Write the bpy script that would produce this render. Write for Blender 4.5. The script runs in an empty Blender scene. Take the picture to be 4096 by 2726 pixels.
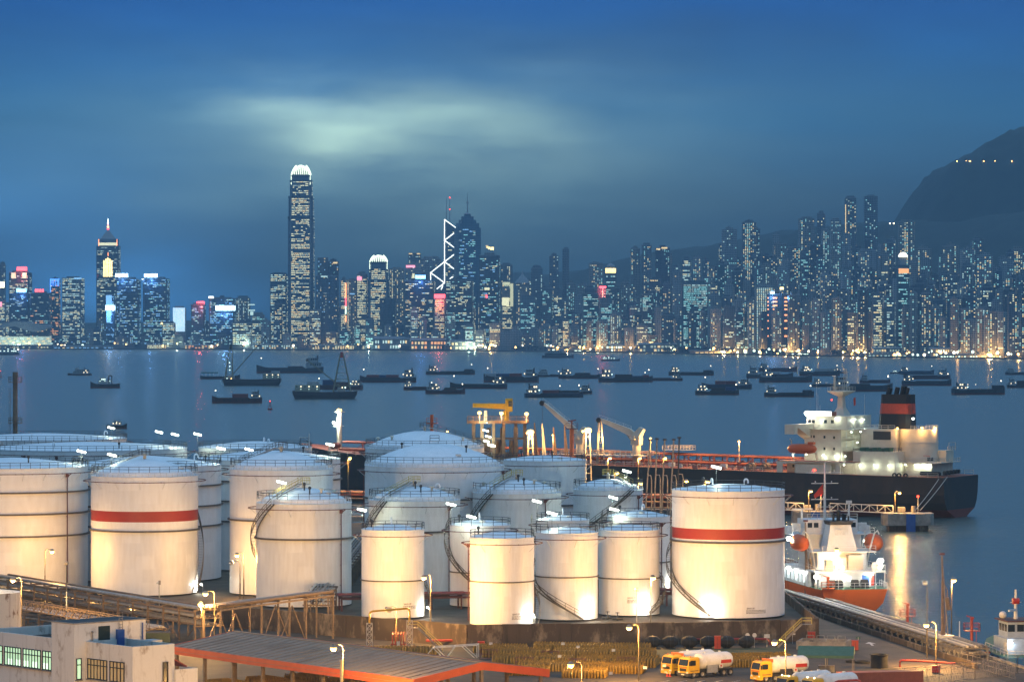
import bpy, math, random
from math import sin, cos, pi, radians, sqrt, atan2, hypot
from mathutils import Vector, Matrix
random.seed(7)
S = bpy.context.scene
COL = S.collection
# ------------------------------------------------------------------ camera
CAMH, FPX, CX, HY = 54.0, 14000.0, 2048.0, 1301.0      # eye height, focal length in photo pixels, centre column, horizon row
cam_d = bpy.data.cameras.new('camera'); cam = bpy.data.objects.new('camera', cam_d); COL.objects.link(cam)
cam.location = (0, 0, CAMH); cam.rotation_euler = (pi/2, 0, 0)
cam_d.sensor_width = 36; cam_d.lens = 36*FPX/4096; cam_d.shift_y = -(1363-HY)/4096
cam_d.clip_start = 1; cam_d.clip_end = 40000
S.camera = cam
# ------------------------------------------------------------------ sky
W = bpy.data.worlds.new('World'); S.world = W; W.use_nodes = True
nt = W.node_tree; N = nt.nodes; LK = nt.links
for n in list(N): N.remove(n)
def nd(t, **k):
    n = N.new(t)
    for a, b in k.items(): setattr(n, a, b)
    return n
def mth(op, a, b=None, c=None, clamp=False):
    n = N.new('ShaderNodeMath'); n.operation = op; n.use_clamp = clamp
    for i, x in enumerate((a, b, c)):
        if x is None: continue
        if isinstance(x, (int, float)): n.inputs[i].default_value = x
        else: LK.new(x, n.inputs[i])
    return n.outputs[0]
tc = nd('ShaderNodeTexCoord'); sx = nd('ShaderNodeSeparateXYZ'); LK.new(tc.outputs['Generated'], sx.inputs[0])
vx, vz = sx.outputs[0], sx.outputs[2]
ramp = nd('ShaderNodeValToRGB'); cr = ramp.color_ramp
SKY = [(0.0, (.009, .038, .074)), (.022, (.010, .048, .094)), (.036, (.013, .076, .150)), (.060, (.015, .142, .318)), (.095, (.002, .098, .410)),
       (.16, (.045, .165, .360)), (.40, (.210, .390, .590)), (1.0, (.380, .690, 1.12))]
cr.elements[0].position, cr.elements[0].color = SKY[0][0], (*SKY[0][1], 1)
cr.elements[1].position, cr.elements[1].color = 1.0, (*SKY[-1][1], 1)
for p, c in SKY[1:-1]:
    e = cr.elements.new(p); e.color = (*c, 1)
LK.new(mth('MAXIMUM', vz, 0.0), ramp.inputs[0])
# rolling overcast: stretched noise in the viewing direction
cmb = nd('ShaderNodeCombineXYZ'); LK.new(mth('MULTIPLY', vx, 7.0), cmb.inputs[0]); LK.new(mth('MULTIPLY', vz, 30.0), cmb.inputs[2]); LK.new(sx.outputs[1], cmb.inputs[1])
nz = nd('ShaderNodeTexNoise'); nz.inputs['Scale'].default_value = 1.0; nz.inputs['Detail'].default_value = 4.0; nz.inputs['Roughness'].default_value = .5; nz.inputs['Distortion'].default_value = .4
LK.new(cmb.outputs[0], nz.inputs['Vector'])
clo = mth('MULTIPLY_ADD', nz.outputs[0], 1.5, .28)
nz3 = nd('ShaderNodeTexNoise'); nz3.inputs['Scale'].default_value = 2.1; nz3.inputs['Detail'].default_value = 6.0; nz3.inputs['Roughness'].default_value = .55; LK.new(cmb.outputs[0], nz3.inputs['Vector'])
wx = mth('MULTIPLY_ADD', mth('SUBTRACT', nz.outputs[0], .5), .06, vx); wz = mth('MULTIPLY_ADD', mth('SUBTRACT', nz3.outputs[0], .5), .020, vz)
# the low cloud lit by the city below it
def blob(x0, z0, ax, az):
    a = mth('DIVIDE', mth('SUBTRACT', wx, x0), ax); b = mth('DIVIDE', mth('SUBTRACT', wz, z0), az)
    a = mth('ADD', mth('MULTIPLY', a, a), mth('MULTIPLY', b, b))
    return mth('MULTIPLY', mth('POWER', 2.718, mth('MULTIPLY', a, -1.0)), mth('GREATER_THAN', sx.outputs[1], 0.0))
def colmul(col, f, mode='MULTIPLY'):
    m = nd('ShaderNodeMix', data_type='RGBA', blend_type=mode); m.inputs[0].default_value = 1.0
    LK.new(col, m.inputs[6])
    if isinstance(f, tuple): m.inputs[7].default_value = (*f, 1)
    else: LK.new(f, m.inputs[7])
    return m.outputs[2]
def tint(f, c):
    m = nd('ShaderNodeMix', data_type='RGBA', blend_type='MIX'); LK.new(f, m.inputs[0])
    m.inputs[6].default_value = (0, 0, 0, 1); m.inputs[7].default_value = (*c, 1); return m.outputs[2]
sky_c = colmul(ramp.outputs[0], mth('MULTIPLY', clo, mth('MULTIPLY_ADD', blob(.11, .032, .085, .030), -.48, 1.0)))
nz2 = nd('ShaderNodeTexNoise'); nz2.inputs['Scale'].default_value = 3.2; nz2.inputs['Detail'].default_value = 5.0; nz2.inputs['Roughness'].default_value = .5; LK.new(cmb.outputs[0], nz2.inputs['Vector'])
core = mth('ADD', mth('ADD', mth('MULTIPLY', blob(-.056, .0600, .021, .0075), .48), mth('MULTIPLY', blob(-.050, .0520, .013, .0055), .40)), mth('MULTIPLY', blob(-.026, .0545, .045, .0110), .42))
glow = mth('MULTIPLY', core, mth('MULTIPLY_ADD', nz2.outputs[0], 1.9, -.08), clamp=True)
sky_c = colmul(sky_c, tint(glow, (.66, .86, .52)), 'ADD')
wide = mth('MULTIPLY', blob(-.030, .050, .105, .024), mth('MULTIPLY_ADD', nz2.outputs[0], 1.2, .3), clamp=True)
sky_c = colmul(sky_c, tint(wide, (.150, .235, .195)), 'ADD')
haz_l = mth('MULTIPLY', mth('ADD', mth('MULTIPLY', blob(-.15, .034, .06, .016), .6), mth('MULTIPLY', blob(-.112, .009, .034, .012), .9)), 1.0, clamp=True)
sky_c = colmul(sky_c, tint(haz_l, (.05, .24, .60)), 'ADD')
nish = nd('ShaderNodeTexSky', sky_type='NISHITA'); nish.sun_disc = False
nish.sun_elevation = radians(-3); nish.sun_rotation = radians(60)
sky_c = colmul(sky_c, colmul(nish.outputs[0], (.05, .05, .05)), 'ADD')
bg = nd('ShaderNodeBackground'); LK.new(sky_c, bg.inputs[0]); bg.inputs[1].default_value = 1.0
wo = nd('ShaderNodeOutputWorld'); LK.new(bg.outputs[0], wo.inputs[0])
# the last of the daylight through the overcast: one weak, very soft sun
sun = bpy.data.lights.new('sun', 'SUN'); sun.energy = .10; sun.angle = radians(40); sun.color = (.62, .80, 1.0)
suno = bpy.data.objects.new('sun', sun); COL.objects.link(suno); suno.rotation_euler = (radians(38), 0, radians(60))
S.view_settings.view_transform = 'Standard'; S.view_settings.look = 'None'; S.view_settings.gamma = 1; S.view_settings.exposure = 0.0
C = S.cycles
S.render.engine = 'CYCLES'
C.use_denoising = True
C.max_bounces = 5; C.diffuse_bounces = 2; C.glossy_bounces = 3; C.transmission_bounces = 3; C.volume_bounces = 0; C.transparent_max_bounces = 8
C.sample_clamp_indirect = 2.5; C.caustics_reflective = False; C.caustics_refractive = False
# ------------------------------------------------------------------ helpers
def gx(px, Y): return (px-CX)*Y/FPX
def gz(py, Y): return CAMH-(py-HY)*Y/FPX
def at(px, py, Y): return Vector((gx(px, Y), Y, gz(py, Y)))
def yg(py, z): return (CAMH-z)*FPX/(py-HY)
def onz(px, py, z):
    Y = yg(py, z); return Vector((gx(px, Y), Y, z))
class MB:
    def __init__(s): s.v = []; s.f = []; s.m = []; s.k = 0
    def add(s, vs, fs):
        o = len(s.v); s.v += [tuple(p) for p in vs]
        for f in fs: s.f.append(tuple(i+o for i in f)); s.m.append(s.k)
        return s
    def box(s, x0, x1, y0, y1, z0, z1):
        return s.add([(x0,y0,z0),(x1,y0,z0),(x1,y1,z0),(x0,y1,z0),(x0,y0,z1),(x1,y0,z1),(x1,y1,z1),(x0,y1,z1)],
                     [(3,2,1,0),(4,5,6,7),(0,1,5,4),(1,2,6,5),(2,3,7,6),(3,0,4,7)])
    def hexa(s, b, t):                          # two quads, bottom and top, same winding (counter-clockwise from above)
        return s.add(list(b)+list(t), [(3,2,1,0),(4,5,6,7),(0,1,5,4),(1,2,6,5),(2,3,7,6),(3,0,4,7)])
    def prism(s, poly, z0, z1):
        n = len(poly)
        return s.add([(x,y,z0) for x,y in poly]+[(x,y,z1) for x,y in poly],
                     [tuple(range(n-1,-1,-1)), tuple(range(n,2*n))]+[(i,(i+1)%n,n+(i+1)%n,n+i) for i in range(n)])
    def loft(s, rings, cap=True):               # rings of equal length
        n = len(rings[0]); vs = [p for r in rings for p in r]; fs = []
        for k in range(len(rings)-1):
            for i in range(n): fs.append((k*n+i, k*n+(i+1)%n, (k+1)*n+(i+1)%n, (k+1)*n+i))
        if cap: fs += [tuple(range(n-1,-1,-1)), tuple(range((len(rings)-1)*n, len(rings)*n))]
        return s.add(vs, fs)
    def bar(s, p, q, w, h=None):
        p = Vector(p); q = Vector(q); d = (q-p)
        if d.length < 1e-6: return s
        d.normalize(); a = d.cross(Vector((0,0,1)))
        if a.length < 1e-4: a = Vector((1,0,0))
        a.normalize(); b = a.cross(d); h = h or w
        c = [a*w/2*i+b*h/2*j for i,j in ((-1,-1),(1,-1),(1,1),(-1,1))]
        return s.add([p+x for x in c]+[q+x for x in c], [(3,2,1,0),(4,5,6,7),(0,1,5,4),(1,2,6,5),(2,3,7,6),(3,0,4,7)])
    def cyl(s, p, q, r, r2=None, n=8, cap=True):
        p = Vector(p); q = Vector(q); d = (q-p).normalized(); a = d.cross(Vector((0,0,1)))
        if a.length < 1e-4: a = Vector((1,0,0))
        a.normalize(); b = d.cross(a); r2 = r if r2 is None else r2
        R = [[pp+(a*cos(2*pi*i/n)+b*sin(2*pi*i/n))*rr for i in range(n)] for pp, rr in ((p,r),(q,r2))]
        return s.loft(R, cap)
    def path(s, pts, r, n=6):
        pts = [Vector(p) for p in pts]; R = []
        for i, p in enumerate(pts):
            d = (pts[min(i+1,len(pts)-1)]-pts[max(i-1,0)]).normalized()
            a = d.cross(Vector((0,0,1)))
            if a.length < 1e-3: a = Vector((1,0,0)) if not R else pa
            a.normalize(); pa = a; b = d.cross(a)
            R.append([p+(a*cos(2*pi*k/n)+b*sin(2*pi*k/n))*r for k in range(n)])
        return s.loft(R)
    def lathe(s, prof, n=32, c=(0,0), a0=0., a1=2*pi, closed=False):
        full = abs(a1-a0-2*pi) < 1e-6; m = n if full else n+1; P = len(prof)
        vs = [(c[0]+r*cos(a0+(a1-a0)*i/n), c[1]+r*sin(a0+(a1-a0)*i/n), z) for i in range(m) for r, z in prof]; fs = []
        for i in range(n):
            j = (i+1) % m
            for k in range(P if closed else P-1): fs.append((i*P+k, j*P+k, j*P+(k+1)%P, i*P+(k+1)%P))
        if closed and not full: fs += [tuple(range(P)), tuple(range((m-1)*P+P-1, (m-1)*P-1, -1))]
        return s.add(vs, fs)
    def ring(s, R, z, w, h, n=48, a0=0., a1=2*pi, c=(0,0)):
        return s.lathe([(R,z-h/2),(R+w,z-h/2),(R+w,z+h/2),(R,z+h/2)], n, c, a0, a1, True)
    def ball(s, c, r, n=10, m=6, sz=1.0):
        return s.lathe([(max(r*sin(pi*k/m),1e-4), c[2]-r*sz*cos(pi*k/m)) for k in range(m+1)], n, (c[0],c[1]))
    def quad(s, a, b, c, d): return s.add([a,b,c,d], [(0,1,2,3)])
    def mesh(s, name, mats, smooth=False):
        me = bpy.data.meshes.new(name); me.from_pydata(s.v, [], s.f); mats = mats if isinstance(mats, (list, tuple)) else [mats]
        for m in mats: me.materials.append(M[m])
        if len(mats) > 1: me.polygons.foreach_set('material_index', s.m)
        if smooth:
            me.polygons.foreach_set('use_smooth', [True]*len(me.polygons)); me.set_sharp_from_angle(angle=radians(smooth if smooth > 1 else 40))
        me.update(); return me
    def build(s, name, mats, parent=None, smooth=False, loc=None, rz=0.0):
        o = bpy.data.objects.new(name, s.mesh(name, mats, smooth)); COL.objects.link(o)
        if parent: o.parent = parent
        if loc is not None: o.location = loc
        if rz: o.rotation_euler = (0,0,rz)
        return o
def tag(o, label=None, cat=None, group=None, kind=None):
    for k, v in (('label',label),('category',cat),('group',group),('kind',kind)):
        if v: o[k] = v
    return o
def thing(name, label, cat, loc=(0,0,0), rz=0., group=None):
    o = bpy.data.objects.new(name, None); COL.objects.link(o); o.location = loc; o.rotation_euler = (0,0,rz); o.empty_display_size = .5
    return tag(o, label, cat, group)
def stuff(o): o['kind'] = 'stuff'; return o
def structure(o): o['kind'] = 'structure'; return o
def copy_tree(o, parent=None):
    c = o.copy(); COL.objects.link(c)
    if parent: c.parent = parent
    for ch in list(o.children): copy_tree(ch, c)
    return c
def lamp(parent, loc, watts, color, radius=.25, spot=None, rot=None):
    d = bpy.data.lights.new('bulb_light', 'SPOT' if spot else 'POINT'); d.energy = watts; d.color = color; d.shadow_soft_size = radius
    if spot: d.spot_size = radians(spot); d.spot_blend = .8
    o = bpy.data.objects.new('bulb_light', d); COL.objects.link(o); o.location = loc
    if rot: o.rotation_euler = rot
    if parent: o.parent = parent
    return o
def text(body, size, mat, parent, loc, rot=(pi/2,0,0), name='lettering', align='LEFT', depth=.01):
    cu = bpy.data.curves.new(name, 'FONT'); cu.body = body; cu.size = size; cu.align_x = align; cu.extrude = depth; cu.resolution_u = 2
    tmp = bpy.data.objects.new(name, cu); COL.objects.link(tmp); dg = bpy.context.evaluated_depsgraph_get(); dg.update()
    me = bpy.data.meshes.new_from_object(tmp.evaluated_get(dg)); bpy.data.objects.remove(tmp); bpy.data.curves.remove(cu)
    me.materials.clear(); me.materials.append(M[mat]); o = bpy.data.objects.new(name, me); COL.objects.link(o); o.location = loc; o.rotation_euler = rot
    if parent: o.parent = parent
    return o
# ------------------------------------------------------------------ materials
M = {}
def mat(name):
    m = bpy.data.materials.new(name); m.use_nodes = True; M[name] = m
    return m, m.node_tree.nodes, m.node_tree.links, m.node_tree.nodes['Principled BSDF']
def pbr(name, c, rough=.6, metal=0., c2=None, scale=1.5, amt=.5, bump=0., stretch=(1,1,1), spec=.4):
    m, n, l, b = mat(name); b.inputs['Roughness'].default_value = rough; b.inputs['Metallic'].default_value = metal
    b.inputs['Specular IOR Level'].default_value = spec
    c2 = c2 or tuple(x*.72 for x in c)
    t = n.new('ShaderNodeTexCoord'); mp = n.new('ShaderNodeMapping'); mp.inputs['Scale'].default_value = stretch
    l.new(t.outputs['Object'], mp.inputs[0])
    z = n.new('ShaderNodeTexNoise'); z.inputs['Scale'].default_value = scale; z.inputs['Detail'].default_value = 6; z.inputs['Roughness'].default_value = .62
    l.new(mp.outputs[0], z.inputs['Vector'])
    r = n.new('ShaderNodeValToRGB'); r.color_ramp.elements[0].position = .5-.25*(1.01-amt)-.08; r.color_ramp.elements[1].position = .5+.25*(1.01-amt)+.12
    r.color_ramp.elements[0].color = (*c2, 1); r.color_ramp.elements[1].color = (*c, 1)
    l.new(z.outputs[0], r.inputs[0]); l.new(r.outputs[0], b.inputs['Base Color'])
    mr = n.new('ShaderNodeMapRange'); mr.inputs[3].default_value = min(rough+.12, 1); mr.inputs[4].default_value = max(rough-.12, .05)
    l.new(z.outputs[0], mr.inputs[0]); l.new(mr.outputs[0], b.inputs['Roughness'])
    if bump:
        bp = n.new('ShaderNodeBump'); bp.inputs['Strength'].default_value = bump; bp.inputs['Distance'].default_value = .1
        l.new(z.outputs[0], bp.inputs['Height']); l.new(bp.outputs[0], b.inputs['Normal'])
    return m
def em(name, c, s, sample=False):
    m, n, l, b = mat(name); b.inputs['Base Color'].default_value = (*[min(x,.8) for x in c], 1); b.inputs['Emission Color'].default_value = (*c, 1)
    b.inputs['Emission Strength'].default_value = s
    m.cycles.emission_sampling = 'AUTO' if sample else 'NONE'
    return m
def tank_paint(name, c, dirt, dirt_amt):
    m, n, l, b = mat(name); b.inputs['Roughness'].default_value = .42; b.inputs['Specular IOR Level'].default_value = .35
    t = n.new('ShaderNodeTexCoord'); s = n.new('ShaderNodeSeparateXYZ'); l.new(t.outputs['Object'], s.inputs[0])
    def mt(op, a, bb=None, cc=None):
        q = n.new('ShaderNodeMath'); q.operation = op
        for i, x in enumerate((a, bb, cc)):
            if x is None: continue
            if isinstance(x, (int, float)): q.inputs[i].default_value = x
            else: l.new(x, q.inputs[i])
        return q.outputs[0]
    ang = mt('ARCTAN2', s.outputs[1], s.outputs[0])
    # plate courses: every 2.4 m a ring of plates, each plate a slightly different white
    course = mt('FLOOR', mt('DIVIDE', s.outputs[2], 2.4)); plate = mt('FLOOR', mt('ADD', mt('MULTIPLY', ang, 2.9), mt('MULTIPLY', course, .37)))
    cv = n.new('ShaderNodeCombineXYZ'); l.new(course, cv.inputs[0]); l.new(plate, cv.inputs[1])
    wn = n.new('ShaderNodeTexWhiteNoise'); wn.noise_dimensions = '2D'; l.new(cv.outputs[0], wn.inputs['Vector'])
    # vertical run-down streaks
    sv = n.new('ShaderNodeCombineXYZ'); l.new(mt('MULTIPLY', ang, 9.0), sv.inputs[0]); l.new(mt('MULTIPLY', s.outputs[2], .16), sv.inputs[1])
    ns = n.new('ShaderNodeTexNoise'); ns.inputs['Scale'].default_value = 1.6; ns.inputs['Detail'].default_value = 5; l.new(sv.outputs[0], ns.inputs['Vector'])
    rp = n.new('ShaderNodeValToRGB'); rp.color_ramp.elements[0].position = .30; rp.color_ramp.elements[1].position = .62
    rp.color_ramp.elements[0].color = (1,1,1,1); rp.color_ramp.elements[1].color = (0,0,0,1); l.new(ns.outputs[0], rp.inputs[0])
    k = mt('MULTIPLY', rp.outputs[0], dirt_amt)
    mx = n.new('ShaderNodeMix'); mx.data_type = 'RGBA'; l.new(k, mx.inputs[0]); mx.inputs[6].default_value = (*c, 1); mx.inputs[7].default_value = (*dirt, 1)
    pv = mt('MULTIPLY_ADD', wn.outputs[0], .085, .93)
    m2 = n.new('ShaderNodeMix'); m2.data_type = 'RGBA'; m2.blend_type = 'MULTIPLY'; m2.inputs[0].default_value = 1; l.new(mx.outputs[2], m2.inputs[6]); l.new(pv, m2.inputs[7])
    l.new(m2.outputs[2], b.inputs['Base Color'])
    # weld seams as fine relief
    fr = mt('FRACT', mt('DIVIDE', s.outputs[2], 2.4)); h = mt('LESS_THAN', fr, .02)
    fa = mt('FRACT', mt('ADD', mt('MULTIPLY', ang, 2.9), mt('MULTIPLY', course, .37))); h2 = mt('LESS_THAN', fa, .012)
    big = n.new('ShaderNodeTexNoise'); big.inputs['Scale'].default_value = .35; l.new(t.outputs['Object'], big.inputs['Vector'])
    hh = mt('ADD', mt('MULTIPLY', mt('MAXIMUM', h, h2), .25), big.outputs[0])
    bp = n.new('ShaderNodeBump'); bp.inputs['Strength'].default_value = .22; bp.inputs['Distance'].default_value = .12; l.new(hh, bp.inputs['Height']); l.new(bp.outputs[0], b.inputs['Normal'])
def stained(name, c, stain, dark, lo=.50, hi=.66, sc=.5, st=(1,1,.45), drip=.5):
    # plain wall colour, patchy stains with their own outline and thin run-down drips
    m, n, l, b = mat(name); b.inputs['Roughness'].default_value = .88; b.inputs['Specular IOR Level'].default_value = .25
    t = n.new('ShaderNodeTexCoord')
    def noise(scale, stretch, detail, lo, hi):
        mp = n.new('ShaderNodeMapping'); mp.inputs['Scale'].default_value = stretch; l.new(t.outputs['Object'], mp.inputs[0])
        z = n.new('ShaderNodeTexNoise'); z.inputs['Scale'].default_value = scale; z.inputs['Detail'].default_value = detail; z.inputs['Roughness'].default_value = .65; l.new(mp.outputs[0], z.inputs['Vector'])
        r = n.new('ShaderNodeMapRange'); l.new(z.outputs[0], r.inputs[0]); r.inputs[1].default_value = lo; r.inputs[2].default_value = hi; return r.outputs[0], z.outputs[0]
    a, za = noise(sc, st, 8, lo, hi); d, zd = noise(sc*2.2, (1,1,.10), 5, .54, .70); g, zg = noise(sc*6, (1,1,1), 4, .3, .7)
    def mix(f, k, c1, c2):
        x = n.new('ShaderNodeMix'); x.data_type = 'RGBA'; q = n.new('ShaderNodeMath'); q.operation = 'MULTIPLY'; l.new(f, q.inputs[0]); q.inputs[1].default_value = k; l.new(q.outputs[0], x.inputs[0])
        if isinstance(c1, tuple): x.inputs[6].default_value = (*c1, 1)
        else: l.new(c1, x.inputs[6])
        x.inputs[7].default_value = (*c2, 1); return x.outputs[2]
    o = mix(a, .85, c, stain); o = mix(d, drip, o, dark); o = mix(g, .10, o, dark); l.new(o, b.inputs['Base Color'])
    bp = n.new('ShaderNodeBump'); bp.inputs['Strength'].default_value = .2; bp.inputs['Distance'].default_value = .05; l.new(zg, bp.inputs['Height']); l.new(bp.outputs[0], b.inputs['Normal'])
stained('bund', (.085,.062,.045), (.27,.21,.145), (.035,.027,.020), .52, .64, .38, (1,1,.55), .65)
stained('hull_black', (.027,.025,.027), (.060,.042,.032), (.050,.034,.026), .50, .70, .16, (1,1,.6), .5)
stained('hull_orange', (.62,.115,.018), (.50,.085,.02), (.30,.07,.03), .50, .72, .30, (1,1,.5), .45)
stained('canopy_grey', (.20,.165,.135), (.135,.11,.09), (.085,.07,.06), .52, .66, .30, (1,.35,1), .30)
stained('plaster', (.68,.64,.57), (.33,.26,.19), (.30,.24,.18), .56, .66, .55, (1,1,.6), .35)
M['hull_black'].node_tree.nodes['Principled BSDF'].inputs['Roughness'].default_value = 0.5
M['hull_orange'].node_tree.nodes['Principled BSDF'].inputs['Roughness'].default_value = 0.55
tank_paint('tank_white', (.80,.79,.77), (.56,.51,.45), .25)
tank_paint('tank_worn', (.77,.755,.72), (.52,.47,.40), .30)
pbr('roof_white', (.80,.82,.84), .5, c2=(.66,.69,.71), scale=.5, bump=.05)
pbr('band_red', (.37,.034,.018), .5, c2=(.29,.028,.016), scale=.4)
pbr('girder', (.16,.13,.11), .7, c2=(.07,.06,.055), scale=2.0)
pbr('rail_dark', (.055,.06,.065), .6)
pbr('rail_white', (.66,.68,.66), .6, c2=(.48,.46,.42))
pbr('rail_yellow', (.58,.47,.12), .6)
pbr('rust_pipe', (.16,.045,.035), .65, c2=(.09,.035,.03), scale=1.2)
pbr('red_pipe', (.30,.035,.02), .5, c2=(.2,.03,.02))
pbr('grey_pipe', (.36,.34,.31), .45, .3, c2=(.22,.2,.18), scale=.8)
pbr('steel', (.30,.29,.27), .5, .3, c2=(.16,.13,.10), scale=1.2)
pbr('lamp_pole', (.17,.125,.06), .6, c2=(.10,.08,.05))
pbr('galv', (.45,.46,.46), .42, .5, c2=(.30,.30,.30))
pbr('brown_steel', (.21,.15,.10), .7, c2=(.10,.07,.05), scale=1.5)
pbr('concrete', (.34,.31,.27), .9, c2=(.19,.17,.145), scale=.6, amt=.75, bump=.25)
pbr('asphalt', (.058,.046,.036), .85, c2=(.026,.022,.018), scale=.18, amt=.6, bump=.1)
pbr('road', (.115,.088,.062), .85, c2=(.065,.05,.038), scale=.14, amt=.6, bump=.08)
pbr('ground', (.10,.078,.055), .95, c2=(.05,.04,.03), scale=.25, amt=.6, bump=.2)
pbr('grass_ground', (.085,.085,.035), .95, c2=(.05,.05,.02), scale=.5, amt=.6, bump=.2)
pbr('black', (.012,.012,.013), .6)
pbr('dark', (.035,.035,.037), .6)
pbr('rubber', (.022,.021,.020), .8, c2=(.012,.012,.012), bump=.2)
pbr('white', (.72,.72,.70), .45, c2=(.60,.60,.57), scale=.8)
pbr('cream', (.62,.57,.46), .5, c2=(.50,.44,.34), scale=.5)
pbr('yellow', (.56,.33,.016), .4, c2=(.46,.26,.013))
pbr('stair_steel', (.15,.125,.095), .6, c2=(.08,.07,.055))
pbr('red', (.42,.035,.02), .45)
pbr('orange', (.60,.12,.022), .5, c2=(.50,.09,.018))
pbr('blue', (.03,.10,.33), .5)
pbr('green', (.03,.13,.08), .6)
pbr('green_awning', (.045,.11,.08), .7, c2=(.035,.085,.06))
pbr('green_dark', (.014,.030,.024), .6)
pbr('deck_red', (.30,.075,.03), .7, c2=(.18,.05,.03), scale=.7)
pbr('boot_red', (.20,.035,.022), .6)
pbr('rope', (.52,.48,.40), .9)
pbr('glass_dark', (.02,.025,.03), .12, spec=.6)
pbr('canopy_orange', (.47,.072,.014), .6, c2=(.36,.055,.013), scale=.6)
pbr('paint_white', (.70,.70,.68), .7, c2=(.35,.33,.3), scale=2, amt=.5)
pbr('container_rust', (.30,.085,.045), .6, c2=(.22,.06,.035))
pbr('cylinder_yellow', (.36,.21,.016), .5, c2=(.09,.055,.012), scale=2.2, amt=.45)
pbr('cylinder_orange', (.50,.11,.02), .5)
pbr('marking', (.12,.11,.10), .7)
em('sodium', (1.0,.64,.19), 4.2)
em('sodium_far', (1.0,.55,.16), 9.0)
em('fluor', (.88,1.0,.86), 9.0)
em('flood', (1.0,.97,.86), 16.0)
em('lamp_warm', (1.0,.84,.50), 7.0)
em('lamp_red', (1.0,.04,.02), 9.0)
em('lamp_green', (.35,1.0,.80), 5.0)
em('room_green', (.55,.90,.55), .75)
em('room_warm', (1.0,.66,.25), .55)
SOD = (1.0, .53, .15); FLU = (.85, 1.0, .80); FLD = (1.0, .93, .78)
# ------------------------------------------------------------------ sea, hills, air
def sea_material():
    m, n, l, b = mat('sea_water')
    b.inputs['Base Color'].default_value = (.060,.092,.088,1); b.inputs['Roughness'].default_value = .22; b.inputs['IOR'].default_value = 1.33
    b.inputs['Specular IOR Level'].default_value = .5
    g = n.new('ShaderNodeNewGeometry'); hs = []
    for sc, st, am in (((.10,.22,.1), 1.0, 1.0), ((.55,1.1,.5), 1.0, .48), ((.012,.022,.01), 1.0, 2.6)):
        mp = n.new('ShaderNodeMapping'); mp.inputs['Scale'].default_value = sc; mp.inputs['Rotation'].default_value = (0,0,radians(12)); l.new(g.outputs['Position'], mp.inputs[0])
        z = n.new('ShaderNodeTexNoise'); z.inputs['Scale'].default_value = st; z.inputs['Detail'].default_value = 3; l.new(mp.outputs[0], z.inputs['Vector'])
        q = n.new('ShaderNodeMath'); q.operation = 'MULTIPLY'; l.new(z.outputs[0], q.inputs[0]); q.inputs[1].default_value = am; hs.append(q.outputs[0])
    a = n.new('ShaderNodeMath'); l.new(hs[0], a.inputs[0]); l.new(hs[1], a.inputs[1]); a2 = n.new('ShaderNodeMath'); l.new(a.outputs[0], a2.inputs[0]); l.new(hs[2], a2.inputs[1])
    bp = n.new('ShaderNodeBump'); bp.inputs['Strength'].default_value = .75; bp.inputs['Distance'].default_value = 1.0
    l.new(a2.outputs[0], bp.inputs['Height']); l.new(bp.outputs[0], b.inputs['Normal'])
sea_material()
pbr('hillside', (.022,.034,.022), .95, c2=(.010,.017,.012), scale=.02, amt=.6)
pbr('shore_land', (.06,.06,.055), .95, scale=.02)
structure(MB().add([(-4000,300,0),(4000,300,0),(4000,10200,0),(-4000,10200,0)], [(0,1,2,3)]).build('sea', 'sea_water'))
SHORE = [(-900,8400),(0,8042),(700,7800),(1400,7560),(2048,7269),(2600,6800),(3100,6250),(3600,5850),(4096,5559),(4700,5250)]
def ysh(px):
    for (a, ya), (b, yb) in zip(SHORE, SHORE[1:]):
        if px <= b: return ya+(yb-ya)*(px-a)/(b-a)
    return SHORE[-1][1]
def far_land():
    mb = MB(); P = [(gx(p, y), y) for p, y in SHORE]
    n = len(P)
    vs = [(x,y,-.5) for x,y in P]+[(x,y,2.6) for x,y in P]+[(x*1.6,10200,2.6) for x,y in P]
    mb.add(vs, [(i,i+1,n+i+1,n+i) for i in range(n-1)]+[(n+i,n+i+1,2*n+i+1,2*n+i) for i in range(n-1)])
    structure(mb.build('far_shore', 'shore_land'))
far_land()
def fbm(x, y):
    v = 0; a = 1; f = 1
    for k in range(5):
        v += a*sin(x*f*1.3+1.7*k+.6*sin(y*f*.9+k))*cos(y*f*1.1-.8*k+.7*sin(x*f*.7)); a *= .5; f *= 2.1
    return v
def hill(name, x0, x1, y0, y1, hf, nx=70, ny=26):
    vs = []; fs = []
    for j in range(ny+1):
        for i in range(nx+1):
            u = i/nx; v = j/ny; X = x0+(x1-x0)*u; Y = y0+(y1-y0)*v
            vs.append((X, Y, max(hf(X, Y)+(random.uniform(-3.5,3.5) if hf(X, Y) > 12 else 0), -.6)))
    for j in range(ny):
        for i in range(nx): a = j*(nx+1)+i; fs.append((a,a+1,a+nx+2,a+nx+1))
    structure(MB().add(vs, fs).build(name, 'hillside', smooth=120))
def sm(t): t = max(0,min(1,t)); return t*t*(3-2*t)
RIDGE = [(-2400,300),(-1200,330),(-300,330),(100,320),(500,330),(900,300),(1400,330)]
def ridge_h(X, Y):
    px = CX+X*FPX/Y
    h = 62+120*sm((px-1150)/900)+62*sm((px-2200)/900)+40*sm((px-2900)/700)
    base = ysh(px)
    return h*sm((Y-base-380)/1300)*(1+.10*fbm(X/420, Y/500))-2
hill('ridge_hill', -2300, 1900, 6000, 9800, ridge_h, 110, 36)
MPR = [(500,-4),(640,20),(740,120),(800,215),(853,290),(885,338),(938,400),(1010,440),(1097,474),(1250,520),(1500,575),(2300,560)]
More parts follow.
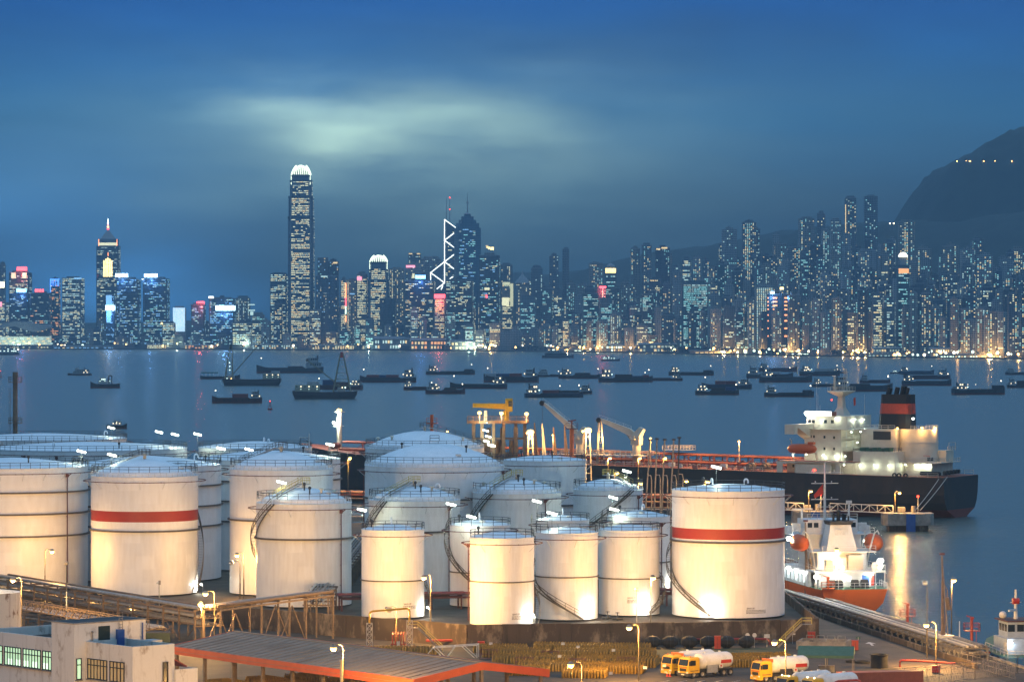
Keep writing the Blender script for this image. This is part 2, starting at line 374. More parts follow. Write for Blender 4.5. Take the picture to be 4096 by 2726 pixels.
def mount_h(X, Y):
    X += 14*fbm(Y/150, X/300)
    for (a, ya), (b, yb) in zip(MPR, MPR[1:]):
        if X <= b: f = ya+(yb-ya)*max(0,(X-a)/(b-a)); break
    else: f = 560
    return f*sm((Y-6700)/800)*(1-.5*sm((Y-7500)/1500))+10*fbm(X/70, Y/70)*min(1,max(0,f/200))
hill('mountain', 480, 2300, 6700, 9200, mount_h, 140, 60)
def haze():
    o = MB().box(-4200,4200,-150,10400,-1.8,640).build('haze', 'white'); o.data.materials.clear()
    m = bpy.data.materials.new('haze_air'); m.use_nodes = True; n = m.node_tree.nodes; n.remove(n['Principled BSDF'])
    v = n.new('ShaderNodeVolumePrincipled'); v.inputs['Color'].default_value = (.40,.68,.90,1); v.inputs['Density'].default_value = .000070; v.inputs['Anisotropy'].default_value = .1
    m.node_tree.links.new(v.outputs[0], n['Material Output'].inputs['Volume']); o.data.materials.append(m)
    tag(o, 'thin blue evening haze over the harbour', 'haze', kind='stuff')
haze()
# ------------------------------------------------------------------ the oil terminal: ground and tanks
GT, GY, GQ = 4.5, 2.0, 2.2                  # tank platform, yard, quay levels
def flat(name, pts, z, matn): return structure(MB().prism([(p[0],p[1]) for p in pts], -1.0, z).build(name, matn))
flat('yard', [(-130,330),(111.1,330),(50,700.4),(46.8,720),(-150,720)], GY, 'asphalt')
def ptc(a): return (cos(a), sin(a))
def railing(mb, R, z, h=1.1, n=None, a0=0., a1=2*pi, w=.085):
    n = n or max(8, int((a1-a0)*R/1.9))
    for k in (1.0, .55): mb.ring(R, z+h*k, w, w, max(24, n), a0, a1)
    for i in range(n+1 if a1-a0 < 6.2 else n):
        a = a0+(a1-a0)*i/n; mb.box(R*cos(a)-w/2, R*cos(a)+w/2, R*sin(a)-w/2, R*sin(a)+w/2, z, z+h)
def straight_rail(mb, p, q, h=1.1, w=.07, step=1.8):
    p = Vector(p); q = Vector(q); n = max(1, int((q-p).length/step)); up = Vector((0,0,h))
    mb.bar(p+up, q+up, w); mb.bar(p+up*.55, q+up*.55, w)
    for i in range(n+1): r = p.lerp(q, i/n); mb.bar(r, r+up, w)
def spiral(t, R, f0, z0, f1, z1, matn='stair_steel', rail='rail_dark'):
    st = thing_part('staircase', t)
    n = max(6, int(abs(z0-z1)/.28)); tr = MB(); sg = MB(); hr = MB()
    P = []
    for i in range(n+1):
        a = radians(f0+(f1-f0)*i/n); z = z0+(z1-z0)*i/n; da = radians((f1-f0)/n)*.42
        r0, r1 = R+.12, R+1.0
        tr.add([(r0*cos(a-da),r0*sin(a-da),z),(r1*cos(a-da),r1*sin(a-da),z),(r1*cos(a+da),r1*sin(a+da),z),(r0*cos(a+da),r0*sin(a+da),z)],[(0,1,2,3)])
        tr.add([(r0*cos(a-da),r0*sin(a-da),z-.05),(r1*cos(a-da),r1*sin(a-da),z-.05),(r1*cos(a-da),r1*sin(a-da),z),(r0*cos(a-da),r0*sin(a-da),z)],[(0,1,2,3)])
        P.append((a, z))
    for r in (R+.1, R+1.02):
        for (a, z), (b, y) in zip(P[::2], P[2::2]):
            p = Vector((r*cos(a), r*sin(a), z)); q = Vector((r*cos(b), r*sin(b), y)); sg.bar(p, q, .05, .24)
    r = R+1.0
    for (a, z), (b, y) in zip(P[::3], P[3::3]):
        p = Vector((r*cos(a), r*sin(a), z)); q = Vector((r*cos(b), r*sin(b), y)); u = Vector((0,0,1.05))
        hr.bar(p+u, q+u, .09); hr.bar(p+u*.55, q+u*.55, .07); hr.bar(p, p+u, .08)
    stuff(tr.build('tread', matn, st)); sg.build('stringer', 'stair_steel', st); hr.build('handrail', rail, st)
def thing_part(name, parent, loc=(0,0,0), rz=0.):
    o = bpy.data.objects.new(name, None); COL.objects.link(o); o.parent = parent; o.location = loc; o.rotation_euler = (0,0,rz); return o
def gooseneck(mb, x, y, z, s=1.0, a=0.):
    pts = [(x,y,z)]+[(x+s*.45*(1-cos(pi*k/6))*cos(a), y+s*.45*(1-cos(pi*k/6))*sin(a), z+s*.9+s*.45*sin(pi*k/6)) for k in range(7)]+[(x+s*.9*cos(a), y+s*.9*sin(a), z+s*.55)]
    mb.path(pts, .17*s, 8)
def tank(label, xl, xr, yrim, Y, style='cone', gird=(), stripe=None, stairs=None, gang=None, rise=None, paint='tank_white', pipe=True, downs=(), vents=(), base=GT, ringout=1.35, group='white storage tanks of the terminal', yellow=False):
    R = (xr-xl)/2*Y/FPX; xc = gx((xl+xr)/2, Y); H = gz(yrim, Y)-base
    t = thing('storage_tank', label, 'storage tank', (xc, Y, base), 0, group)
    n = 72 if R > 9 else 56
    zpx = lambda py: gz(py, Y)-base
    prof = [(R,0),(R,H)]; sh = MB()
    if stripe:
        z0, z1 = zpx(stripe[1]), zpx(stripe[0]); prof = None
        sh.lathe([(R,0),(R,z0)], n); sh.lathe([(R,z1),(R,H)], n); sh.k = 1; sh.lathe([(R,z0),(R,z1)], n)
        sh.build('shell', [paint, 'band_red'], t, smooth=40)
    else: sh.lathe(prof, n).build('shell', paint, t, smooth=40)
    rise = rise if rise is not None else (R*.25 if style == 'ledge' else R*.11)
    rf = MB()
    if style == 'ledge':
        r1 = R-.9; zz = H+.55
        rf.lathe([(R+.02,H-.02),(R+.1,H+.0),(R-.85,H+.06),(r1,H+.08),(r1,zz)]+[(r1*cos(k*pi/2/8*.999)*1.0, zz+rise*sin(k*pi/2/8)*.0+rise*(1-(cos(k*pi/2/8))**2)) for k in range(1,9)], n)
        rf.build('roof', 'roof_white', t, smooth=30)
        lb = MB(); m = int(2*pi*R/1.15)
        for i in range(m):
            a = 2*pi*i/m; lb.bar(((R+.05)*cos(a),(R+.05)*sin(a),H+.0),((R-.1)*cos(a),(R-.1)*sin(a),H+.75),.07)
        stuff(lb.build('ledge_bracket', 'rail_white', t)); MB().ring(R-.22, H+.78, .14, .1, n).build('ledge_rail', 'rail_white', t)
        rz, rR = H+.80, R-.15
    else:
        rf.lathe([(R+.03,H-.10),(R+.08,H+.06)]+[(max(R*(1-k/7),.02), H+.06+rise*(1-(1-k/7)**1.5)) for k in range(8)], n).build('roof', 'roof_white', t, smooth=30)
        rz, rR = H+.06, R-.02
    rl = MB(); railing(rl, rR, rz); rl.build('guard_rail', 'rail_dark', t)
    for g in gird:
        MB().ring(R-.02, zpx(g), .42 if R > 7 else .26, .30 if R > 7 else .20, n).build('wind_girder', 'girder', t, smooth=30)
    if pipe:
        RP = R+ringout; zp = H-.95; pb = MB()
        pb.ring(RP, zp, .13, .13, n)
        for i in range(max(10, int(R*2.2))):
            a = 2*pi*i/max(10, int(R*2.2)); pb.ball((RP*cos(a), RP*sin(a), zp), .12, 6, 4)
        pb.build('sprinkler_ring', 'rust_pipe', t)
        br = MB(); m = max(8, int(R*1.6))
        for i in range(m):
            a = 2*pi*(i+.3)/m; e = ptc(a); br.bar((R*e[0],R*e[1],zp-1.3),((RP)*e[0],(RP)*e[1],zp-.1),.06); br.bar((R*e[0],R*e[1],zp-.1),(RP*e[0],RP*e[1],zp-.1),.06)
        stuff(br.build('ring_bracket', 'rail_white', t))
    for f in downs:
        a = radians(f); e = ptc(a); d = MB(); r = R+.28
        d.cyl((r*e[0],r*e[1],.3),(r*e[0],r*e[1],H-1.6),.10,n=6); d.bar((r*e[0],r*e[1],H-1.6),((R+ringout)*e[0],(R+ringout)*e[1],H-.95),.16)
        d.box(r*e[0]-.28,r*e[0]+.28,r*e[1]-.28,r*e[1]+.28,H-1.7,H-1.1)
        for k in range(1,5): d.bar((R*e[0],R*e[1],H*k/5.),(r*e[0],r*e[1],H*k/5.),.09)
        d.build('riser_pipe', 'rust_pipe', t)
    if stairs: spiral(t, R, stairs[0], (H if stairs[1] is None else zpx(stairs[1])), stairs[2], (.15 if stairs[3] is None else zpx(stairs[3])), rail='stair_steel')
    def roofz(r):
        if style == 'ledge': q = min(1, r/(R-.9)); return H+.55+rise*(1-q*q)
        return H+.06+rise*(1-(r/R)**1.5)
    if gang is not None:
        a = radians(gang); e = ptc(a); s = Vector((-e[1], e[0], 0)); g = MB(); gr = MB(); L = R-.6
        pp = Vector((L*e[0],L*e[1],rz+.25)); q = Vector((1.0*e[0],1.0*e[1],roofz(0)+.75))
        m = 14
        for i in range(m+1):
            c = pp.lerp(q, i/m); g.add([c-s*.45-Vector((e[0],e[1],0))*.13, c+s*.45-Vector((e[0],e[1],0))*.13, c+s*.45+Vector((e[0],e[1],0))*.13, c-s*.45+Vector((e[0],e[1],0))*.13],[(0,1,2,3)])
        for k in (-1,1): g.bar(pp+s*.47*k, q+s*.47*k, .06, .22); straight_rail(gr, pp+s*.47*k, q+s*.47*k, 1.05, .06)
        g.lathe([(.01,roofz(0)+.72),(1.15,roofz(0)+.72),(1.15,roofz(0)+.62),(.01,roofz(0)+.62)], 12)
        railing(gr, 1.12, roofz(0)+.72, 1.1, 8, a+.5, a+2*pi-.5, .06)
        wp = thing_part('roof_walkway', t); stuff(g.build('tread', 'galv', wp)); gr.build('handrail', 'rail_yellow' if yellow else 'rail_dark', wp)
        MB().cyl((0,0,roofz(0)-.1),(0,0,roofz(0)+1.0),.3,n=12).build('vent_stack', 'cream', t)
    for kind, f, q in vents:
        a = radians(f); r = q*R; x, y = r*cos(a), r*sin(a); z = roofz(r)-.1
        if kind == 'goose': mb = MB(); gooseneck(mb, x, y, z, .9, a); mb.build('gooseneck_vent', 'roof_white', t, smooth=50)
        elif kind == 'mush': MB().lathe([(.22,z),(.22,z+.75),(.5,z+.7),(.5,z+.85),(.01,z+1.05)],12,(x,y)).build('mushroom_vent', 'cream', t, smooth=40)
        elif kind == 'hatch': MB().lathe([(.55,z),(.55,z+.35),(.01,z+.42)],14,(x,y)).build('roof_hatch', 'rail_white', t)
        elif kind == 'valve': MB().cyl((x,y,z),(x,y,z+1.1),.13,n=8).ball((x,y,z+1.2),.3,8,5).build('breather_valve', 'dark', t)
        elif kind == 'plat':
            mb = MB(); mb.box(x-.9,x+.9,y-.8,y+.8,z+.5,z+.58); stuff(mb.build('gauge_platform', 'galv', t))
            m2 = MB()
            for p_, q_ in (((-.9,-.8),(.9,-.8)),((.9,-.8),(.9,.8)),((-.9,.8),(.9,.8)),((-.9,-.8),(-.9,.8))): straight_rail(m2,(x+p_[0],y+p_[1],z+.58),(x+q_[0],y+q_[1],z+.58),1.1,.06)
            m2.build('platform_rail', 'rail_dark', t)
    return t, R, H
def note(t, R, f, z, w, lines, code):              # stencilled block of small print near the base
    a = radians(f); e = Vector((cos(a), sin(a), 0)); s = Vector((-e.y, e.x, 0)); mk = MB()
    p = e*(R+.012)
    for i in range(lines):
        x = 0.
        while x < w:
            dx = random.uniform(.15,.5); dx = min(dx, w-x)
            c = [R+.012, z-.22*i]; a0 = a+(x-w/2)/R; a1 = a+(x+dx-w/2)/R
            mk.add([((R+.012)*cos(q),(R+.012)*sin(q),zz) for q, zz in ((a0,z-.22*i),(a1,z-.22*i),(a1,z-.22*i+.10),(a0,z-.22*i+.10))],[(0,1,2,3)]); x += dx+.08
    stuff(mk.build('stencil', 'marking', t))
    text(code, .42, 'marking', t, e*(R+.03)+s*(-w/2)+Vector((0,0,z+.3)), (pi/2,0,a+pi/2), 'stencil_code')
T = {}
T[1] = tank('white tank with three dark girders, cut by the left edge of the picture', -262,350,1863,667,'cone',(1957,2042,2129),downs=(-37,-100),rise=1.6,vents=(('valve',-60,.6),('plat',-8,.9)))
T[2] = tank('white tank with a red band, low in front of the pipe rack on the left',365,792,1899,652,'ledge',(2113,),stripe=(2034,2076),gang=152,stairs=(62,None,-22,None),vents=(('hatch',-20,.75),))
T[3] = tank('very wide low white tank second from the back on the far left',-52,747,1790,790,'cone',(),rise=1.3,downs=(-120,-100),vents=(('plat',-25,.93),('valve',-60,.8),('goose',-110,.7)))
T[4] = tank('bluish-white tank with three girders hidden behind the left red-banded tank',294,884,1857,690,'cone',(1934,2014,2093),rise=1.7,vents=(('plat',10,.9),('goose',30,.7),('valve',-5,.8)))
T[5] = tank('tall white domed tank with one girder behind the stair-wrapped tank',919,1331,1873,652,'ledge',(2072,),gang=150,rise=2.6,vents=(('hatch',-20,.75),))
T[6] = tank('white tank whose greenish lit flank shows between its two neighbours',788,1361,1832,722,'cone',(1913,1991,2070),rise=1.6,stripe=None,vents=(('plat',15,.92),('valve',40,.6),('goose',100,.6)))
T[7] = tank('white tank with a davit on its rim, behind the tall domed tank',795,1248,1787,796,'cone',(),rise=1.3,vents=(('goose',-60,.5),('plat',20,.9),('goose',80,.6)))
T[8] = tank('rearmost wide white tank at the foot of the brown chimney',-176,506,1752,850,'cone',(),rise=1.2,vents=(('goose',-90,.8),('goose',30,.8),('plat',-2,.93)))
T[9] = tank('large white domed tank in the middle, its blue roof facing the harbour',1459,2017,1858,684,'ledge',(1985,),rise=3.6,downs=(-172,-15),vents=(('plat',90,.05),('hatch',-60,.7),('valve',-40,.6),('valve',150,.55)))
T[10] = tank('domed white tank with a long handrail over its roof, behind the large one',1461,1936,1789,778,'ledge',(),rise=3.2,gang=5,vents=(('mush',170,.8),('mush',-140,.7),('mush',-30,.75)))
T[11] = tank('plain white tank standing in front of the jetty cranes',2013,2346,1838,709,'cone',(2013,),rise=.9,vents=(('valve',-70,.5),('valve',160,.6),('hatch',-60,.7)))
T[12] = tank('white tank with a stair winding up its left side, second of the stair tanks',1474,1841,1996,651,'ledge',(2117,),rise=1.9,gang=-128,stairs=(-124,None,-215,2290),paint='tank_worn',yellow=True,downs=(-42,),vents=(('mush',-45,.55),('mush',160,.8),('mush',35,.75),('valve',-85,.35),('valve',-75,.6),('goose',-20,.5)))
T[13] = tank('stained white tank with a steep stair winding up its left side, nearest the pipe bridge',1025,1406,2007,624,'ledge',(2146,),rise=2.0,gang=-128,stairs=(-124,None,-205,2245),paint='tank_worn',yellow=True,downs=(-38,),vents=(('mush',-45,.55),('mush',160,.8),('mush',35,.75),('valve',-85,.35),('valve',-75,.6),('hatch',-30,.6)))
T[14] = tank('worn white tank with a stair on its left side, right of the large domed tank',1890,2245,1967,672,'ledge',(2137,),rise=1.9,gang=-128,stairs=(-122,None,-215,2240),paint='tank_worn',yellow=True,downs=(-52,),vents=(('mush',-45,.55),('mush',160,.8),('mush',35,.75),('valve',-85,.35),('valve',-75,.6)))
T[15] = tank('white tank with a stair slanting down across its front from the right',2293,2572,1955,690,'ledge',(2080,),rise=1.5,gang=-45,stairs=(-52,None,-165,2190),yellow=True,downs=(-35,),vents=(('goose',90,.2),('hatch',-70,.6)))
T[16] = tank('slim white tank behind the yellow pipe goalpost',1446,1697,2115,598,'cone',(2315,),rise=.8,stairs=(50,2300,-14,None),vents=(('goose',100,.3),('valve',195,.7),('hatch',-20,.7)))
T[17] = tank('slim white tank with a stair crossing its front, half hidden behind the nearest slim tank',1799,2041,2097,622,'cone',(2282,),rise=.9,stairs=(150,None,262,2330),yellow=True,vents=(('goose',95,.2),('hatch',-80,.5),('valve',170,.7)))
T[18] = tank('nearest slim white tank, lowest in the picture of the row of slim tanks',1880,2136,2146,583,'cone',(2319,),rise=.9,stairs=(55,2310,-18,None),yellow=True,downs=(178,),vents=(('hatch',-10,.7),('valve',170,.75)))
T[19] = tank('slim white tank with a stair and its shadow across the lower front',2143,2391,2127,594,'cone',(2300,),rise=.9,stairs=(150,2260,296,None),vents=(('hatch',-5,.75),('plat',185,.8)),yellow=True)
T[20] = tank('slim white tank with a stair climbing its right side, next to the red-banded one',2395,2638,2116,603,'cone',(2306,),rise=.9,stairs=(60,2270,-58,None),yellow=True,vents=(('plat',165,.75),('hatch',-5,.75)))
T[21] = tank('small white tank roof showing above the tank with the stair shadow',2146,2357,2077,634,'cone',(2240,),rise=.8,stairs=(165,None,250,2250),yellow=True,vents=(('goose',90,.2),('hatch',-60,.5)))
T[22] = tank('white tank half hidden behind the right slim tank, a dark rusty pipe on its flank',2428,2680,2062,646,'cone',(2242,),rise=1.0,stairs=(165,None,240,2200),yellow=True,downs=(-48,),vents=(('goose',60,.25),('valve',170,.6),('hatch',-80,.5)))
T[23] = tank('tall white tank with a dark red band, standing alone on the right',2688,3138,1956,602,'cone',(2156,),stripe=(2103,2145),rise=.9,stairs=(140,2150,252,None),vents=(('goose',-40,.35),('goose',110,.7),('valve',150,.5)),yellow=True)
for k, f, z, w, c in ((16,-55,1.9,2.6,'BA43-29'),(18,-58,1.4,2.6,'BA43-33'),(20,-78,2.6,3.2,'BA43-31'),(23,-64,1.2,3.8,'BA43-34'),(19,-45,2.6,1.6,'BA43-32')): note(T[k][0], T[k][1], f, z, w, 3, c)
# tank platform, split where the basins lie
flat('tank_platform', [(-130,640),(-62,616.4),(-44.7,600.4),(-23.5,581.4),(-7.2,566.9),(26.5,570.9),(44,575.4),(50.2,579.3),(49.2,640),(46,719),(40,880),(-150,890)], GT-.3, 'ground')
# ------------------------------------------------------------------ lamps of the terminal
def street_lamp(label, bx, by, Y, pole_px, watts, base=GY, globe=.44, color=SOD, matn='sodium', group='sodium street lamps of the terminal', off=1.3):
    b = at(bx, by, Y); px = gx(pole_px, Y); t = thing('street_lamp', label, 'street lamp', (px, Y, base), 0, group)
    h = b.z-base; dx = b.x-px
    p = MB(); p.cyl((0,0,0),(0,0,h*.45),.13,.11,8); p.cyl((0,0,h*.45),(0,0,h-.1),.085,.06,8); p.build('pole', 'lamp_pole', t, smooth=50)
    MB().box(-.2,.2,-.2,.2,0,.04).build('base_plate', 'steel', t)
    if abs(dx) > .3: MB().path([(0,0,h-.15),(dx*.12,0,h+.28),(dx*.35,0,h+.42),(dx*.8,0,h+.36)], .055, 6).build('arm', 'lamp_pole', t, smooth=50)
    MB().lathe([(.01,h+.46),(.22,h+.42),(globe*.95,h+.16),(globe*.98,h+.08)],12,(dx,0)).build('luminaire', 'steel', t, smooth=50)
    MB().ball((dx,0,h),globe,12,8,.8).build('bulb', matn, t, smooth=60)
    lamp(t, (dx,-.12,h-globe*.8-.35), watts*4.0, color, .3)
    return t
SL = [
 ('lit street lamp rising above the stained cream wall at the left edge',51,2319,560,86,5200,GY),
 ('lit street lamp in front of the three-girder tank on the left',208,2203,642,180,1900,GT),
 ('lit street lamp beside the unlit one, before the tall domed tank',948,2218,635,975,2000,GT),
 ('lit street lamp at the left end of the pipe bridge',822,2372,552,858,4200,GY),
 ('low lit lamp just under the lamp at the pipe bridge',802,2415,556,806,2200,GY),
 ('lit street lamp between the slim tanks, above the red valve rack',1695,2308,573,1723,4600,GY),
 ('lit street lamp under the yellow pipe goalpost',1548,2435,561,1586,4600,GY),
 ('lit street lamp with a straight pole before the right slim tank',2611,2308,577,2603,5600,GY),
 ('tall lit street lamp in front of the bund wall, among the gas cylinders',2517,2508,512,2555,4600,GY),
 ('lit street lamp standing up in front of the orange-edged canopy roof',1334,2590,455,1373,9000,GY),
 ('lowest lit street lamp, over the gas cylinders at the bottom edge',2283,2657,452,2328,2800,GY),
 ('lit street lamp over the yellow tanker truck with the red bonnet cowl',3098,2568,500,3143,4800,GY),
 ('lit street lamp beside the quay pipe rack on the right',3705,2497,532,3745,5200,GY),
]
for l in SL: street_lamp(*l[:6], base=l[6])
t = street_lamp('floodlight on a tall straight pole at the quay edge',3815,2318,575,3806,3600,base=GQ)
street_lamp('unlit street lamp paired with the lit one before the tall domed tank',925,2250,634,960,0,base=GT,matn='rail_white')
# lamp posts added outside the frame for warm light on tanks and office building
street_lamp('warm fill lamp post added left of the office building, outside the picture',-820,3000,345,-880,11000,base=GY)
street_lamp('warm fill lamp post added before the office building, below the picture',420,3060,338,470,8000,base=GY)
street_lamp('warm fill lamp post added left of the pipe racks, outside the picture',-330,2330,560,-380,5200,base=GY)
street_lamp('warm fill lamp post added on the yard near the viewer, below the picture',1700,3050,400,1760,9000,base=GY)
street_lamp('warm fill lamp post added by the truck yard near the viewer, below the picture',3000,3100,380,3060,9000,base=GY)
def fill_mast(label, x, y, h, kw):  # unseen masts added as broad warm fill on the tanks
    t = thing('added_fill_mast', label, 'added fill mast', (x,y,GY), 0, 'warm fill masts added outside the picture'); MB().cyl((0,0,0),(0,0,h),.4,.2,10).build('mast', 'galv', t, smooth=40); MB().ring(.2,h,1.0,.3,12).build('head_frame', 'steel', t)
    for i in range(6): a = pi/3*i; MB().box(1.3*cos(a)-.3,1.3*cos(a)+.3,1.3*sin(a)-.3,1.3*sin(a)+.3,h-.5,h-.2).build('floodlight', 'sodium', t)
    lamp(t, (0,0,h-1.6), kw*1000, (1.0,.66,.34), .8)
fill_mast('added warm fill mast left of the tank rows, outside the picture',-104,505,26,260); fill_mast('added warm fill mast on the quay near the viewer, outside the picture',82,440,26,90); fill_mast('added warm fill mast below the picture near the viewer',-4,322,16,80)
def tube_lamp(label, bx, by, Y, zbase, watts, ang=14, L=1.7, group='fluorescent lamps on the tank tops', spot=False):
    b = at(bx, by, Y); t = thing('tube_lamp', label, 'work lamp', (b.x, Y, zbase), 0, group); h = b.z-zbase; c = L/2*cos(radians(ang)); s = L/2*sin(radians(ang))
    MB().cyl((0,0,0),(0,0,h-.2),.045,n=6).bar((0,0,h-.25),(0,0,h),.06).build('post', 'rail_dark', t)
    MB().bar((-c,.10,h+s+.24),(c,.10,h-s+.24),.34,.06).build('hood', 'steel', t)
    MB().bar((-c,0,h+s),(c,0,h-s),.30,.34).build('tube', 'fluor', t)
    lamp(t, (0,-1.3,h-.30), watts*1.8, FLU, .2)
    return t
def tz(k): return GT+T[k][2]
TL = [('tube lamp on the rim of the rearmost tank by the chimney',445,1710,850,tz(8)-1,300),
 ('round-looking lamp on a post between the two rear left tanks',636,1727,800,tz(3)-.5,300),
 ('tube lamp over the gauge platform of the very wide low tank',700,1737,786,tz(3),500),
 ('tube lamp at the stair head beside the very wide low tank',790,1736,786,tz(3),500),
 ('tube lamp over the platform of the cropped left tank',326,1805,667,tz(1),500),
 ('tube lamp left of the red-banded tank roof',448,1819,655,tz(4),350),
 ('tube lamp behind the left end of the tall domed tank',884,1793,690,tz(4),350),
 ('small tube lamp on the roof behind the tall domed tank',996,1797,700,tz(6)-1,350),
 ('tube lamp at the rim where the ship windlass shows',1320,1777,722,tz(6),450),
 ('tube lamp standing at the foot of the second stair tank',1447,2037,640,GT,700),
 ('tube lamp on the slim tank roof half hidden in the middle',1885,2066,616,tz(17),450),
 ('tube lamp on a post over the roof crossed by a stair',1804,2016,618,tz(17),500),
 ('tube lamp on a post beside the small tank roof',2148,2004,634,tz(21)-1,600),
 ('tube lamp over the slanting stair',2452,1989,668,tz(22)-2,700),
 ('tube lamp at the stair head of the half hidden right tank',2457,2037,642,tz(22),600),
 ('large tube lamp above the tank with the slanting stair',2507,1884,690,tz(15),700),
 ('tube lamp on the roof of the tank with the stair shadow',2208,2052,596,tz(19),500),
 ('tube lamp on a thin post on the tall right tank',2865,1868,606,tz(23),500),
 ('tube lamp at the edge of the jetty, right of the large domed roof',1965,1780,760,tz(10)-2,600),
 ('small dim lamp on a thin post at the stained stair tank roof',1126,1928,620,tz(13),200),
]
for l in TL: tube_lamp(*l)
WL = [('wall lamp glaring at the foot of the nearest slim tank',2120,2462,18,-35,900),('wall lamp glaring at the foot of the tank with the stair shadow',2335,2437,19,-48,900),
 ('wall lamp glaring on the slim tank beside the camera post',2545,2420,20,-62,900),('wall lamp glaring at the foot of the tall right tank',2855,2468,23,-112,1300),
 ('wall lamp at the stair foot of the slim tank behind the goalpost',1703,2432,16,-20,600),('wall lamp at the stair foot of the left red-banded tank',800,2350,2,-12,900),
 ('wall lamp shining up between the right slim tank and the tall tank',2655,2330,22,-20,500)]
for lb, bx, by, k, f, wt in WL:
    t0, R, H = T[k]; a = radians(f); p = t0.location; x = p.x+(R+1.35)*cos(a); y = p.y+(R+1.35)*sin(a); z = gz(by, y)
    t = thing('wall_lamp', lb, 'work lamp', (x,y,GT), 0, 'floodlights at the tank feet'); h = max(z-GT, 1.4)
    MB().cyl((0,0,0),(0,0,h),.04,n=6).path([(0,0,h),(.0,0,h+.2),(-.3*cos(a),-.3*sin(a),h+.25)],.035,5).build('post', 'galv', t)
    MB().ball((-.35*cos(a),-.35*sin(a),h+.15),.17,8,6).build('bulb', 'flood', t, smooth=60)
    lamp(t, (-.45*cos(a),-.45*sin(a),h-.12), wt, (1.0,1.0,.86), .15)
# ------------------------------------------------------------------ ships
def hull_mesh(st, rows, deckmat):
    """st: stations (x, [(y,z) keel .. deck edge]); rows: material name of each strake, bottom to top"""
    mats = list(dict.fromkeys(list(rows)+[deckmat])); mb = MB(); n = len(st[0][1])
    for sgn in (1,-1):
        vs = [(x, sgn*y, z) for x, pr in st for y, z in pr]
        for r in range(n-1):
            mb.k = mats.index(rows[r])
            fs = [(k*n+r, k*n+r+1, (k+1)*n+r+1, (k+1)*n+r) if sgn > 0 else (k*n+r, (k+1)*n+r, (k+1)*n+r+1, k*n+r+1) for k in range(len(st)-1)]
            mb.add(vs, fs)
    mb.k = mats.index(deckmat)
    mb.add([p for x, pr in st for p in ((x,pr[-1][0],pr[-1][1]),(x,-pr[-1][0],pr[-1][1]))], [(2*k,2*k+2,2*k+3,2*k+1) for k in range(len(st)-1)])
    for x, pr in (st[0], st[-1]):
        for r in range(n-1):
            mb.k = mats.index(rows[r]); mb.quad((x,pr[r][0],pr[r][1]),(x,-pr[r][0],pr[r][1]),(x,-pr[r+1][0],pr[r+1][1]),(x,pr[r+1][0],pr[r+1][1]))
    return mb, mats
def ship_lamp(t, p, watts, color=FLU, r=.22, matn='fluor', off=(0,0,-.5)):
    MB().ball(p, r, 8, 6, .7).build('deck_lamp', matn, t, smooth=60)
    if watts: lamp(t, (p[0]+off[0],p[1]+off[1],p[2]+off[2]), watts, color, .15)
def windows(t, pts, w, h, nrm, matn='glass_dark', name='window'):
    n = Vector(nrm); s = Vector((-n.y, n.x, 0))
    for p in pts:
        p = Vector(p)+n*.03; mb = MB(); mb.quad(p-s*w/2-Vector((0,0,h/2)), p+s*w/2-Vector((0,0,h/2)), p+s*w/2+Vector((0,0,h/2)), p-s*w/2+Vector((0,0,h/2)))
        mb.build(name, matn, t)
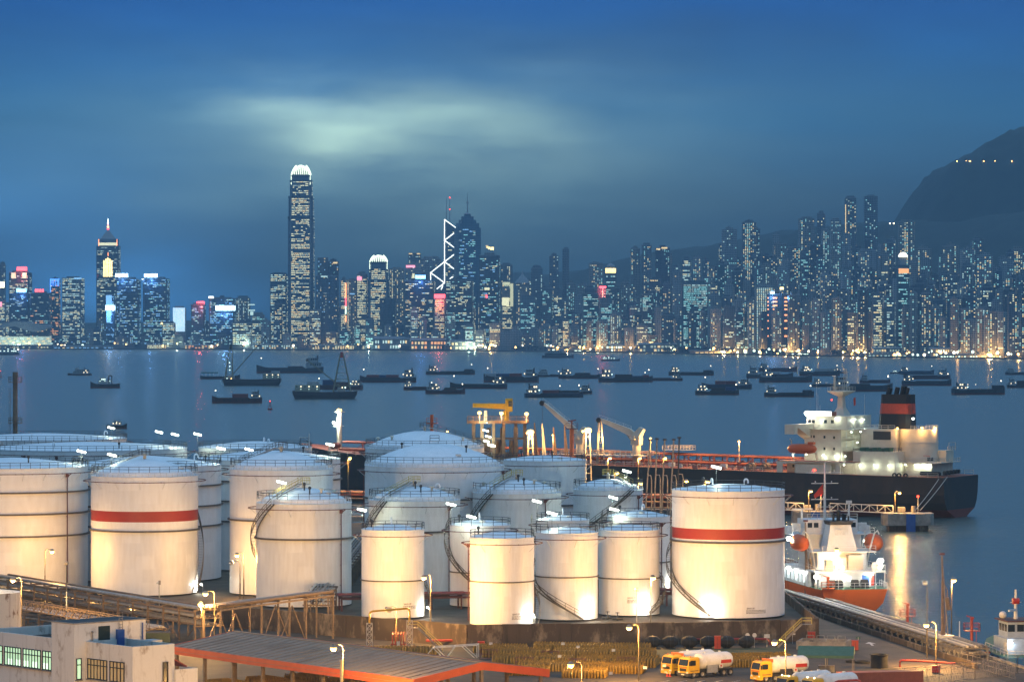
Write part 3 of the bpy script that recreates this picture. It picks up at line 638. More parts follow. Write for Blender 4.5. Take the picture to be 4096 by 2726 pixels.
# ---- the moored oil tanker
def oil_tanker():
    t = thing('oil_tanker', 'large black-hulled oil tanker with cream deckhouse and red-banded funnel at the jetty', 'ship', (125.5, 989, 0), radians(150))
    dz = lambda x: 11.5+.0137*x
    st = []
    for x, b, fl, k in ((-1.5,12.6,.55,0),(6,13.6,.7,0),(16,15.2,.85,0),(32,16,.97,0),(60,16,1,0),(120,16,1,0),(170,16,1,0),(190,14.5,.97,.3),(204,11,.9,1.0),(214,6.5,.75,1.8),(222,.8,.5,2.6)):
        D = dz(x)+k; a = fl
        st.append((x, [(b*max(.05,a-.42),-.9),(b*(a*.8+.0),.6),(b*(a*.35+.6),2.3),(b*(a*.22+.78),4.2),(b*(a*.08+.92),6.6),(b,D)]))
    mb, mats = hull_mesh(st, ['boot_red','boot_red','hull_black','hull_black','hull_black'], 'deck_red'); mb.build('hull', mats, t, smooth=35)
    rl = MB(); px = None
    for sg in (1,-1):
        for x0, x1 in ((0,12),(50,200)): straight_rail(rl, (x0,sg*(12.9 if x0 == 0 else 15.7),dz(x0)), (x1,sg*(14.2 if x0 == 0 else 15.7),dz(x1)), 1.2, .09, 3.0)
    rl.build('deck_rail', 'cream', t)
    # side plating round the deckhouse with its openings
    pl = MB(); z0, z1 = 11.6, 15.3
    for x0, x1, a, b in ((46.6,48.4,z0,z1),(42.6,46.6,z1-.9,z1),(24,42.6,z1-.7,z1),(31.5,42.6,z0,z1-.7),(30,31.5,z0,z0+.5),(28.5,30,z0,z1-.7),(42.6,46.6,z0,z0+.4)): pl.box(x0,x1,15.7,15.98,a+dz(30)-11.5,b)
    pl.build('side_plating', 'cream', t)
    MB().box(24,48.4,-15.9,15.65,15.3,15.45).build('boat_deck', 'deck_red', t)
    # accommodation tower
    MB().box(26,47,-13.5,12.2,11.7,15.3).build('lower_house', 'cream', t)
    h = MB(); h.box(31,42.5,-10,10,15.45,24.3); h.build('accommodation', 'cream', t)
    windows(t, [(x,10,z) for x, z in ((40.5,22.3),(39.5,22.3),(36.2,22.2),(33.2,22.1),(36.2,18.9),(33.2,18.9))], .6, .75, (0,1,0))
    windows(t, [(31,y,z) for y in (6.5,2.0) for z in (17.2,20.2,22.8)], .8, 1.9, (-1,0,0), 'rail_white', 'door')
    windows(t, [(x,12.2,13.9) for x in (45,43,40,37.5)], .55, .8, (0,1,0))
    for z in (18.2, 21.2):
        MB().box(28.6,31,-8,9,z,z+.12).build('balcony', 'cream', t); b = MB(); straight_rail(b,(28.7,8.9,z+.1),(28.7,-8,z+.1),1.0,.07); straight_rail(b,(28.7,8.9,z+.1),(31,8.9,z+.1),1.0,.07); b.build('balcony_rail', 'rail_white', t)
    MB().box(26.5,43.5,-11,11,24.3,24.5).build('bridge_deck', 'cream', t)
    br = MB(); br.box(30,42.5,-8.5,8.5,24.5,28.2); br.build('wheelhouse', 'cream', t)
    windows(t, [(x,8.5,26.6) for x in (41.6,40.4,36.6,34.4)], .95, 1.0, (0,1,0))
    windows(t, [(30,y,26.0) for y in (4,-4)], .8, 1.9, (-1,0,0), 'rail_white', 'door')
    b = MB(); straight_rail(b,(26.6,11,24.5),(43,11,24.5),1.1,.08); straight_rail(b,(26.6,11,24.5),(26.6,-10,24.5),1.1,.08); b.build('bridge_rail', 'cream', t)
    wg = MB(); wg.hexa([(40.5,8.5,21.5),(43.5,8.5,21.5),(43.5,8.6,21.5),(40.5,8.6,21.5)],[(40.5,8.5,25.9),(43.5,8.5,25.9),(43.5,21,25.9),(40.5,21,25.9)])
    wg.box(40.5,43.5,18.8,21,23.2,25.95); wg.build('bridge_wing', 'cream', t)
    MB().box(40.4,42.6,8.7,8.9,28.2,29.5).box(34.6,40.4,8.7,8.9,28.2,29.5).build('name_board', 'flood_board', t)
    MB().box(33.2,34.3,8.4,9.2,28.2,29.4).build('equipment_box', 'rust_pipe', t)
    # radar mast
    m = MB(); m.loft([[(33.6,-2.4,28.2),(37.4,-2.4,28.2),(37.4,2.4,28.2),(33.6,2.4,28.2)],[(34.6,-1.1,30.5),(36.4,-1.1,30.5),(36.4,1.1,30.5),(34.6,1.1,30.5)],[(34.8,-.9,33.6),(36.2,-.9,33.6),(36.2,.9,33.6),(34.8,.9,33.6)],[(33,-4.2,35.0),(38,-4.2,35.0),(38,4.2,35.0),(33,4.2,35.0)],[(33,-4.2,35.3),(38,-4.2,35.3),(38,4.2,35.3),(33,4.2,35.3)]]); m.build('radar_mast', 'cream', t)
    m = MB()
    for p, q in (((33,-4.2),(38,-4.2)),((38,-4.2),(38,4.2)),((38,4.2),(33,4.2)),((33,4.2),(33,-4.2))): straight_rail(m,(*p,35.3),(*q,35.3),1.1,.07)
    for a, b in ((-1,-1),(1,-1),(1,1),(-1,1)): m.bar((35.2+.8*a,-2.2+.8*b,35.3),(35.2+.2*a,-2.2+.2*b,41.5),.1)
    for z in (36.5,37.8,39,40.2): m.bar((34.6,-2.2,z),(35.8,-2.2,z),.08)
    m.bar((34.2,-2.2,40.6),(36.2,-2.2,40.6),.1)
    m.bar((36.5,2.4,35.3),(36.5,2.4,39.2),.5); m.bar((36,.6,37.3),(37.2,4,37.3),.12); m.build('mast_lattice', 'cream', t)
    MB().bar((35,5.0,39.5),(37.8,1.2,39.5),.25,.3).bar((38,5.2,37.6),(38.6,2.6,37.6),.2,.25).build('radar_scanner', 'rail_white', t)
    ship_lamp(t, (38.0,1.2,32.6), 60, (1,.05,.03), .25, 'lamp_red')
    for x, y, z, hh in ((41,5,28.2,9.5),(39,7,28.2,3),(30.5,-5,28.2,6),(42,2,28.2,6)): MB().cyl((x,y,z),(x,y,z+hh),.05,.03,5).build('antenna', 'rail_white', t)
    f = MB(); f.quad((32.4,-3,33.4),(33.2,-3.2,33.0),(33.0,-3.1,30.8),(32.4,-3,31.2)); f.build('flag', 'red', t)
    # engine casing, funnel, after decks
    MB().box(13.5,26.4,-12,12,11.6,18.4).build('casing_base', 'cream', t)
    MB().box(15.5,26.4,-6.5,6.5,18.4,24.6).build('casing', 'cream', t)
    MB().lathe([(5.6,11.6),(5.6,24.6),(.01,24.6)],28,(11.5,0)).build('round_casing', 'cream', t, smooth=40)
    for z in (16.6, 20.9): MB().ring(5.6,z,.12,.12,28,c=(11.5,0)).build('casing_band', 'rail_white', t)
    MB().box(17.2,22.6,6.5,6.58,21.6,24.0).build('louvre', 'dark', t)
    windows(t, [(6.95,3.4,16.2),(6.4,2.4,16.2)], .9, 1.0, (-.80,.6,0))
    text('NO SMOKING', .62, 'red', t, (8.0,4.62,17.0), (pi/2,0,radians(142)), 'lettering', 'LEFT')
    MB().box(4.6,13.5,-9,9,15.2,15.4).build('after_deck', 'cream', t); MB().box(4.2,12,-7.5,7.5,11.6,15.2).build('after_house', 'cream', t)
    MB().box(3.5,9,-6.5,-1,15.4,18.6).build('stern_locker', 'cream', t)
    b = MB(); straight_rail(b,(2.2,-8,15.4),(2.2,8.8,15.4),1.1,.1); straight_rail(b,(2.2,8.8,15.4),(12,8.8,15.4),1.1,.1); straight_rail(b,(3,-6.5,18.6),(3,-1,18.6),1.1,.1)
    b.bar((3,-2,18.6),(3,-2,20.8),.1); b.bar((3,-2,20.8),(3,-6.5,20.8),.1); b.bar((3,-6.5,20.8),(3,-6.5,18.6),.1); b.build('after_rail', 'cream', t)
    MB().box(2.2,5,-8,9,15.2,15.38).build('winch_platform', 'cream', t)
    b = MB(); straight_rail(b,(13.6,11.9,18.4),(26.4,11.9,18.4),1.1,.08); straight_rail(b,(13.6,11.9,18.4),(13.6,7,18.4),1.1,.08); b.build('casing_rail', 'dark', t)
    mb = MB()
    for i in range(5): mb.box(15.6+i*1.9,17.2+i*1.9,8.2,11,18.5,19.5-.25*(i%2))
    stuff(mb.build('covered_stores', 'green', t))
    b = MB(); straight_rail(b,(16,6.4,24.6),(26.4,6.4,24.6),1.1,.09); railing(b,5.5,24.6,1.1,16,pi*.5,pi*1.5,.07); b2 = b.build('casing_top_rail', 'rail_white', t)
    for v in b2.data.vertices:
        if v.co.x < 5.6: v.co.x += 11.5
    fu = MB()
    def fring(z, s): return [(15.2+(x)*s, y*s, z) for x, y in ((-1.0,-3.0),(6.8,-3.0),(8.0,-1.6),(8.0,1.6),(6.8,3.0),(-1.0,3.0),(-2.2,1.8),(-2.2,-1.8))]
    fu.k = 0; fu.loft([fring(24.6,1.0),fring(28.9,.95)]); fu.k = 1; fu.loft([fring(28.9,.951),fring(31.8,.915)]); fu.k = 0; fu.loft([fring(31.8,.914),fring(34.4,.89)])
    fu.build('funnel', ['black','funnel_red'], t)
    for i in range(7): MB().box(11.8,13.4,2.86,2.98,29.2+i*.34,29.36+i*.34).build('funnel_louvre', 'black', t)
    for x, y, r, hh in ((14.5,1.4,.45,2.0),(16.2,1.2,.55,2.4),(16.5,-1,.6,2.5),(18.2,.4,.7,2.1),(20.6,.4,.8,2.0),(21.5,-1,.4,2.6)): MB().cyl((x,y,34.3),(x-.5,y,34.3+hh),r,n=10).build('exhaust_pipe', 'black', t, smooth=50)
    # lifeboat on its davits
    lb = MB(); lb.loft([[(x,14.6+w*cos(a),18.9+w*.95*sin(a)) for a in [2*pi*i/14 for i in range(14)]] for x, w in ((36.6,.35),(37.2,1.15),(39,1.5),(43,1.5),(44.8,1.2),(45.5,.4))]); lb.box(37.2,39,13.9,15.3,20.2,20.9)
    l = lb.build('lifeboat', 'orange', t, smooth=50)
    for x in (37.4,44.6): MB().path([(x,12.3,15.4),(x,13.4,17.5),(x,14.4,21.2),(x,15.2,21.7)],.16,6).bar((x,14.6,21.6),(x,14.6,20.2),.07).build('davit', 'cream', t)
    # cargo deck
    for y, r, z in ((-2.2,.32,3.4),(-1.3,.32,3.4),(-.4,.38,3.45),(.6,.32,3.4),(1.6,.3,3.4),(3.2,.4,1.3),(-4.2,.35,1.2)):
        MB().cyl((48,y,dz(48)+z),(205,y,dz(205)+z),r,n=8).build('cargo_pipe', 'deck_red', t, smooth=50)
    sp = MB()
    for i in range(36):
        x = 50+i*4.2; D = dz(x)
        for y in (-3,2.4): sp.bar((x,y,D),(x,y,D+3.1),.3)
        sp.bar((x,-3.4,D+3.05),(x,2.8,D+3.05),.3); sp.bar((x,-3,D+.2),(x+4,-3,D+3),.14); sp.bar((x+4,2.4,D+.2),(x,2.4,D+3),.14)
    stuff(sp.build('pipe_support', 'deck_red', t))
    random.seed(3); df = MB(); dw = MB()
    for i in range(120):
        x = random.uniform(52,200); y = random.choice((random.uniform(4.5,14),random.uniform(-13,-4))); D = dz(x); s = random.uniform(.3,1.0)
        mb = df if random.random() < .7 else dw
        if random.random() < .5: mb.cyl((x,y,D),(x,y,D+s*2.2),.2+.2*s,n=7)
        else: mb.box(x-s,x+s,y-s*.6,y+s*.6,D,D+s*1.4)
    stuff(df.build('deck_fitting', 'deck_red', t)); stuff(dw.build('deck_valve', 'rail_white', t))
    for x, y in ((56,8),(60,9.5),(135,9),(190,6),(207,3)):
        D = dz(x)+(1.2 if x > 200 else 0); w = MB()
        w.cyl((x,y-2.0,D+1.1),(x,y+.2,D+1.1),1.0,n=14); w.cyl((x,y+.4,D+1.1),(x,y+1.8,D+1.1),.75,n=12); w.box(x-1,x+1,y-2.2,y+2,D,D+.4); w.build('mooring_winch', 'brown_steel' if x < 200 else 'rust_pipe', t, smooth=40)
    sw = MB()
    for i in range(7): sw.cyl((1.6+i*.9,9.5-i*.2,12.4),(1.6+i*.9,8.3-i*.2,12.4),.62,n=10)
    for i in range(5): sw.cyl((-.2+i*.3,7-i*3,12.6),(.9+i*.3,7-i*3,12.6),.6,n=10)
    stuff(sw.build('stern_winch_drum', 'rubber', t))
    for x, z in ((12.6,12.0),(11.2,12.0),(9.2,12.0)): MB().lathe([(.35,-.18),(.68,-.18),(.68,.18),(.35,.18)],12,closed=True).build('hanging_tyre', 'rubber', t).matrix_local = Matrix.Translation((x,14.4,z)) @ Matrix.Rotation(pi/2,4,'X')
    pf = MB(); pf.box(84,92,-3,3,dz(88)+4.6,dz(88)+4.7); straight_rail(pf,(84,3,dz(88)+4.7),(92,3,dz(88)+4.7),1.2,.12); straight_rail(pf,(84,-3,dz(88)+4.7),(92,-3,dz(88)+4.7),1.2,.12); straight_rail(pf,(84,-3,dz(88)+4.7),(84,3,dz(88)+4.7),1.2,.12); pf.build('monitor_platform', 'cream', t)
    pf = MB(); pf.box(96,125,5,9,dz(105)+2.6,dz(105)+2.8); straight_rail(pf,(92,9,dz(105)+2.8),(125,9,dz(105)+2.8),1.2,.12); straight_rail(pf,(92,5,dz(105)+2.8),(125,5,dz(105)+2.8),1.2,.12); pf.build('manifold_platform', 'cream', t)
    # hose cranes
    def crane(x, y, pivot_z, dxl, dyl, tipz, hb):
        D = dz(x); c = thing_part('hose_crane', t, (x,y,D)); z = pivot_z-D
        MB().cyl((0,0,0),(0,0,z-3.2),1.25,n=14).build('pedestal', 'cream', c, smooth=40)
        MB().loft([[(-1.4,-1.2,z-3.2),(1.4,-1.2,z-3.2),(1.4,1.2,z-3.2),(-1.4,1.2,z-3.2)],[(-1.5,-1.2,z-.6),(1.2,-1.2,z-.6),(1.2,1.2,z-.6),(-1.5,1.2,z-.6)],[(-2.6,-.8,z+1.4),(-1.2,-.8,z+2.0),(-1.2,.8,z+2.0),(-2.6,.8,z+1.4)]]).build('slewing_house', 'cream', c)
        a = Vector((.8,0,z)); b = Vector((dxl,dyl,tipz-D)); d = (b-a); s = Vector((-d.y,d.x,0)).normalized(); u = Vector((0,0,1))
        rings = [[p+s*-w+u*-hh, p+s*w+u*-hh, p+s*w+u*hh, p+s*-w+u*hh] for p, w, hh in ((a,.5,.6),(a+d*.12,.6,1.05),(a+d*.85,.45,.62),(b,.3,.4))]
        MB().loft(rings).build('jib', 'cream', c); MB().cyl(b-s*.5-u*.3,b+s*.5-u*.3,.8,n=10).build('jib_head', 'dark', c)
        r = MB(); straight_rail(r, a+d*.1+u*1.0-s*.5, b+u*.5-s*.3, .8, .06, 2.2); r.build('jib_rail', 'rail_white', c)
        k = MB(); k.bar(a+Vector((.2,0,-3)), a+d*.22-u*.9, .28); k.build('luffing_ram', 'steel', c)
        k = MB(); k.box(-.4,.9,1.2,2.4,z-1.6,z-1.5); straight_rail(k,(-.4,2.4,z-1.5),(.9,2.4,z-1.5),1.0,.07); k.build('crane_platform', 'cream', c)
        if hb: MB().path([b-u*.8, b-u*(tipz-D)*.55],.05,5).build('hoist_wire', 'dark', c)
        return c
    crane(118.5,5,21.9,13.0,0.0,31.0,True); crane(99.5,5,22.0,12.4,0.4,26.2,False)
    m = MB()
    for a, b in ((-1,-.6),(1,-.6),(0,.9)): m.bar((112+1.3*a,5+b,dz(112)),(112+.5*a,5+b*.4,25.4),.3)
    for i in range(7): m.bar((112-1.3+.1*i,5-.5,dz(112)+1+i*1.7),(112+1.3-.1*i,5-.5,dz(112)+1+i*1.7),.12)
    m.build('crane_rest', 'cream', t)
    fm = MB(); D = dz(208)+1.2; fm.cyl((207,0,D),(207,0,D+11.5),.75,.55,12); fm.box(206.2,208.6,-1.2,1.2,D+7.0,D+7.2); fm.box(206,208,-1.6,1.6,D+11.4,D+11.6); straight_rail(fm,(208.4,-1.2,D+7.2),(208.4,1.2,D+7.2),1,.07); fm.build('foremast', 'cream', t, smooth=40)
    fm = MB()
    for i in range(16): fm.bar((208.0,-.25,D+.4+i*.6),(208.0,.25,D+.4+i*.6),.06)
    fm.bar((208,-.25,D),(208,-.25,D+10),.06); fm.bar((208,.25,D),(208,.25,D+10),.06); stuff(fm.build('mast_ladder', 'cream', t))
    ship_lamp(t,(206.6,1.2,D+12.1),9000,FLD,.65,'sodium',(0,.6,-1.0)); ship_lamp(t,(207.6,-1.2,D+12.0),0,FLD,.55,'sodium'); ship_lamp(t,(208.2,1.6,D+8.2),2500,FLU,.42,'flood',(0,.5,-.9))
    # deck lights
    for p in ((38,8.9,26.9),(33.2,8.9,27.6),(29.6,3.5,27.2),(29.6,-2.5,27.0),(27.2,11.4,23.8),(27.6,4.2,23.7),(27.8,-.5,23.7),(28.5,4.5,20.6),(28.5,0.2,20.6),(44.8,12.9,17.2),(40.6,12.9,17.2),(36.4,10.6,17.0),(32.6,10.6,16.9),(30.2,9,16.8),
              (24.0,12.6,14.6),(19.6,12.6,14.6),(15.2,12.6,14.6),(28,14.6,14.6),(9,7.9,14.7),(7.0,7.9,14.8),(5.0,7.9,14.8),(12.6,7.0,14.7)): ship_lamp(t, p, 170, FLU, .24, 'fluor', (-.35,.5,-.35))
    ship_lamp(t,(42.2,9.4,29.0),1600,FLD,.6,'flood',(0,.8,-.4)); ship_lamp(t,(11.6,3.6,27.6),160,FLU,.42,'fluor',(-.2,.6,-.4))
    for p in ((15,6.9,24.9),(8.2,5.4,25.1),(6.2,.6,25.0)): ship_lamp(t, p, 900, SOD, .38, 'sodium', (-.7,.7,-.5))
    for x in (52,66,80,95,110,128,145,165,185): lamp(t, (x,6,dz(x)+7.5), 4500, SOD, .3)
    for x in (66,95,128,165):
        MB().cyl((x,4.6,dz(x)),(x,4.6,dz(x)+7.6),.12,n=6).build('deck_lamp_post', 'cream', t)
        ship_lamp(t, (x,4.6,dz(x)+7.9), 0, SOD, .34, 'sodium')
    return t
em('flood_board', (1.0,.96,.84), 2.2)
pbr('funnel_red', (.50,.07,.03), .5)
oil_tanker()
# mooring lines of the tanker
def line(label, a, b, sag=.6, r=.07, group='mooring lines'):
    pts = [Vector(a).lerp(Vector(b), k/8)-Vector((0,0,sag*4*(k/8)*(1-k/8))) for k in range(9)]; c = pts[0].copy()
    o = MB().path([p-c for p in pts], r, 5).build('mooring_line', 'rope', loc=c); tag(o, label, 'rope', group); return o
# ---- the small orange tanker at the quay
def orange_tanker():
    t = thing('small_tanker', 'small orange-hulled tanker with white deckhouse, moored stern-on at the quay', 'ship', (62.6, 641, 0), radians(99.4))
    st = []
    for x, b, fl in ((-.6,6.2,.35),(1.5,6.6,.5),(6,6.9,.75),(16,7,.95),(30,7,1),(55,7,1),(68,6,.9),(78,2.5,.6),(82,.4,.4)):
        D = 5.75+(0 if x < 60 else (x-60)*.06)
        st.append((x, [(b*max(.05,fl-.35),-.8),(b*fl*.75,.3),(b*(fl*.5+.42),1.6),(b*(fl*.2+.79),3.2),(b,D)]))
    mb, mats = hull_mesh(st, ['hull_orange']*4, 'green'); mb.build('hull', mats, t, smooth=40)
    r = MB(); straight_rail(r,(-.5,6.1,5.8),(-.5,-6.1,5.8),1.1,.07); straight_rail(r,(-.4,6.2,5.8),(7,6.8,5.8),1.1,.07); straight_rail(r,(-.4,-6.2,5.8),(7,-6.8,5.8),1.1,.07); r.build('stern_rail', 'rail_white', t)
    MB().box(5,24,-5.2,5.2,5.8,8.6).build('poop_house', 'white', t)
    MB().box(2.2,26,-6.7,6.7,8.6,8.85).build('boat_deck', 'white', t)
    MB().box(7,30,6.3,6.8,5.8,8.6).build('side_gallery', 'white', t)
    windows(t, [(x,6.8,7.2) for x in (10,13,16,19,22,25)], 1.6, 1.7, (0,1,0), 'glow_pane', 'gallery_opening')
    windows(t, [(5,y,7.3) for y in (2.9,.6,-.5)], .65, .95, (-1,0,0), 'glow_pane'); windows(t, [(5,-3.6,7.0)], 1.4, 1.9, (-1,0,0), 'blue', 'door'); windows(t, [(5,-4.9,6.9)], .6, 2.0, (-1,0,0), 'red', 'door')
    for y in (6.5,-6.5): MB().cyl((2.4,y,5.8),(2.4,y,8.6),.09,n=6).build('deck_post', 'rail_white', t)
    r = MB(); straight_rail(r,(2.3,6.6,8.85),(2.3,-6.6,8.85),1.05,.07); straight_rail(r,(2.3,6.6,8.85),(26,6.6,8.85),1.05,.07); straight_rail(r,(2.3,-6.6,8.85),(26,-6.6,8.85),1.05,.07); r.build('boat_deck_rail', 'rail_white', t)
    MB().box(8,22,-4.6,4.8,8.85,12.0).build('middle_house', 'white', t); MB().box(7,23,-6.2,6.2,12.0,12.2).build('upper_deck', 'white', t)
    r = MB(); straight_rail(r,(7.1,6.1,12.2),(7.1,-6.1,12.2),1.0,.06); r.build('upper_deck_rail', 'rail_white', t)
    MB().box(4.5,6.2,2.6,4.0,8.85,10.8).box(6.0,8.0,-3.4,-.6,8.85,11.6).box(6.2,8.0,-.3,1.0,8.85,11.2).build('vent_locker', 'cream', t)
    MB().lathe([(1.0,8.85),(1.1,9.6),(.7,10.3),(.01,10.5)],12,(4,-5.4)).build('tank_dome', 'white', t, smooth=50)
    f = MB(); f.loft([[(8.5,-3.0,12.2),(13.5,-3.0,12.2),(13.5,2.9,12.2),(8.5,2.9,12.2)],[(9.6,-1.9,17.0),(13.0,-1.9,17.0),(13.0,1.9,17.0),(9.6,1.9,17.0)]]); f.build('funnel', 'white', t)
    MB().loft([[(9.3,-2.1,17.0),(13.1,-2.1,17.0),(13.1,2.1,17.0),(9.3,2.1,17.0)],[(9.0,-2.3,17.7),(13.3,-2.3,17.7),(13.3,2.3,17.7),(9.0,2.3,17.7)]]).build('funnel_cap', 'dark', t)
    for x, y, r_, h in ((10.4,.2,.38,2.1),(11.2,-.9,.22,1.4),(10.2,1.2,.22,1.5),(12,-1.5,.2,1.2),(10,-1.6,.16,1.0)): MB().cyl((x,y,17.6),(x-.3,y,17.6+h),r_,n=8).build('exhaust_pipe', 'black', t)
    windows(t, [(9.2,.6,15.3),(9.2,-.8,15.3)], 1.1, 1.6, (-.975,0,.222), 'rail_white', 'funnel_door')
    MB().box(15,22,-5.4,5.4,12.2,14.8).build('bridge_house', 'white', t); MB().box(14.5,23,-8.0,8.0,14.8,15.0).build('bridge_deck', 'white', t)
    MB().box(16,22.5,-5.0,5.0,15.0,17.6).build('wheelhouse', 'white', t); windows(t, [(16,y,16.6) for y in (4.2,3.0,-3.0,-4.2)], .9, .9, (-1,0,0))
    for s in (1,-1): MB().box(18,21.5,s*8-.9*(s > 0),s*8+.9*(s < 0),15.0,16.3).build('bridge_wing', 'white', t); MB().box(17.5,18.2,s*6.4-.8,s*6.4+.8,15.4,16.9).build('name_board', 'rail_white', t)
    r = MB(); straight_rail(r,(15.5,4.8,17.6),(15.5,-4.8,17.6),1.1,.07); straight_rail(r,(14.6,7.9,15),(14.6,-7.9,15),1.1,.07); r.build('monkey_rail', 'rail_white', t)
    m = MB(); m.cyl((16.5,1.2,17.6),(16.5,1.2,28.2),.28,.14,8)
    for z, w in ((26.4,3.6),(24.4,2.6),(21.4,2.6),(20.0,1.6)): m.bar((16.5,1.2-w,z),(16.5,1.2+w,z),.14); m.ball((16.5,1.2+w*.7,z+.3),.14,6,4); m.ball((16.5,1.2-w*.5,z+.3),.14,6,4)
    m.bar((17.5,3.8,17.6),(16.6,1.3,22),.1); m.build('mast', 'rail_white', t)
    MB().cyl((17,5.5,17.6),(17,5.5,19.4),.22,n=8).bar((17,3.4,19.6),(17,7.4,19.6),.18,.25).build('radar_scanner', 'rail_white', t); MB().cyl((17,-3.6,17.6),(17,-3.6,21),.2,n=8).box(16.7,17.3,-4.1,-3.1,20.6,21.1).build('signal_post', 'rail_white', t)
    f = MB(); f.quad((16.4,1.6,24.3),(16.3,3.4,22.2),(16.3,3.2,21.6),(16.4,1.5,22.4)); f.build('flag', 'red', t)
    ship_lamp(t, (16.5,3.2,26.9), 200, (1,.05,.03), .3, 'lamp_red')
    for s in (1,-1):
        y = s*7.1; b = MB(); b.loft([[(x,y+w*cos(a),13.4+w*(1.25 if sin(a) > 0 else 1.0)*sin(a)) for a in [2*pi*i/12 for i in range(12)]] for x, w in ((8.6,.3),(9.1,1.0),(10.6,1.4),(14,1.4),(15.6,1.0),(16.1,.3))]); b.build('lifeboat', 'orange', t, smooth=50)
        for x in (9.2,15.2): MB().path([(x,s*4.9,8.9),(x,s*5.4,12.0),(x,s*6.4,15.4),(x,s*7.0,15.9),(x,s*7.3,15.2)],.16,6).build('davit', 'rail_white', t, smooth=50)
    for i, y in enumerate((4.2,2.6,-.4,-2.2)): MB().cyl((3.0,y,6.6),(3.0,y-1.2,6.6),.7,n=12).box(2.2,3.8,y-1.3,y+.1,5.8,6.1).build('mooring_winch', 'dark', t, smooth=40)
    s = MB()
    for i in range(9): s.box(4.6-.22*i-.12,4.6-.22*i+.12,-1.4,-2.3,8.4-.3*i,8.45-.3*i)
    stuff(s.build('ladder_step', 'rail_white', t))
    for x in range(30,72,6): MB().box(x-1,x+1,-2,2,5.8,6.8+.4*(x%4)).build('deck_hatch', 'deck_red', t)
    for y in (-1.5,0,1.5): MB().cyl((27,y,7.2),(72,y,7.2),.25,n=6).build('cargo_pipe', 'deck_red', t)
    for p, w in (((14.6,8.6,14.2),1500),((14.6,-6.4,13.6),1500),((6.9,2.0,10.4),700),((4.6,-6.3,10.6),1300),((2.6,6.3,7.9),600)): ship_lamp(t, p, w, FLD, .60, 'flood', (-1.2,.0,-.2))
    lamp(t, (-3.5,3.0,9.5), 700, FLD, .4); lamp(t, (-3.5,-4.0,9.5), 700, FLD, .4)
    for s in (3.0,-4.0): MB().cyl((-.4,s,5.8),(-.4,s,9.6),.07,n=6).bar((-.4,s,9.6),(-3.2,s,10.0),.1).build('stern_light_post', 'rail_white', t); MB().ball((-3.3,s,9.9),.3,8,6).build('stern_light', 'flood', t)
    for x in (10,16,22): ship_lamp(t, (x,7.1,8.3), 160, (1,1,.92), .2, 'flood', (0,.4,-.3))
    ship_lamp(t, (4.4,-4.5,8.3), 500, (1,1,.92), .16, 'flood', (-.3,0,-.4)); ship_lamp(t, (4.4,1.5,8.3), 400, (1,1,.92), .14, 'flood', (-.3,0,-.4))
    return t
em('glow_pane', (.75,.92,.9), .7)
orange_tanker()
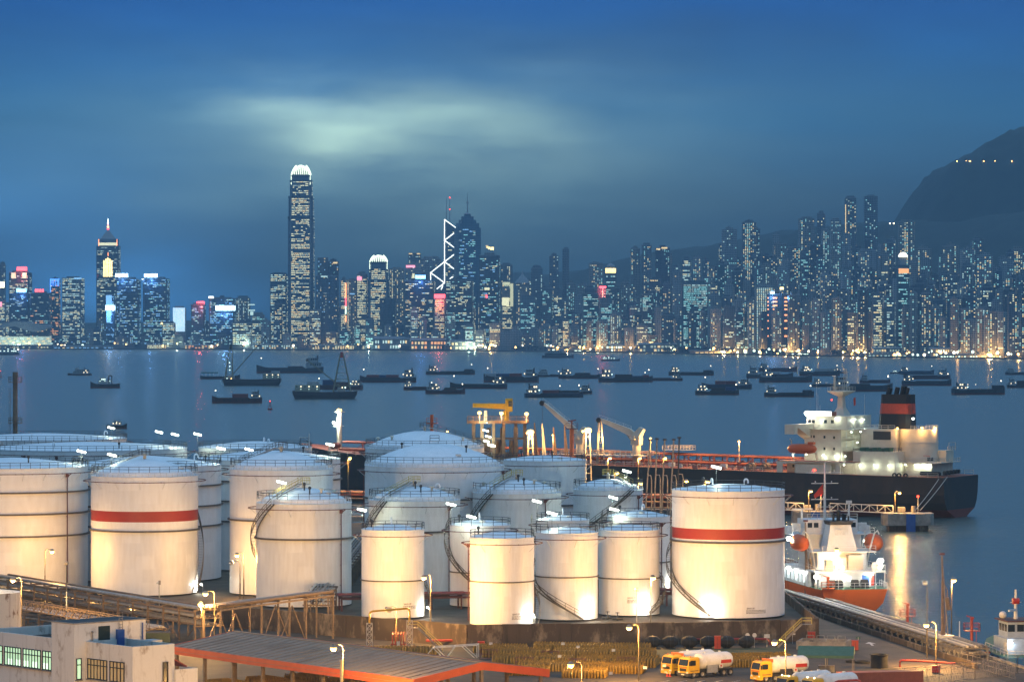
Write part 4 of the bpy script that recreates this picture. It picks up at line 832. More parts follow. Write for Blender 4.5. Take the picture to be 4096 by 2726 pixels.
# ------------------------------------------------------------------ vessels in the harbour
pbr('barge_hull', (.040,.034,.034), .6, c2=(.022,.02,.022), scale=.3); pbr('barge_red', (.10,.030,.024), .65, c2=(.06,.02,.018), scale=.3)
pbr('barge_blue', (.030,.055,.10), .6, c2=(.02,.03,.055), scale=.3); pbr('barge_house', (.40,.42,.41), .6, c2=(.25,.25,.24), scale=.5)
pbr('box_red', (.20,.040,.030), .6); pbr('box_blue', (.025,.055,.14), .6); pbr('box_white', (.42,.43,.43), .6); pbr('box_green', (.02,.14,.09), .6); pbr('hold_dark', (.045,.035,.030), .8)
em('cabin_light', (1.0,.80,.50), 2.6); em('cabin_light_green', (.75,1.0,.85), 3.0); em('mast_light', (1.0,.86,.62), 5.0)
def vessel(label, x0, x1, yw, house='L', kind='barge', hull='barge_hull', boxes=(), lit=2, mast=True, yaw=0., cat='barge', hs=1.0, extra=None, name='cargo_barge', hh=1.0, light='cabin_light'):
    yaw = yaw or random.Random(int(x0)).uniform(-20,20); Y = yg(yw, 0.); L = abs(x1-x0)*Y/FPX/cos(radians(yaw)); xc = gx((x0+x1)/2, Y)
    d = -1 if house == 'L' else 1                       # bow points away from the house
    t = thing(name, label, cat, (xc, Y, 0), (radians(yaw) if house == 'L' else pi+radians(yaw)), 'barges and boats anchored in the harbour')
    B = max(4., L*.20); hh *= random.Random(int(x1)).uniform(.8,1.35); D = max(1.5, L*.068)*hh; h = L/2
    st = []
    for u, b, z in ((-1.0,.70,1.30),(-.96,.86,1.22),(-.80,.97,1.05),(-.5,1,1.0),(.3,1,1.0),(.62,1,1.05),(.82,.86,1.30),(.94,.52,1.55),(1.0,.16,1.70)):
        st.append((u*h, [(B/2*b*.80,-.4),(B/2*b*.96,D*.35),(B/2*b,D*z)]))
    mb, mats = hull_mesh(st, ['boot_red' if hull != 'barge_blue' else 'barge_hull', hull], 'hold_dark'); mb.build('hull', mats, t)
    rb = MB()
    for sg in (1,-1):
        for (a, pa), (b, pb) in zip(st, st[1:]): rb.bar((a,sg*pa[-1][0],pa[-1][1]-.12),(b,sg*pb[-1][0],pb[-1][1]-.12),.22)
    rb.build('rubbing_rail', 'rubber', t)
    mats_w = light
    if kind in ('barge','coaster'):
        hl = L*.19*hs; x0h = -h*.93; z0 = D*1.1; f = max(2.0, L*.055)*random.Random(int(x0)+3).uniform(.95,1.35)
        MB().box(x0h,x0h+hl,-B*.40,B*.40,z0,z0+f).build('deckhouse', 'barge_house', t)
        MB().box(x0h-.1*hl,x0h+hl*1.05,-B*.46,B*.46,z0+f,z0+f+.18).build('boat_deck', 'barge_house', t)
        f2 = f*.95; MB().box(x0h+hl*.30,x0h+hl*.92,-B*.30,B*.30,z0+f+.18,z0+f+f2).build('wheelhouse', 'barge_house', t)
        MB().box(x0h+hl*.22,x0h+hl*1.0,-B*.36,B*.36,z0+f+f2,z0+f+f2+.16).build('wheelhouse_roof', 'barge_house', t)
        r = MB(); straight_rail(r,(x0h,-B*.45,z0+f+.18),(x0h+hl,-B*.45,z0+f+.18),.9,.07,2.5); straight_rail(r,(x0h+hl*.3,-B*.33,z0+f+f2+.16),(x0h+hl*.9,-B*.33,z0+f+f2+.16),.8,.07,2.5); r.build('house_rail', 'rail_white', t)
        sg = -1 if house == 'L' else 1
        for i in range(5): MB().box(x0h+hl*(.08+.18*i),x0h+hl*(.08+.18*i)+hl*.10,sg*B*.405-.03,sg*B*.405+.03,z0+f*.45,z0+f*.78).build('window', mats_w if (i*7+int(x0))%5 < lit else 'glass_dark', t)
        for i in range(3): MB().box(x0h+hl*(.36+.18*i),x0h+hl*(.36+.18*i)+hl*.12,sg*B*.305-.03,sg*B*.305+.03,z0+f*1.5,z0+f*1.85).build('window', mats_w if (i+int(x1))%3 < lit-1 else 'glass_dark', t)
        if lit: MB().ball((x0h+hl*1.02,sg*B*.42,z0+f*.9),L*.009+.12,8,6).build('deck_lamp', mats_w if lit < 3 else 'cabin_light_green', t)
        MB().cyl((x0h+hl*.2,0,z0+f),(x0h+hl*.2,0,z0+f*2.5),B*.06,n=8).build('funnel', 'dark', t)
        MB().box(x0h+hl*1.3,h*.70,-B*.36,B*.36,D*1.0,D*1.0+.7).build('hold_coaming', hull if hull != 'barge_hull' else 'hold_dark', t)
        if kind == 'coaster':
            MB().box(h*.55,h*.92,-B*.30,B*.30,D*1.2,D*2.0).build('forecastle', hull, t)
        mz = z0+f+f2
        if mast:
            MB().cyl((x0h+hl*.6,0,mz),(x0h+hl*.6,0,mz+L*.085),.09,n=5).bar((x0h+hl*.6,-B*.2,mz+L*.05),(x0h+hl*.6,B*.2,mz+L*.05),.1).build('mast', 'dark', t)
            fx = h*.86; MB().cyl((fx,0,D*1.4),(fx,0,D*1.4+L*.12),.10,n=5).build('foremast', 'dark', t); MB().ball((fx,0,D*1.4+L*.12+.2),.30+L*.004,8,6).build('anchor_light', 'mast_light', t)
        xb = x0h+hl*1.45
        for w, hb, m in boxes:
            MB().box(xb,xb+w*L,-B*.34,B*.34,D+.72,D+.72+hb).build('container', m, t)
            rb = MB()
            for k in range(int(w*L/1.2)): rb.box(xb+.3+k*1.2,xb+.7+k*1.2,-B*.34-.05,B*.34+.05,D+.85,D+.6+hb)
            stuff(rb.build('container_rib', m, t)); xb += w*L+.25
        for k in range(6):
            u = -.7+.25*k; MB().lathe([(.2,-.14),(.55,-.14),(.55,.14),(.2,.14)],8,closed=True).build('fender_tyre', 'rubber', t).matrix_local = Matrix.Translation((u*h, sg*(B/2+.15), D*.62)) @ Matrix.Rotation(pi/2,4,'X')
    elif kind == 'ferry':
        z0 = D*1.1; f = max(1.8, L*.085)
        MB().box(-h*.82,h*.5,-B*.44,B*.44,z0,z0+f).build('main_saloon', 'barge_hull' if hs < 1 else 'barge_house', t); MB().box(-h*.75,h*.30,-B*.42,B*.42,z0+f+.15,z0+f*1.9).build('upper_saloon', 'box_white', t)
        MB().box(-h*.84,h*.55,-B*.48,B*.48,z0+f,z0+f+.15).build('upper_deck', 'box_white', t); MB().box(-h*.85,h*.4,-B*.5,B*.5,z0+f*1.9,z0+f*1.9+.2).build('sun_roof', 'barge_house', t)
        MB().box(h*.1,h*.32,-B*.25,B*.25,z0+f*1.9+.2,z0+f*2.7).build('wheelhouse', 'box_white', t)
        sg = -1 if house == 'L' else 1
        for i in range(9): MB().box(-h*.78+i*h*.14,-h*.78+i*h*.14+h*.09,sg*B*.445-.03,sg*B*.445+.03,z0+f*.45,z0+f*.8).build('window', light if (i*5)%9 < lit*2 else 'glass_dark', t)
        for i in range(6): MB().box(-h*.68+i*h*.15,-h*.68+i*h*.15+h*.1,sg*B*.425-.03,sg*B*.425+.03,z0+f*1.3,z0+f*1.6).build('window', light if (i*5)%7 < lit else 'glass_dark', t)
        MB().cyl((h*.1,0,z0+f*2.6),(h*.1,0,z0+f*3.6),.1,n=5).build('mast', 'dark', t); MB().cyl((-h*.4,0,z0+f*1.9),(-h*.45,0,z0+f*2.8),B*.1,n=8).build('funnel', 'dark', t)
    elif kind == 'tug':
        z0 = D*1.15; f = L*.09
        MB().box(-h*.35,h*.45,-B*.36,B*.36,z0,z0+f).build('deckhouse', 'barge_house', t); MB().box(-h*.02,h*.36,-B*.28,B*.28,z0+f,z0+f*2.0).build('wheelhouse', 'box_white', t); MB().box(-h*.1,h*.42,-B*.34,B*.34,z0+f*2.0,z0+f*2.15).build('wheelhouse_roof', 'barge_house', t)
        sg = -1 if house == 'L' else 1
        for i in range(4): MB().box(h*(.0+.1*i),h*(.06+.1*i),sg*B*.285-.03,sg*B*.285+.03,z0+f*1.4,z0+f*1.8).build('window', light if i < lit else 'glass_dark', t)
        for i in range(3): MB().ball((-h*.3+i*h*.33,sg*B*.42,z0+f*.9),.28,8,6).build('deck_lamp', light, t)
        MB().cyl((-h*.2,0,z0+f),(-h*.2,0,z0+f*2.3),B*.09,n=8).build('funnel', 'dark', t)
        m = MB(); m.cyl((h*.1,0,z0+f*2),(h*.1,0,z0+f*4),.1,n=5); m.build('mast', 'dark', t)
    if extra: extra(t, L, B, D, h)
    return t
def gantry(t, L, B, D, h):
    m = MB()
    for x in (-.45*h,-.25*h):
        for y in (-B*.35,B*.35): m.bar((x,y,D),(x,y,D+L*.28),.45)
    m.box(-.48*h,-.22*h,-B*.4,B*.4,D+L*.26,D+L*.30); m.build('gantry_frame', 'dark', t)
def top_light(n, c='cabin_light_green'):
    def f(t, L, B, D, h):
        for i in range(n): MB().ball((-h*.8+.3*h*i,-B*.45,D*2.2),.34,8,6).build('deck_lamp', c, t)
    return f
def awning(t, L, B, D, h):
    MB().box(-h*.95,-h*.1,-B*.45,B*.45,D+3.2,D+4.2).build('awning', 'box_green', t); m = MB()
    for i in range(5):
        for y in (-B*.42,B*.42): m.bar((-h*.92+i*h*.2,y,D),(-h*.92+i*h*.2,y,D+3.2),.2)
    m.build('awning_post', 'rail_white', t)
V = vessel
V('blurred-looking dark ferry cut by the left edge near the far shore',-30,78,1419,'R','ferry',lit=3,cat='ferry',name='ferry',light='cabin_light_green')
V('small dark ferry with white upper deck, left of the gantry workboat',269,367,1500,'R','ferry',lit=1,cat='ferry',name='ferry')
V('dark workboat with a gantry frame and bright deck lights on the left',363,478,1551,'R','tug',lit=3,cat='workboat',name='workboat',extra=gantry,light='cabin_light_green',hh=1.5)
V('small dark launch low in the water behind the rear left tanks',428,508,1713,'L','tug',lit=1,cat='launch',name='launch')
V('barge with a green awning beside the first crane barge',802,960,1515,'L','flat',lit=0,extra=awning)
V('dark red-brown tug boat with a red funnel below the first crane barge',850,1045,1611,'R','barge','barge_red',boxes=((.3,2.6,'box_red'),),lit=1,hs=.9)
V('long low dark barge behind the crane jib of the second crane barge',1030,1287,1491,'R','barge',lit=0,boxes=((.2,1.6,'hold_dark'),))
V('red barge with a blue container half hidden by the second crane barge',1262,1450,1557,'R','barge','barge_red',boxes=((.30,2.6,'barge_red'),(.22,4.4,'box_blue')),lit=3)
V('long barge with a row of rust-red containers',1439,1665,1528,'R','barge',boxes=((.22,2.4,'box_red'),(.12,2.2,'box_blue'),(.22,2.4,'box_red')),lit=2)
V('dark open barge alone nearest the far shore in the middle',1704,1900,1497,'L','coaster',lit=2)
V('short dark red barge left of the workboat with white cabins',1615,1735,1559,'L','barge','barge_red',lit=2)
V('low cluttered workboat with white cabins and a brown hull',1702,1861,1574,'L','barge','barge_red',boxes=((.3,1.6,'hold_dark'),),lit=2,hs=1.6)
V('long dark barge with a white wheelhouse right of the cluttered workboat',1800,2028,1553,'R','barge',lit=2)
V('barge carrying dark and white containers, red boxes stacked on top',1935,2152,1528,'R','barge',boxes=((.20,3.0,'box_red'),(.24,2.6,'box_blue'),(.2,2.8,'box_white')),lit=1)
V('faint barge with double cabins just behind the container barge',2150,2240,1506,'L','barge',lit=0,hs=2.2)
V('blue-grey barge with tyres along its side, nearest in the middle of the harbour',2100,2333,1588,'L','barge','barge_blue',boxes=((.26,2.2,'box_red'),),lit=3)
V('dark barge hidden behind the tyre-hung blue barge',2230,2367,1574,'R','barge',lit=1,hs=1.4)
V('dark barge with cranked cabins behind, its bow pointing right',2235,2404,1513,'L','barge',boxes=((.35,2.0,'hold_dark'),),lit=2,hs=1.3)
V('dark barge with two warm lights at its cabin and a red container at the bow',2395,2611,1527,'L','barge',boxes=((.30,3.0,'hold_dark'),(.2,1.5,'barge_blue'),(.10,2.4,'box_red')),lit=3)
V('plain dark red barge following the barge with two warm lights',2569,2730,1522,'R','barge','barge_red',lit=1)
V('high-bowed coaster with a light on its wheelhouse, alone at the back',2678,2854,1500,'L','coaster',lit=3)
V('dark barge with blue cargo and lamps at its cabin, nearest right of the middle',2782,2956,1578,'L','barge',boxes=((.32,2.2,'hold_dark'),(.24,2.8,'box_blue')),lit=3,hs=1.2)
V('barge with a red container peeping out behind the blue-cargo barge',2808,3004,1554,'R','barge','barge_blue',boxes=((.2,2.8,'box_red'),(.2,2.8,'box_red')),lit=1)
V('small fast ferry with a white light near the far shore',2404,2480,1443,'L','ferry',lit=3,cat='ferry',name='ferry',light='cabin_light_green')
V('long dark ferry under the far waterfront, without lights',2170,2295,1431,'L','ferry',lit=0,cat='ferry',name='ferry',hs=.5)
V('barge with a long white cabin at the back right of the middle',2990,3170,1511,'L','barge',boxes=((.40,2.6,'box_white'),),lit=1)
V('barge with dark red hull behind the white-cabin barge',3035,3188,1486,'L','barge','barge_red',lit=1)
V('barge with cream cargo sheds and many small lights',3198,3360,1502,'L','barge',boxes=((.45,3.2,'barge_house'),),lit=3,hs=1.3)
V('coaster with a tall block of cabins behind the shed barge',3316,3383,1492,'R','tug',lit=1,cat='coaster',name='coaster')
V('long low barge running behind the tanker mast on its left',3037,3249,1528,'L','barge',lit=2)
V('nearest barge left of the tanker mast, with an empty rack at its bow',3060,3254,1586,'L','coaster',lit=1)
V('dark barge with one warm light directly left of the radar mast',3249,3370,1546,'L','barge',lit=2)
V('long dark barge passing right behind the radar mast',3328,3572,1564,'L','barge',boxes=((.3,1.4,'hold_dark'),),lit=1)
V('red-brown barge farther back between mast and funnel',3440,3562,1531,'L','barge','barge_red',lit=0)
V('barge with blue cabins at the back, right of the funnel smoke',3600,3735,1496,'L','barge','barge_blue',lit=1)
V('brown barge with wheelhouse on the right, middle of three behind the funnel',3612,3800,1515,'R','barge','barge_red',lit=1)
V('low dark barge nearest of the three right of the funnel',3610,3803,1541,'L','barge',lit=2)
V('coaster with a white bridge and four stern lights, alone on the right',3807,4023,1577,'L','coaster',lit=3,hs=1.1,hh=1.15,extra=top_light(3,'cabin_light'))
V('small boat with twin green-white lights beyond the funnel',3560,3598,1494,'L','tug',lit=3,cat='boat',name='boat',light='cabin_light_green')
V('dark barge cut by the right edge, the farther of two',4021,4150,1498,'L','barge',lit=0)
V('dark barge cut by the right edge, the nearer of two',4028,4160,1550,'L','barge',lit=1,boxes=((.4,3.4,'hold_dark'),))
# two floating crane barges
def crane_barge(label, x0, x1, yw, apex, tip, foot, lights, house, red):
    Y = yg(yw, 0.); L = (x1-x0)*Y/FPX; B = 14.; D = max(3.0, L*.105); h = L/2
    t = thing('crane_barge', label, 'crane barge', (gx((x0+x1)/2, Y), Y, 0), 0, 'barges and boats anchored in the harbour'); ox = gx((x0+x1)/2, Y)
    st = [(-h,[(B*.46,D*.75),(B*.5,D*.95),(B*.5,D*1.25)]),(-h*.92,[(B*.46,-.4),(B*.5,D*.5),(B*.5,D*1.15)]),(0,[(B*.47,-.4),(B*.5,D*.5),(B*.5,D)]),(h*.9,[(B*.46,-.4),(B*.5,D*.5),(B*.5,D*1.1)]),(h,[(B*.46,D*.7),(B*.5,D*.9),(B*.5,D*1.2)])]
    mb, mats = hull_mesh(st, ['barge_hull']*2, 'hold_dark'); mb.build('hull', mats, t)
    ax = gx(apex[0], Y)-ox; az = gz(apex[1], Y); fx0 = gx(foot[0], Y)-ox; fx1 = gx(foot[1], Y)-ox
    a = MB(); legs = [((fx0,-B*.35,D),(ax-1.0,-1,az)),((fx1,-B*.35,D),(ax+1.0,-1,az)),((fx0,B*.35,D),(ax-1.0,1,az)),((fx1,B*.35,D),(ax+1.0,1,az))]
    for p, q in legs: a.bar(p, q, .65)
    for k in range(1,6):
        u = k/6; P = [Vector(p).lerp(Vector(q), u) for p, q in legs]; Q = [Vector(p).lerp(Vector(q), u-1/6) for p, q in legs]
        for i, j in ((0,1),(1,3),(3,2),(2,0)): a.bar(P[i],P[j],.25); a.bar(Q[i],P[j],.2)
    a.build('crane_tower', 'crane_paint', t)
    MB().loft([[(ax-1.6,-1.6,az-3.2),(ax+1.6,-1.6,az-3.2),(ax+1.6,1.6,az-3.2),(ax-1.6,1.6,az-3.2)],[(ax-.9,-1,az+1),(ax+.9,-1,az+1),(ax+.9,1,az+1),(ax-.9,1,az+1)]]).build('tower_head', red, t)
    jx = gx(tip[0], Y)-ox; jz = gz(tip[1], Y); root = Vector((ax+(1.5 if jx > ax else -1.5),0,D+4.5)); tp = Vector((jx,0,jz)); j = MB()
    for y in (-.8,.8): j.bar(root+Vector((0,y,.5)), tp+Vector((0,y*.4,.3)), .3); j.bar(root+Vector((0,y,-.5)), tp+Vector((0,y*.4,-.3)), .3)
    for k in range(12): p = root.lerp(tp, k/12); q = root.lerp(tp, (k+1)/12); j.bar(p+Vector((0,-.8,-.5)), q+Vector((0,-.8,.5)), .16); j.bar(p+Vector((0,-.8,.5)),p+Vector((0,.8,-.5)),.14)
    j.build('jib', 'crane_paint', t); MB().box(jx-.8,jx+.8,-.6,.6,jz-.9,jz+.7).build('jib_head', 'dark', t)
    w = MB(); w.bar((ax,0,az),tp,.10); w.bar((ax,.4,az),root.lerp(tp,.7),.10); w.bar(tp,(jx,0,max(jz-9,4)),.08); w.build('hoist_wire', 'dark', t)
    hx0, hx1 = gx(house[0], Y)-ox, gx(house[1], Y)-ox
    MB().box(hx0,hx1,-B*.38,B*.38,D,D+2.6).build('deckhouse', 'house_pale', t); MB().box(hx0-.3,hx1+.3,-B*.42,B*.42,D+2.6,D+2.8).build('house_deck', 'house_pale', t); MB().box(hx0,hx1,-B*.36,B*.36,D+2.8,D+5.4).build('upper_house', 'house_pale', t); MB().box(hx0+(hx1-hx0)*.5,hx1-.4,-B*.25,B*.25,D+5.4,D+7.6).build('bridge', 'barge_house', t)
    n = 6
    for i in range(n):
        x = hx0+(hx1-hx0)*(i+.5)/n; MB().box(x-.4,x+.4,-B*.365-.03,-B*.365+.02,D+3.7,D+4.6).build('window', 'cabin_light' if i % 2 else 'glass_dark', t); MB().ball((x,-B*.41,D+2.2),.22,6,5).build('deck_lamp', 'cabin_light_green' if i % 2 else 'rail_white', t)
    for px, py, c in lights: p = at(px, py, Y-B*.45); MB().ball((p.x-ox,-B*.45,p.z),.5,8,6).build('work_light', c, t)
    MB().box(ax-3,ax+3,-3,3,D,D+3.4).build('winch_house', 'barge_house', t)
    return t
pbr('crane_paint', (.33,.30,.17), .6, c2=(.16,.12,.08), scale=.4); pbr('house_pale', (.40,.40,.30), .6)
crane_barge('dark crane barge with a blue-lit lattice tower and raised jib on the left',891,1124,1541,(924,1382),(1062,1348),(900,930),[(918,1450,'cabin_light_green'),(919,1464,'cabin_light_green'),(919,1479,'cabin_light_green'),(925,1514,'sodium_far'),(908,1513,'cabin_light_green')],(1052,1120),'dark')
crane_barge('crane barge with a yellow A-frame tower with red head and long lowered jib',1172,1428,1594,(1367,1413),(1228,1439),(1333,1404),[(1369,1549,'cabin_light'),(1381,1549,'cabin_light_green')],(1181,1278),'red')
def buoy(label, px, yw, h, col, light, group='navigation buoys'):
    Y = yg(yw, 0.); t = thing('navigation_buoy', label, 'buoy', (gx(px,Y),Y,0), 0, group)
    MB().lathe([(.01,-.3),(1.5,-.3),(1.6,.9),(.01,1.0)],14).build('float', col, t)
    m = MB()
    for i in range(4): a = pi/4+pi/2*i; m.bar((1.2*cos(a),1.2*sin(a),.9),(.45*cos(a),.45*sin(a),h),.2)
    for z in (.4,.65,.85): r = 1.2-.75*z; m.ring(r,.9+(h-.9)*z,.12,.12,10)
    m.build('lattice', col, t); MB().cyl((0,0,h),(0,0,h+.7),.5,n=8).build('lantern_house', col, t); MB().ball((0,0,h+1.0),.3,8,6).build('lantern', light, t)
buoy('red lattice buoy with a red lantern left of the high mast light', 1080, 1638, 4.6, 'red', 'lamp_red')
buoy('small dark buoy at the far left in front of the blue-lit shore', 548, 1394, 9, 'barge_hull', 'barge_hull')
buoy('red buoy cut by the left edge beside the small ferry', 2, 1509, 6, 'red', 'lamp_red')
# ------------------------------------------------------------------ the city across the harbour
def tower_wall():
    m, n, l, b = mat('tower_wall'); b.inputs['Roughness'].default_value = .6
    t = n.new('ShaderNodeTexCoord'); s = n.new('ShaderNodeSeparateXYZ'); l.new(t.outputs['Object'], s.inputs[0]); q = n.new('ShaderNodeSeparateXYZ'); l.new(t.outputs['Normal'], q.inputs[0])
    oi = n.new('ShaderNodeObjectInfo')
    def mt(op, a, bb=None):
        k = n.new('ShaderNodeMath'); k.operation = op
        for i, x in enumerate((a, bb)):
            if x is None: continue
            if isinstance(x, (int, float)): k.inputs[i].default_value = x
            else: l.new(x, k.inputs[i])
        return k.outputs[0]
    u = mt('ADD', mt('MULTIPLY', s.outputs[0], mt('ABSOLUTE', q.outputs[1])), mt('MULTIPLY', s.outputs[1], mt('ABSOLUTE', q.outputs[0])))
    fz = mt('FRACT', mt('DIVIDE', s.outputs[2], 3.6)); fu = mt('FRACT', mt('DIVIDE', u, 3.4))
    w = mt('MULTIPLY', mt('MULTIPLY', mt('GREATER_THAN', fz, .35), mt('LESS_THAN', fz, .88)), mt('GREATER_THAN', fu, .28)); w = mt('MULTIPLY', w, mt('LESS_THAN', mt('ABSOLUTE', q.outputs[2]), .5))
    mx = n.new('ShaderNodeMix'); mx.data_type = 'RGBA'; l.new(mt('MULTIPLY', w, .85), mx.inputs[0]); l.new(oi.outputs['Color'], mx.inputs[6]); mx.inputs[7].default_value = (.022,.030,.038,1)
    l.new(mx.outputs[2], b.inputs['Base Color'])
    r = n.new('ShaderNodeMapRange'); l.new(w, r.inputs[0]); r.inputs[3].default_value = .8; r.inputs[4].default_value = .25; l.new(r.outputs[0], b.inputs['Roughness'])
tower_wall()
em('win_warm', (1.0,.70,.30), 1.35); em('win_yellow', (.98,.92,.52), 1.25); em('win_white', (.68,.98,.84), 1.05); em('win_teal', (.42,.95,.86), .85); em('win_dim', (.70,.82,.62), .55); em('win_blue', (.30,.62,1.0), 1.1); em('win_orange', (1.0,.42,.14), 1.5)
em('sign_blue', (.20,.50,1.0), 7.0); em('sign_ice', (.55,.85,1.0), 9.0); em('sign_white', (.9,1.0,.95), 6.0); em('sign_red', (1.0,.10,.12), 4.2); em('sign_pink', (1.0,.32,.42), 2.2); em('sign_gold', (1.0,.72,.25), 4.5); em('crown_light', (.86,1.0,.72), 2.4); em('facade_ice_glow', (.55,.82,1.0), 1.3); em('facade_yellow_glow', (.95,.92,.50), .75); em('neon_blue', (.08,.28,1.0), 3.2); em('neon_orange', (1.0,.33,.12), 3.6); em('line_white', (.92,1.0,.88), 3.4); em('shore_green', (.72,1.0,.78), 3.0)
CITYG = 'towers of the city skyline'
OFFICE = ('win_yellow','win_white','win_dim','win_white'); RESI = ('win_warm','win_yellow','win_dim','win_teal'); TEAL = ('win_teal','win_white','win_teal','win_dim'); YEL = ('win_yellow','win_yellow','win_dim','win_warm'); BLU = ('win_blue','win_dim','win_white','win_teal')
def lit_windows(t, w, d, z0, z1, style, frac, pal, faces='fl', seed=0, off=.14, xo=0., yo=0.):
    rnd = random.Random(seed); mb = MB()
    for face in faces:
        W = w if face in 'fb' else d; H = z0+2.5
        def put(u0, u1, za, zb, k):
            mb.k = k
            if face == 'f': mb.quad((xo-W/2+u0,yo-d/2-off,za),(xo-W/2+u1,yo-d/2-off,za),(xo-W/2+u1,yo-d/2-off,zb),(xo-W/2+u0,yo-d/2-off,zb))
            elif face == 'l': mb.quad((xo-w/2-off,yo+W/2-u0,za),(xo-w/2-off,yo+W/2-u1,za),(xo-w/2-off,yo+W/2-u1,zb),(xo-w/2-off,yo+W/2-u0,zb))
            else: mb.quad((xo+w/2+off,yo-W/2+u0,za),(xo+w/2+off,yo-W/2+u1,za),(xo+w/2+off,yo-W/2+u1,zb),(xo+w/2+off,yo-W/2+u0,zb))
        if style == 'office':
            while H < z1-2.5:
                fr = frac*rnd.choice((.25,.7,1.0,1.4,1.7)); u = 1.0
                while u < W-2:
                    L = rnd.choice((2.2,3.4,4.8,7.0,9.5)); L = min(L, W-1-u)
                    if rnd.random() < fr and L > 1: put(u, u+L*.92, H, H+1.7, rnd.randrange(4) if rnd.random() < .8 else 0)
                    u += L+.5
                H += 3.9
        else:
            cols = max(2, int(W/3.6)); wts = [rnd.choice((.2,.5,1,1,1.8,2.6)) for c in range(cols)]
            while H < z1-2.5:
                for c in range(cols):
                    if rnd.random() < frac*wts[c]:
                        u = (c+.28)*W/cols; put(u, u+W/cols*.52, H, H+1.55, rnd.randrange(4))
                H += 3.1
    if mb.f: stuff(mb.build('lit_window', list(pal), t))
LANDS = [(-1e9,1154,'left of the tallest tower'),(1154,2060,'between tallest and pagoda-roofed towers'),(2060,3067,'between pagoda-roofed and orange-banded towers'),(3067,3600,'between orange-banded and dome-topped towers'),(3600,1e9,'right of the dome-topped tower')]
ORD = 'first second third fourth fifth sixth seventh eighth ninth tenth eleventh twelfth thirteenth fourteenth fifteenth sixteenth seventeenth eighteenth nineteenth twentieth'.split()
def ordinal(i):
    n = i+1
    if n <= 20: return ORD[i]
    tn = n//10-2
    return ('twentieth','thirtieth','fortieth','fiftieth','sixtieth')[tn] if n % 10 == 0 else ('twenty','thirty','forty','fifty','sixty')[tn]+'-'+ORD[n%10-1]
def row_of(off):
    for lim, nm in ((75,'waterfront'),(185,'second'),(315,'third'),(425,'fourth'),(590,'lower-slope'),(1e9,'upper-slope')):
        if off < lim: return nm
GEN = []
def place(x0, x1, ytop, off, row): 
    xc = (x0+x1)/2; Y = ysh(xc)+off; X = gx(xc, Y); zb = 2.4
    if off > 360: zb = max(2.4, ridge_h(X, Y)-6)
    return X, Y, zb, gz(ytop, Y), (x1-x0)*Y/FPX
def col(o, c): o.color = (*c, 1); return o
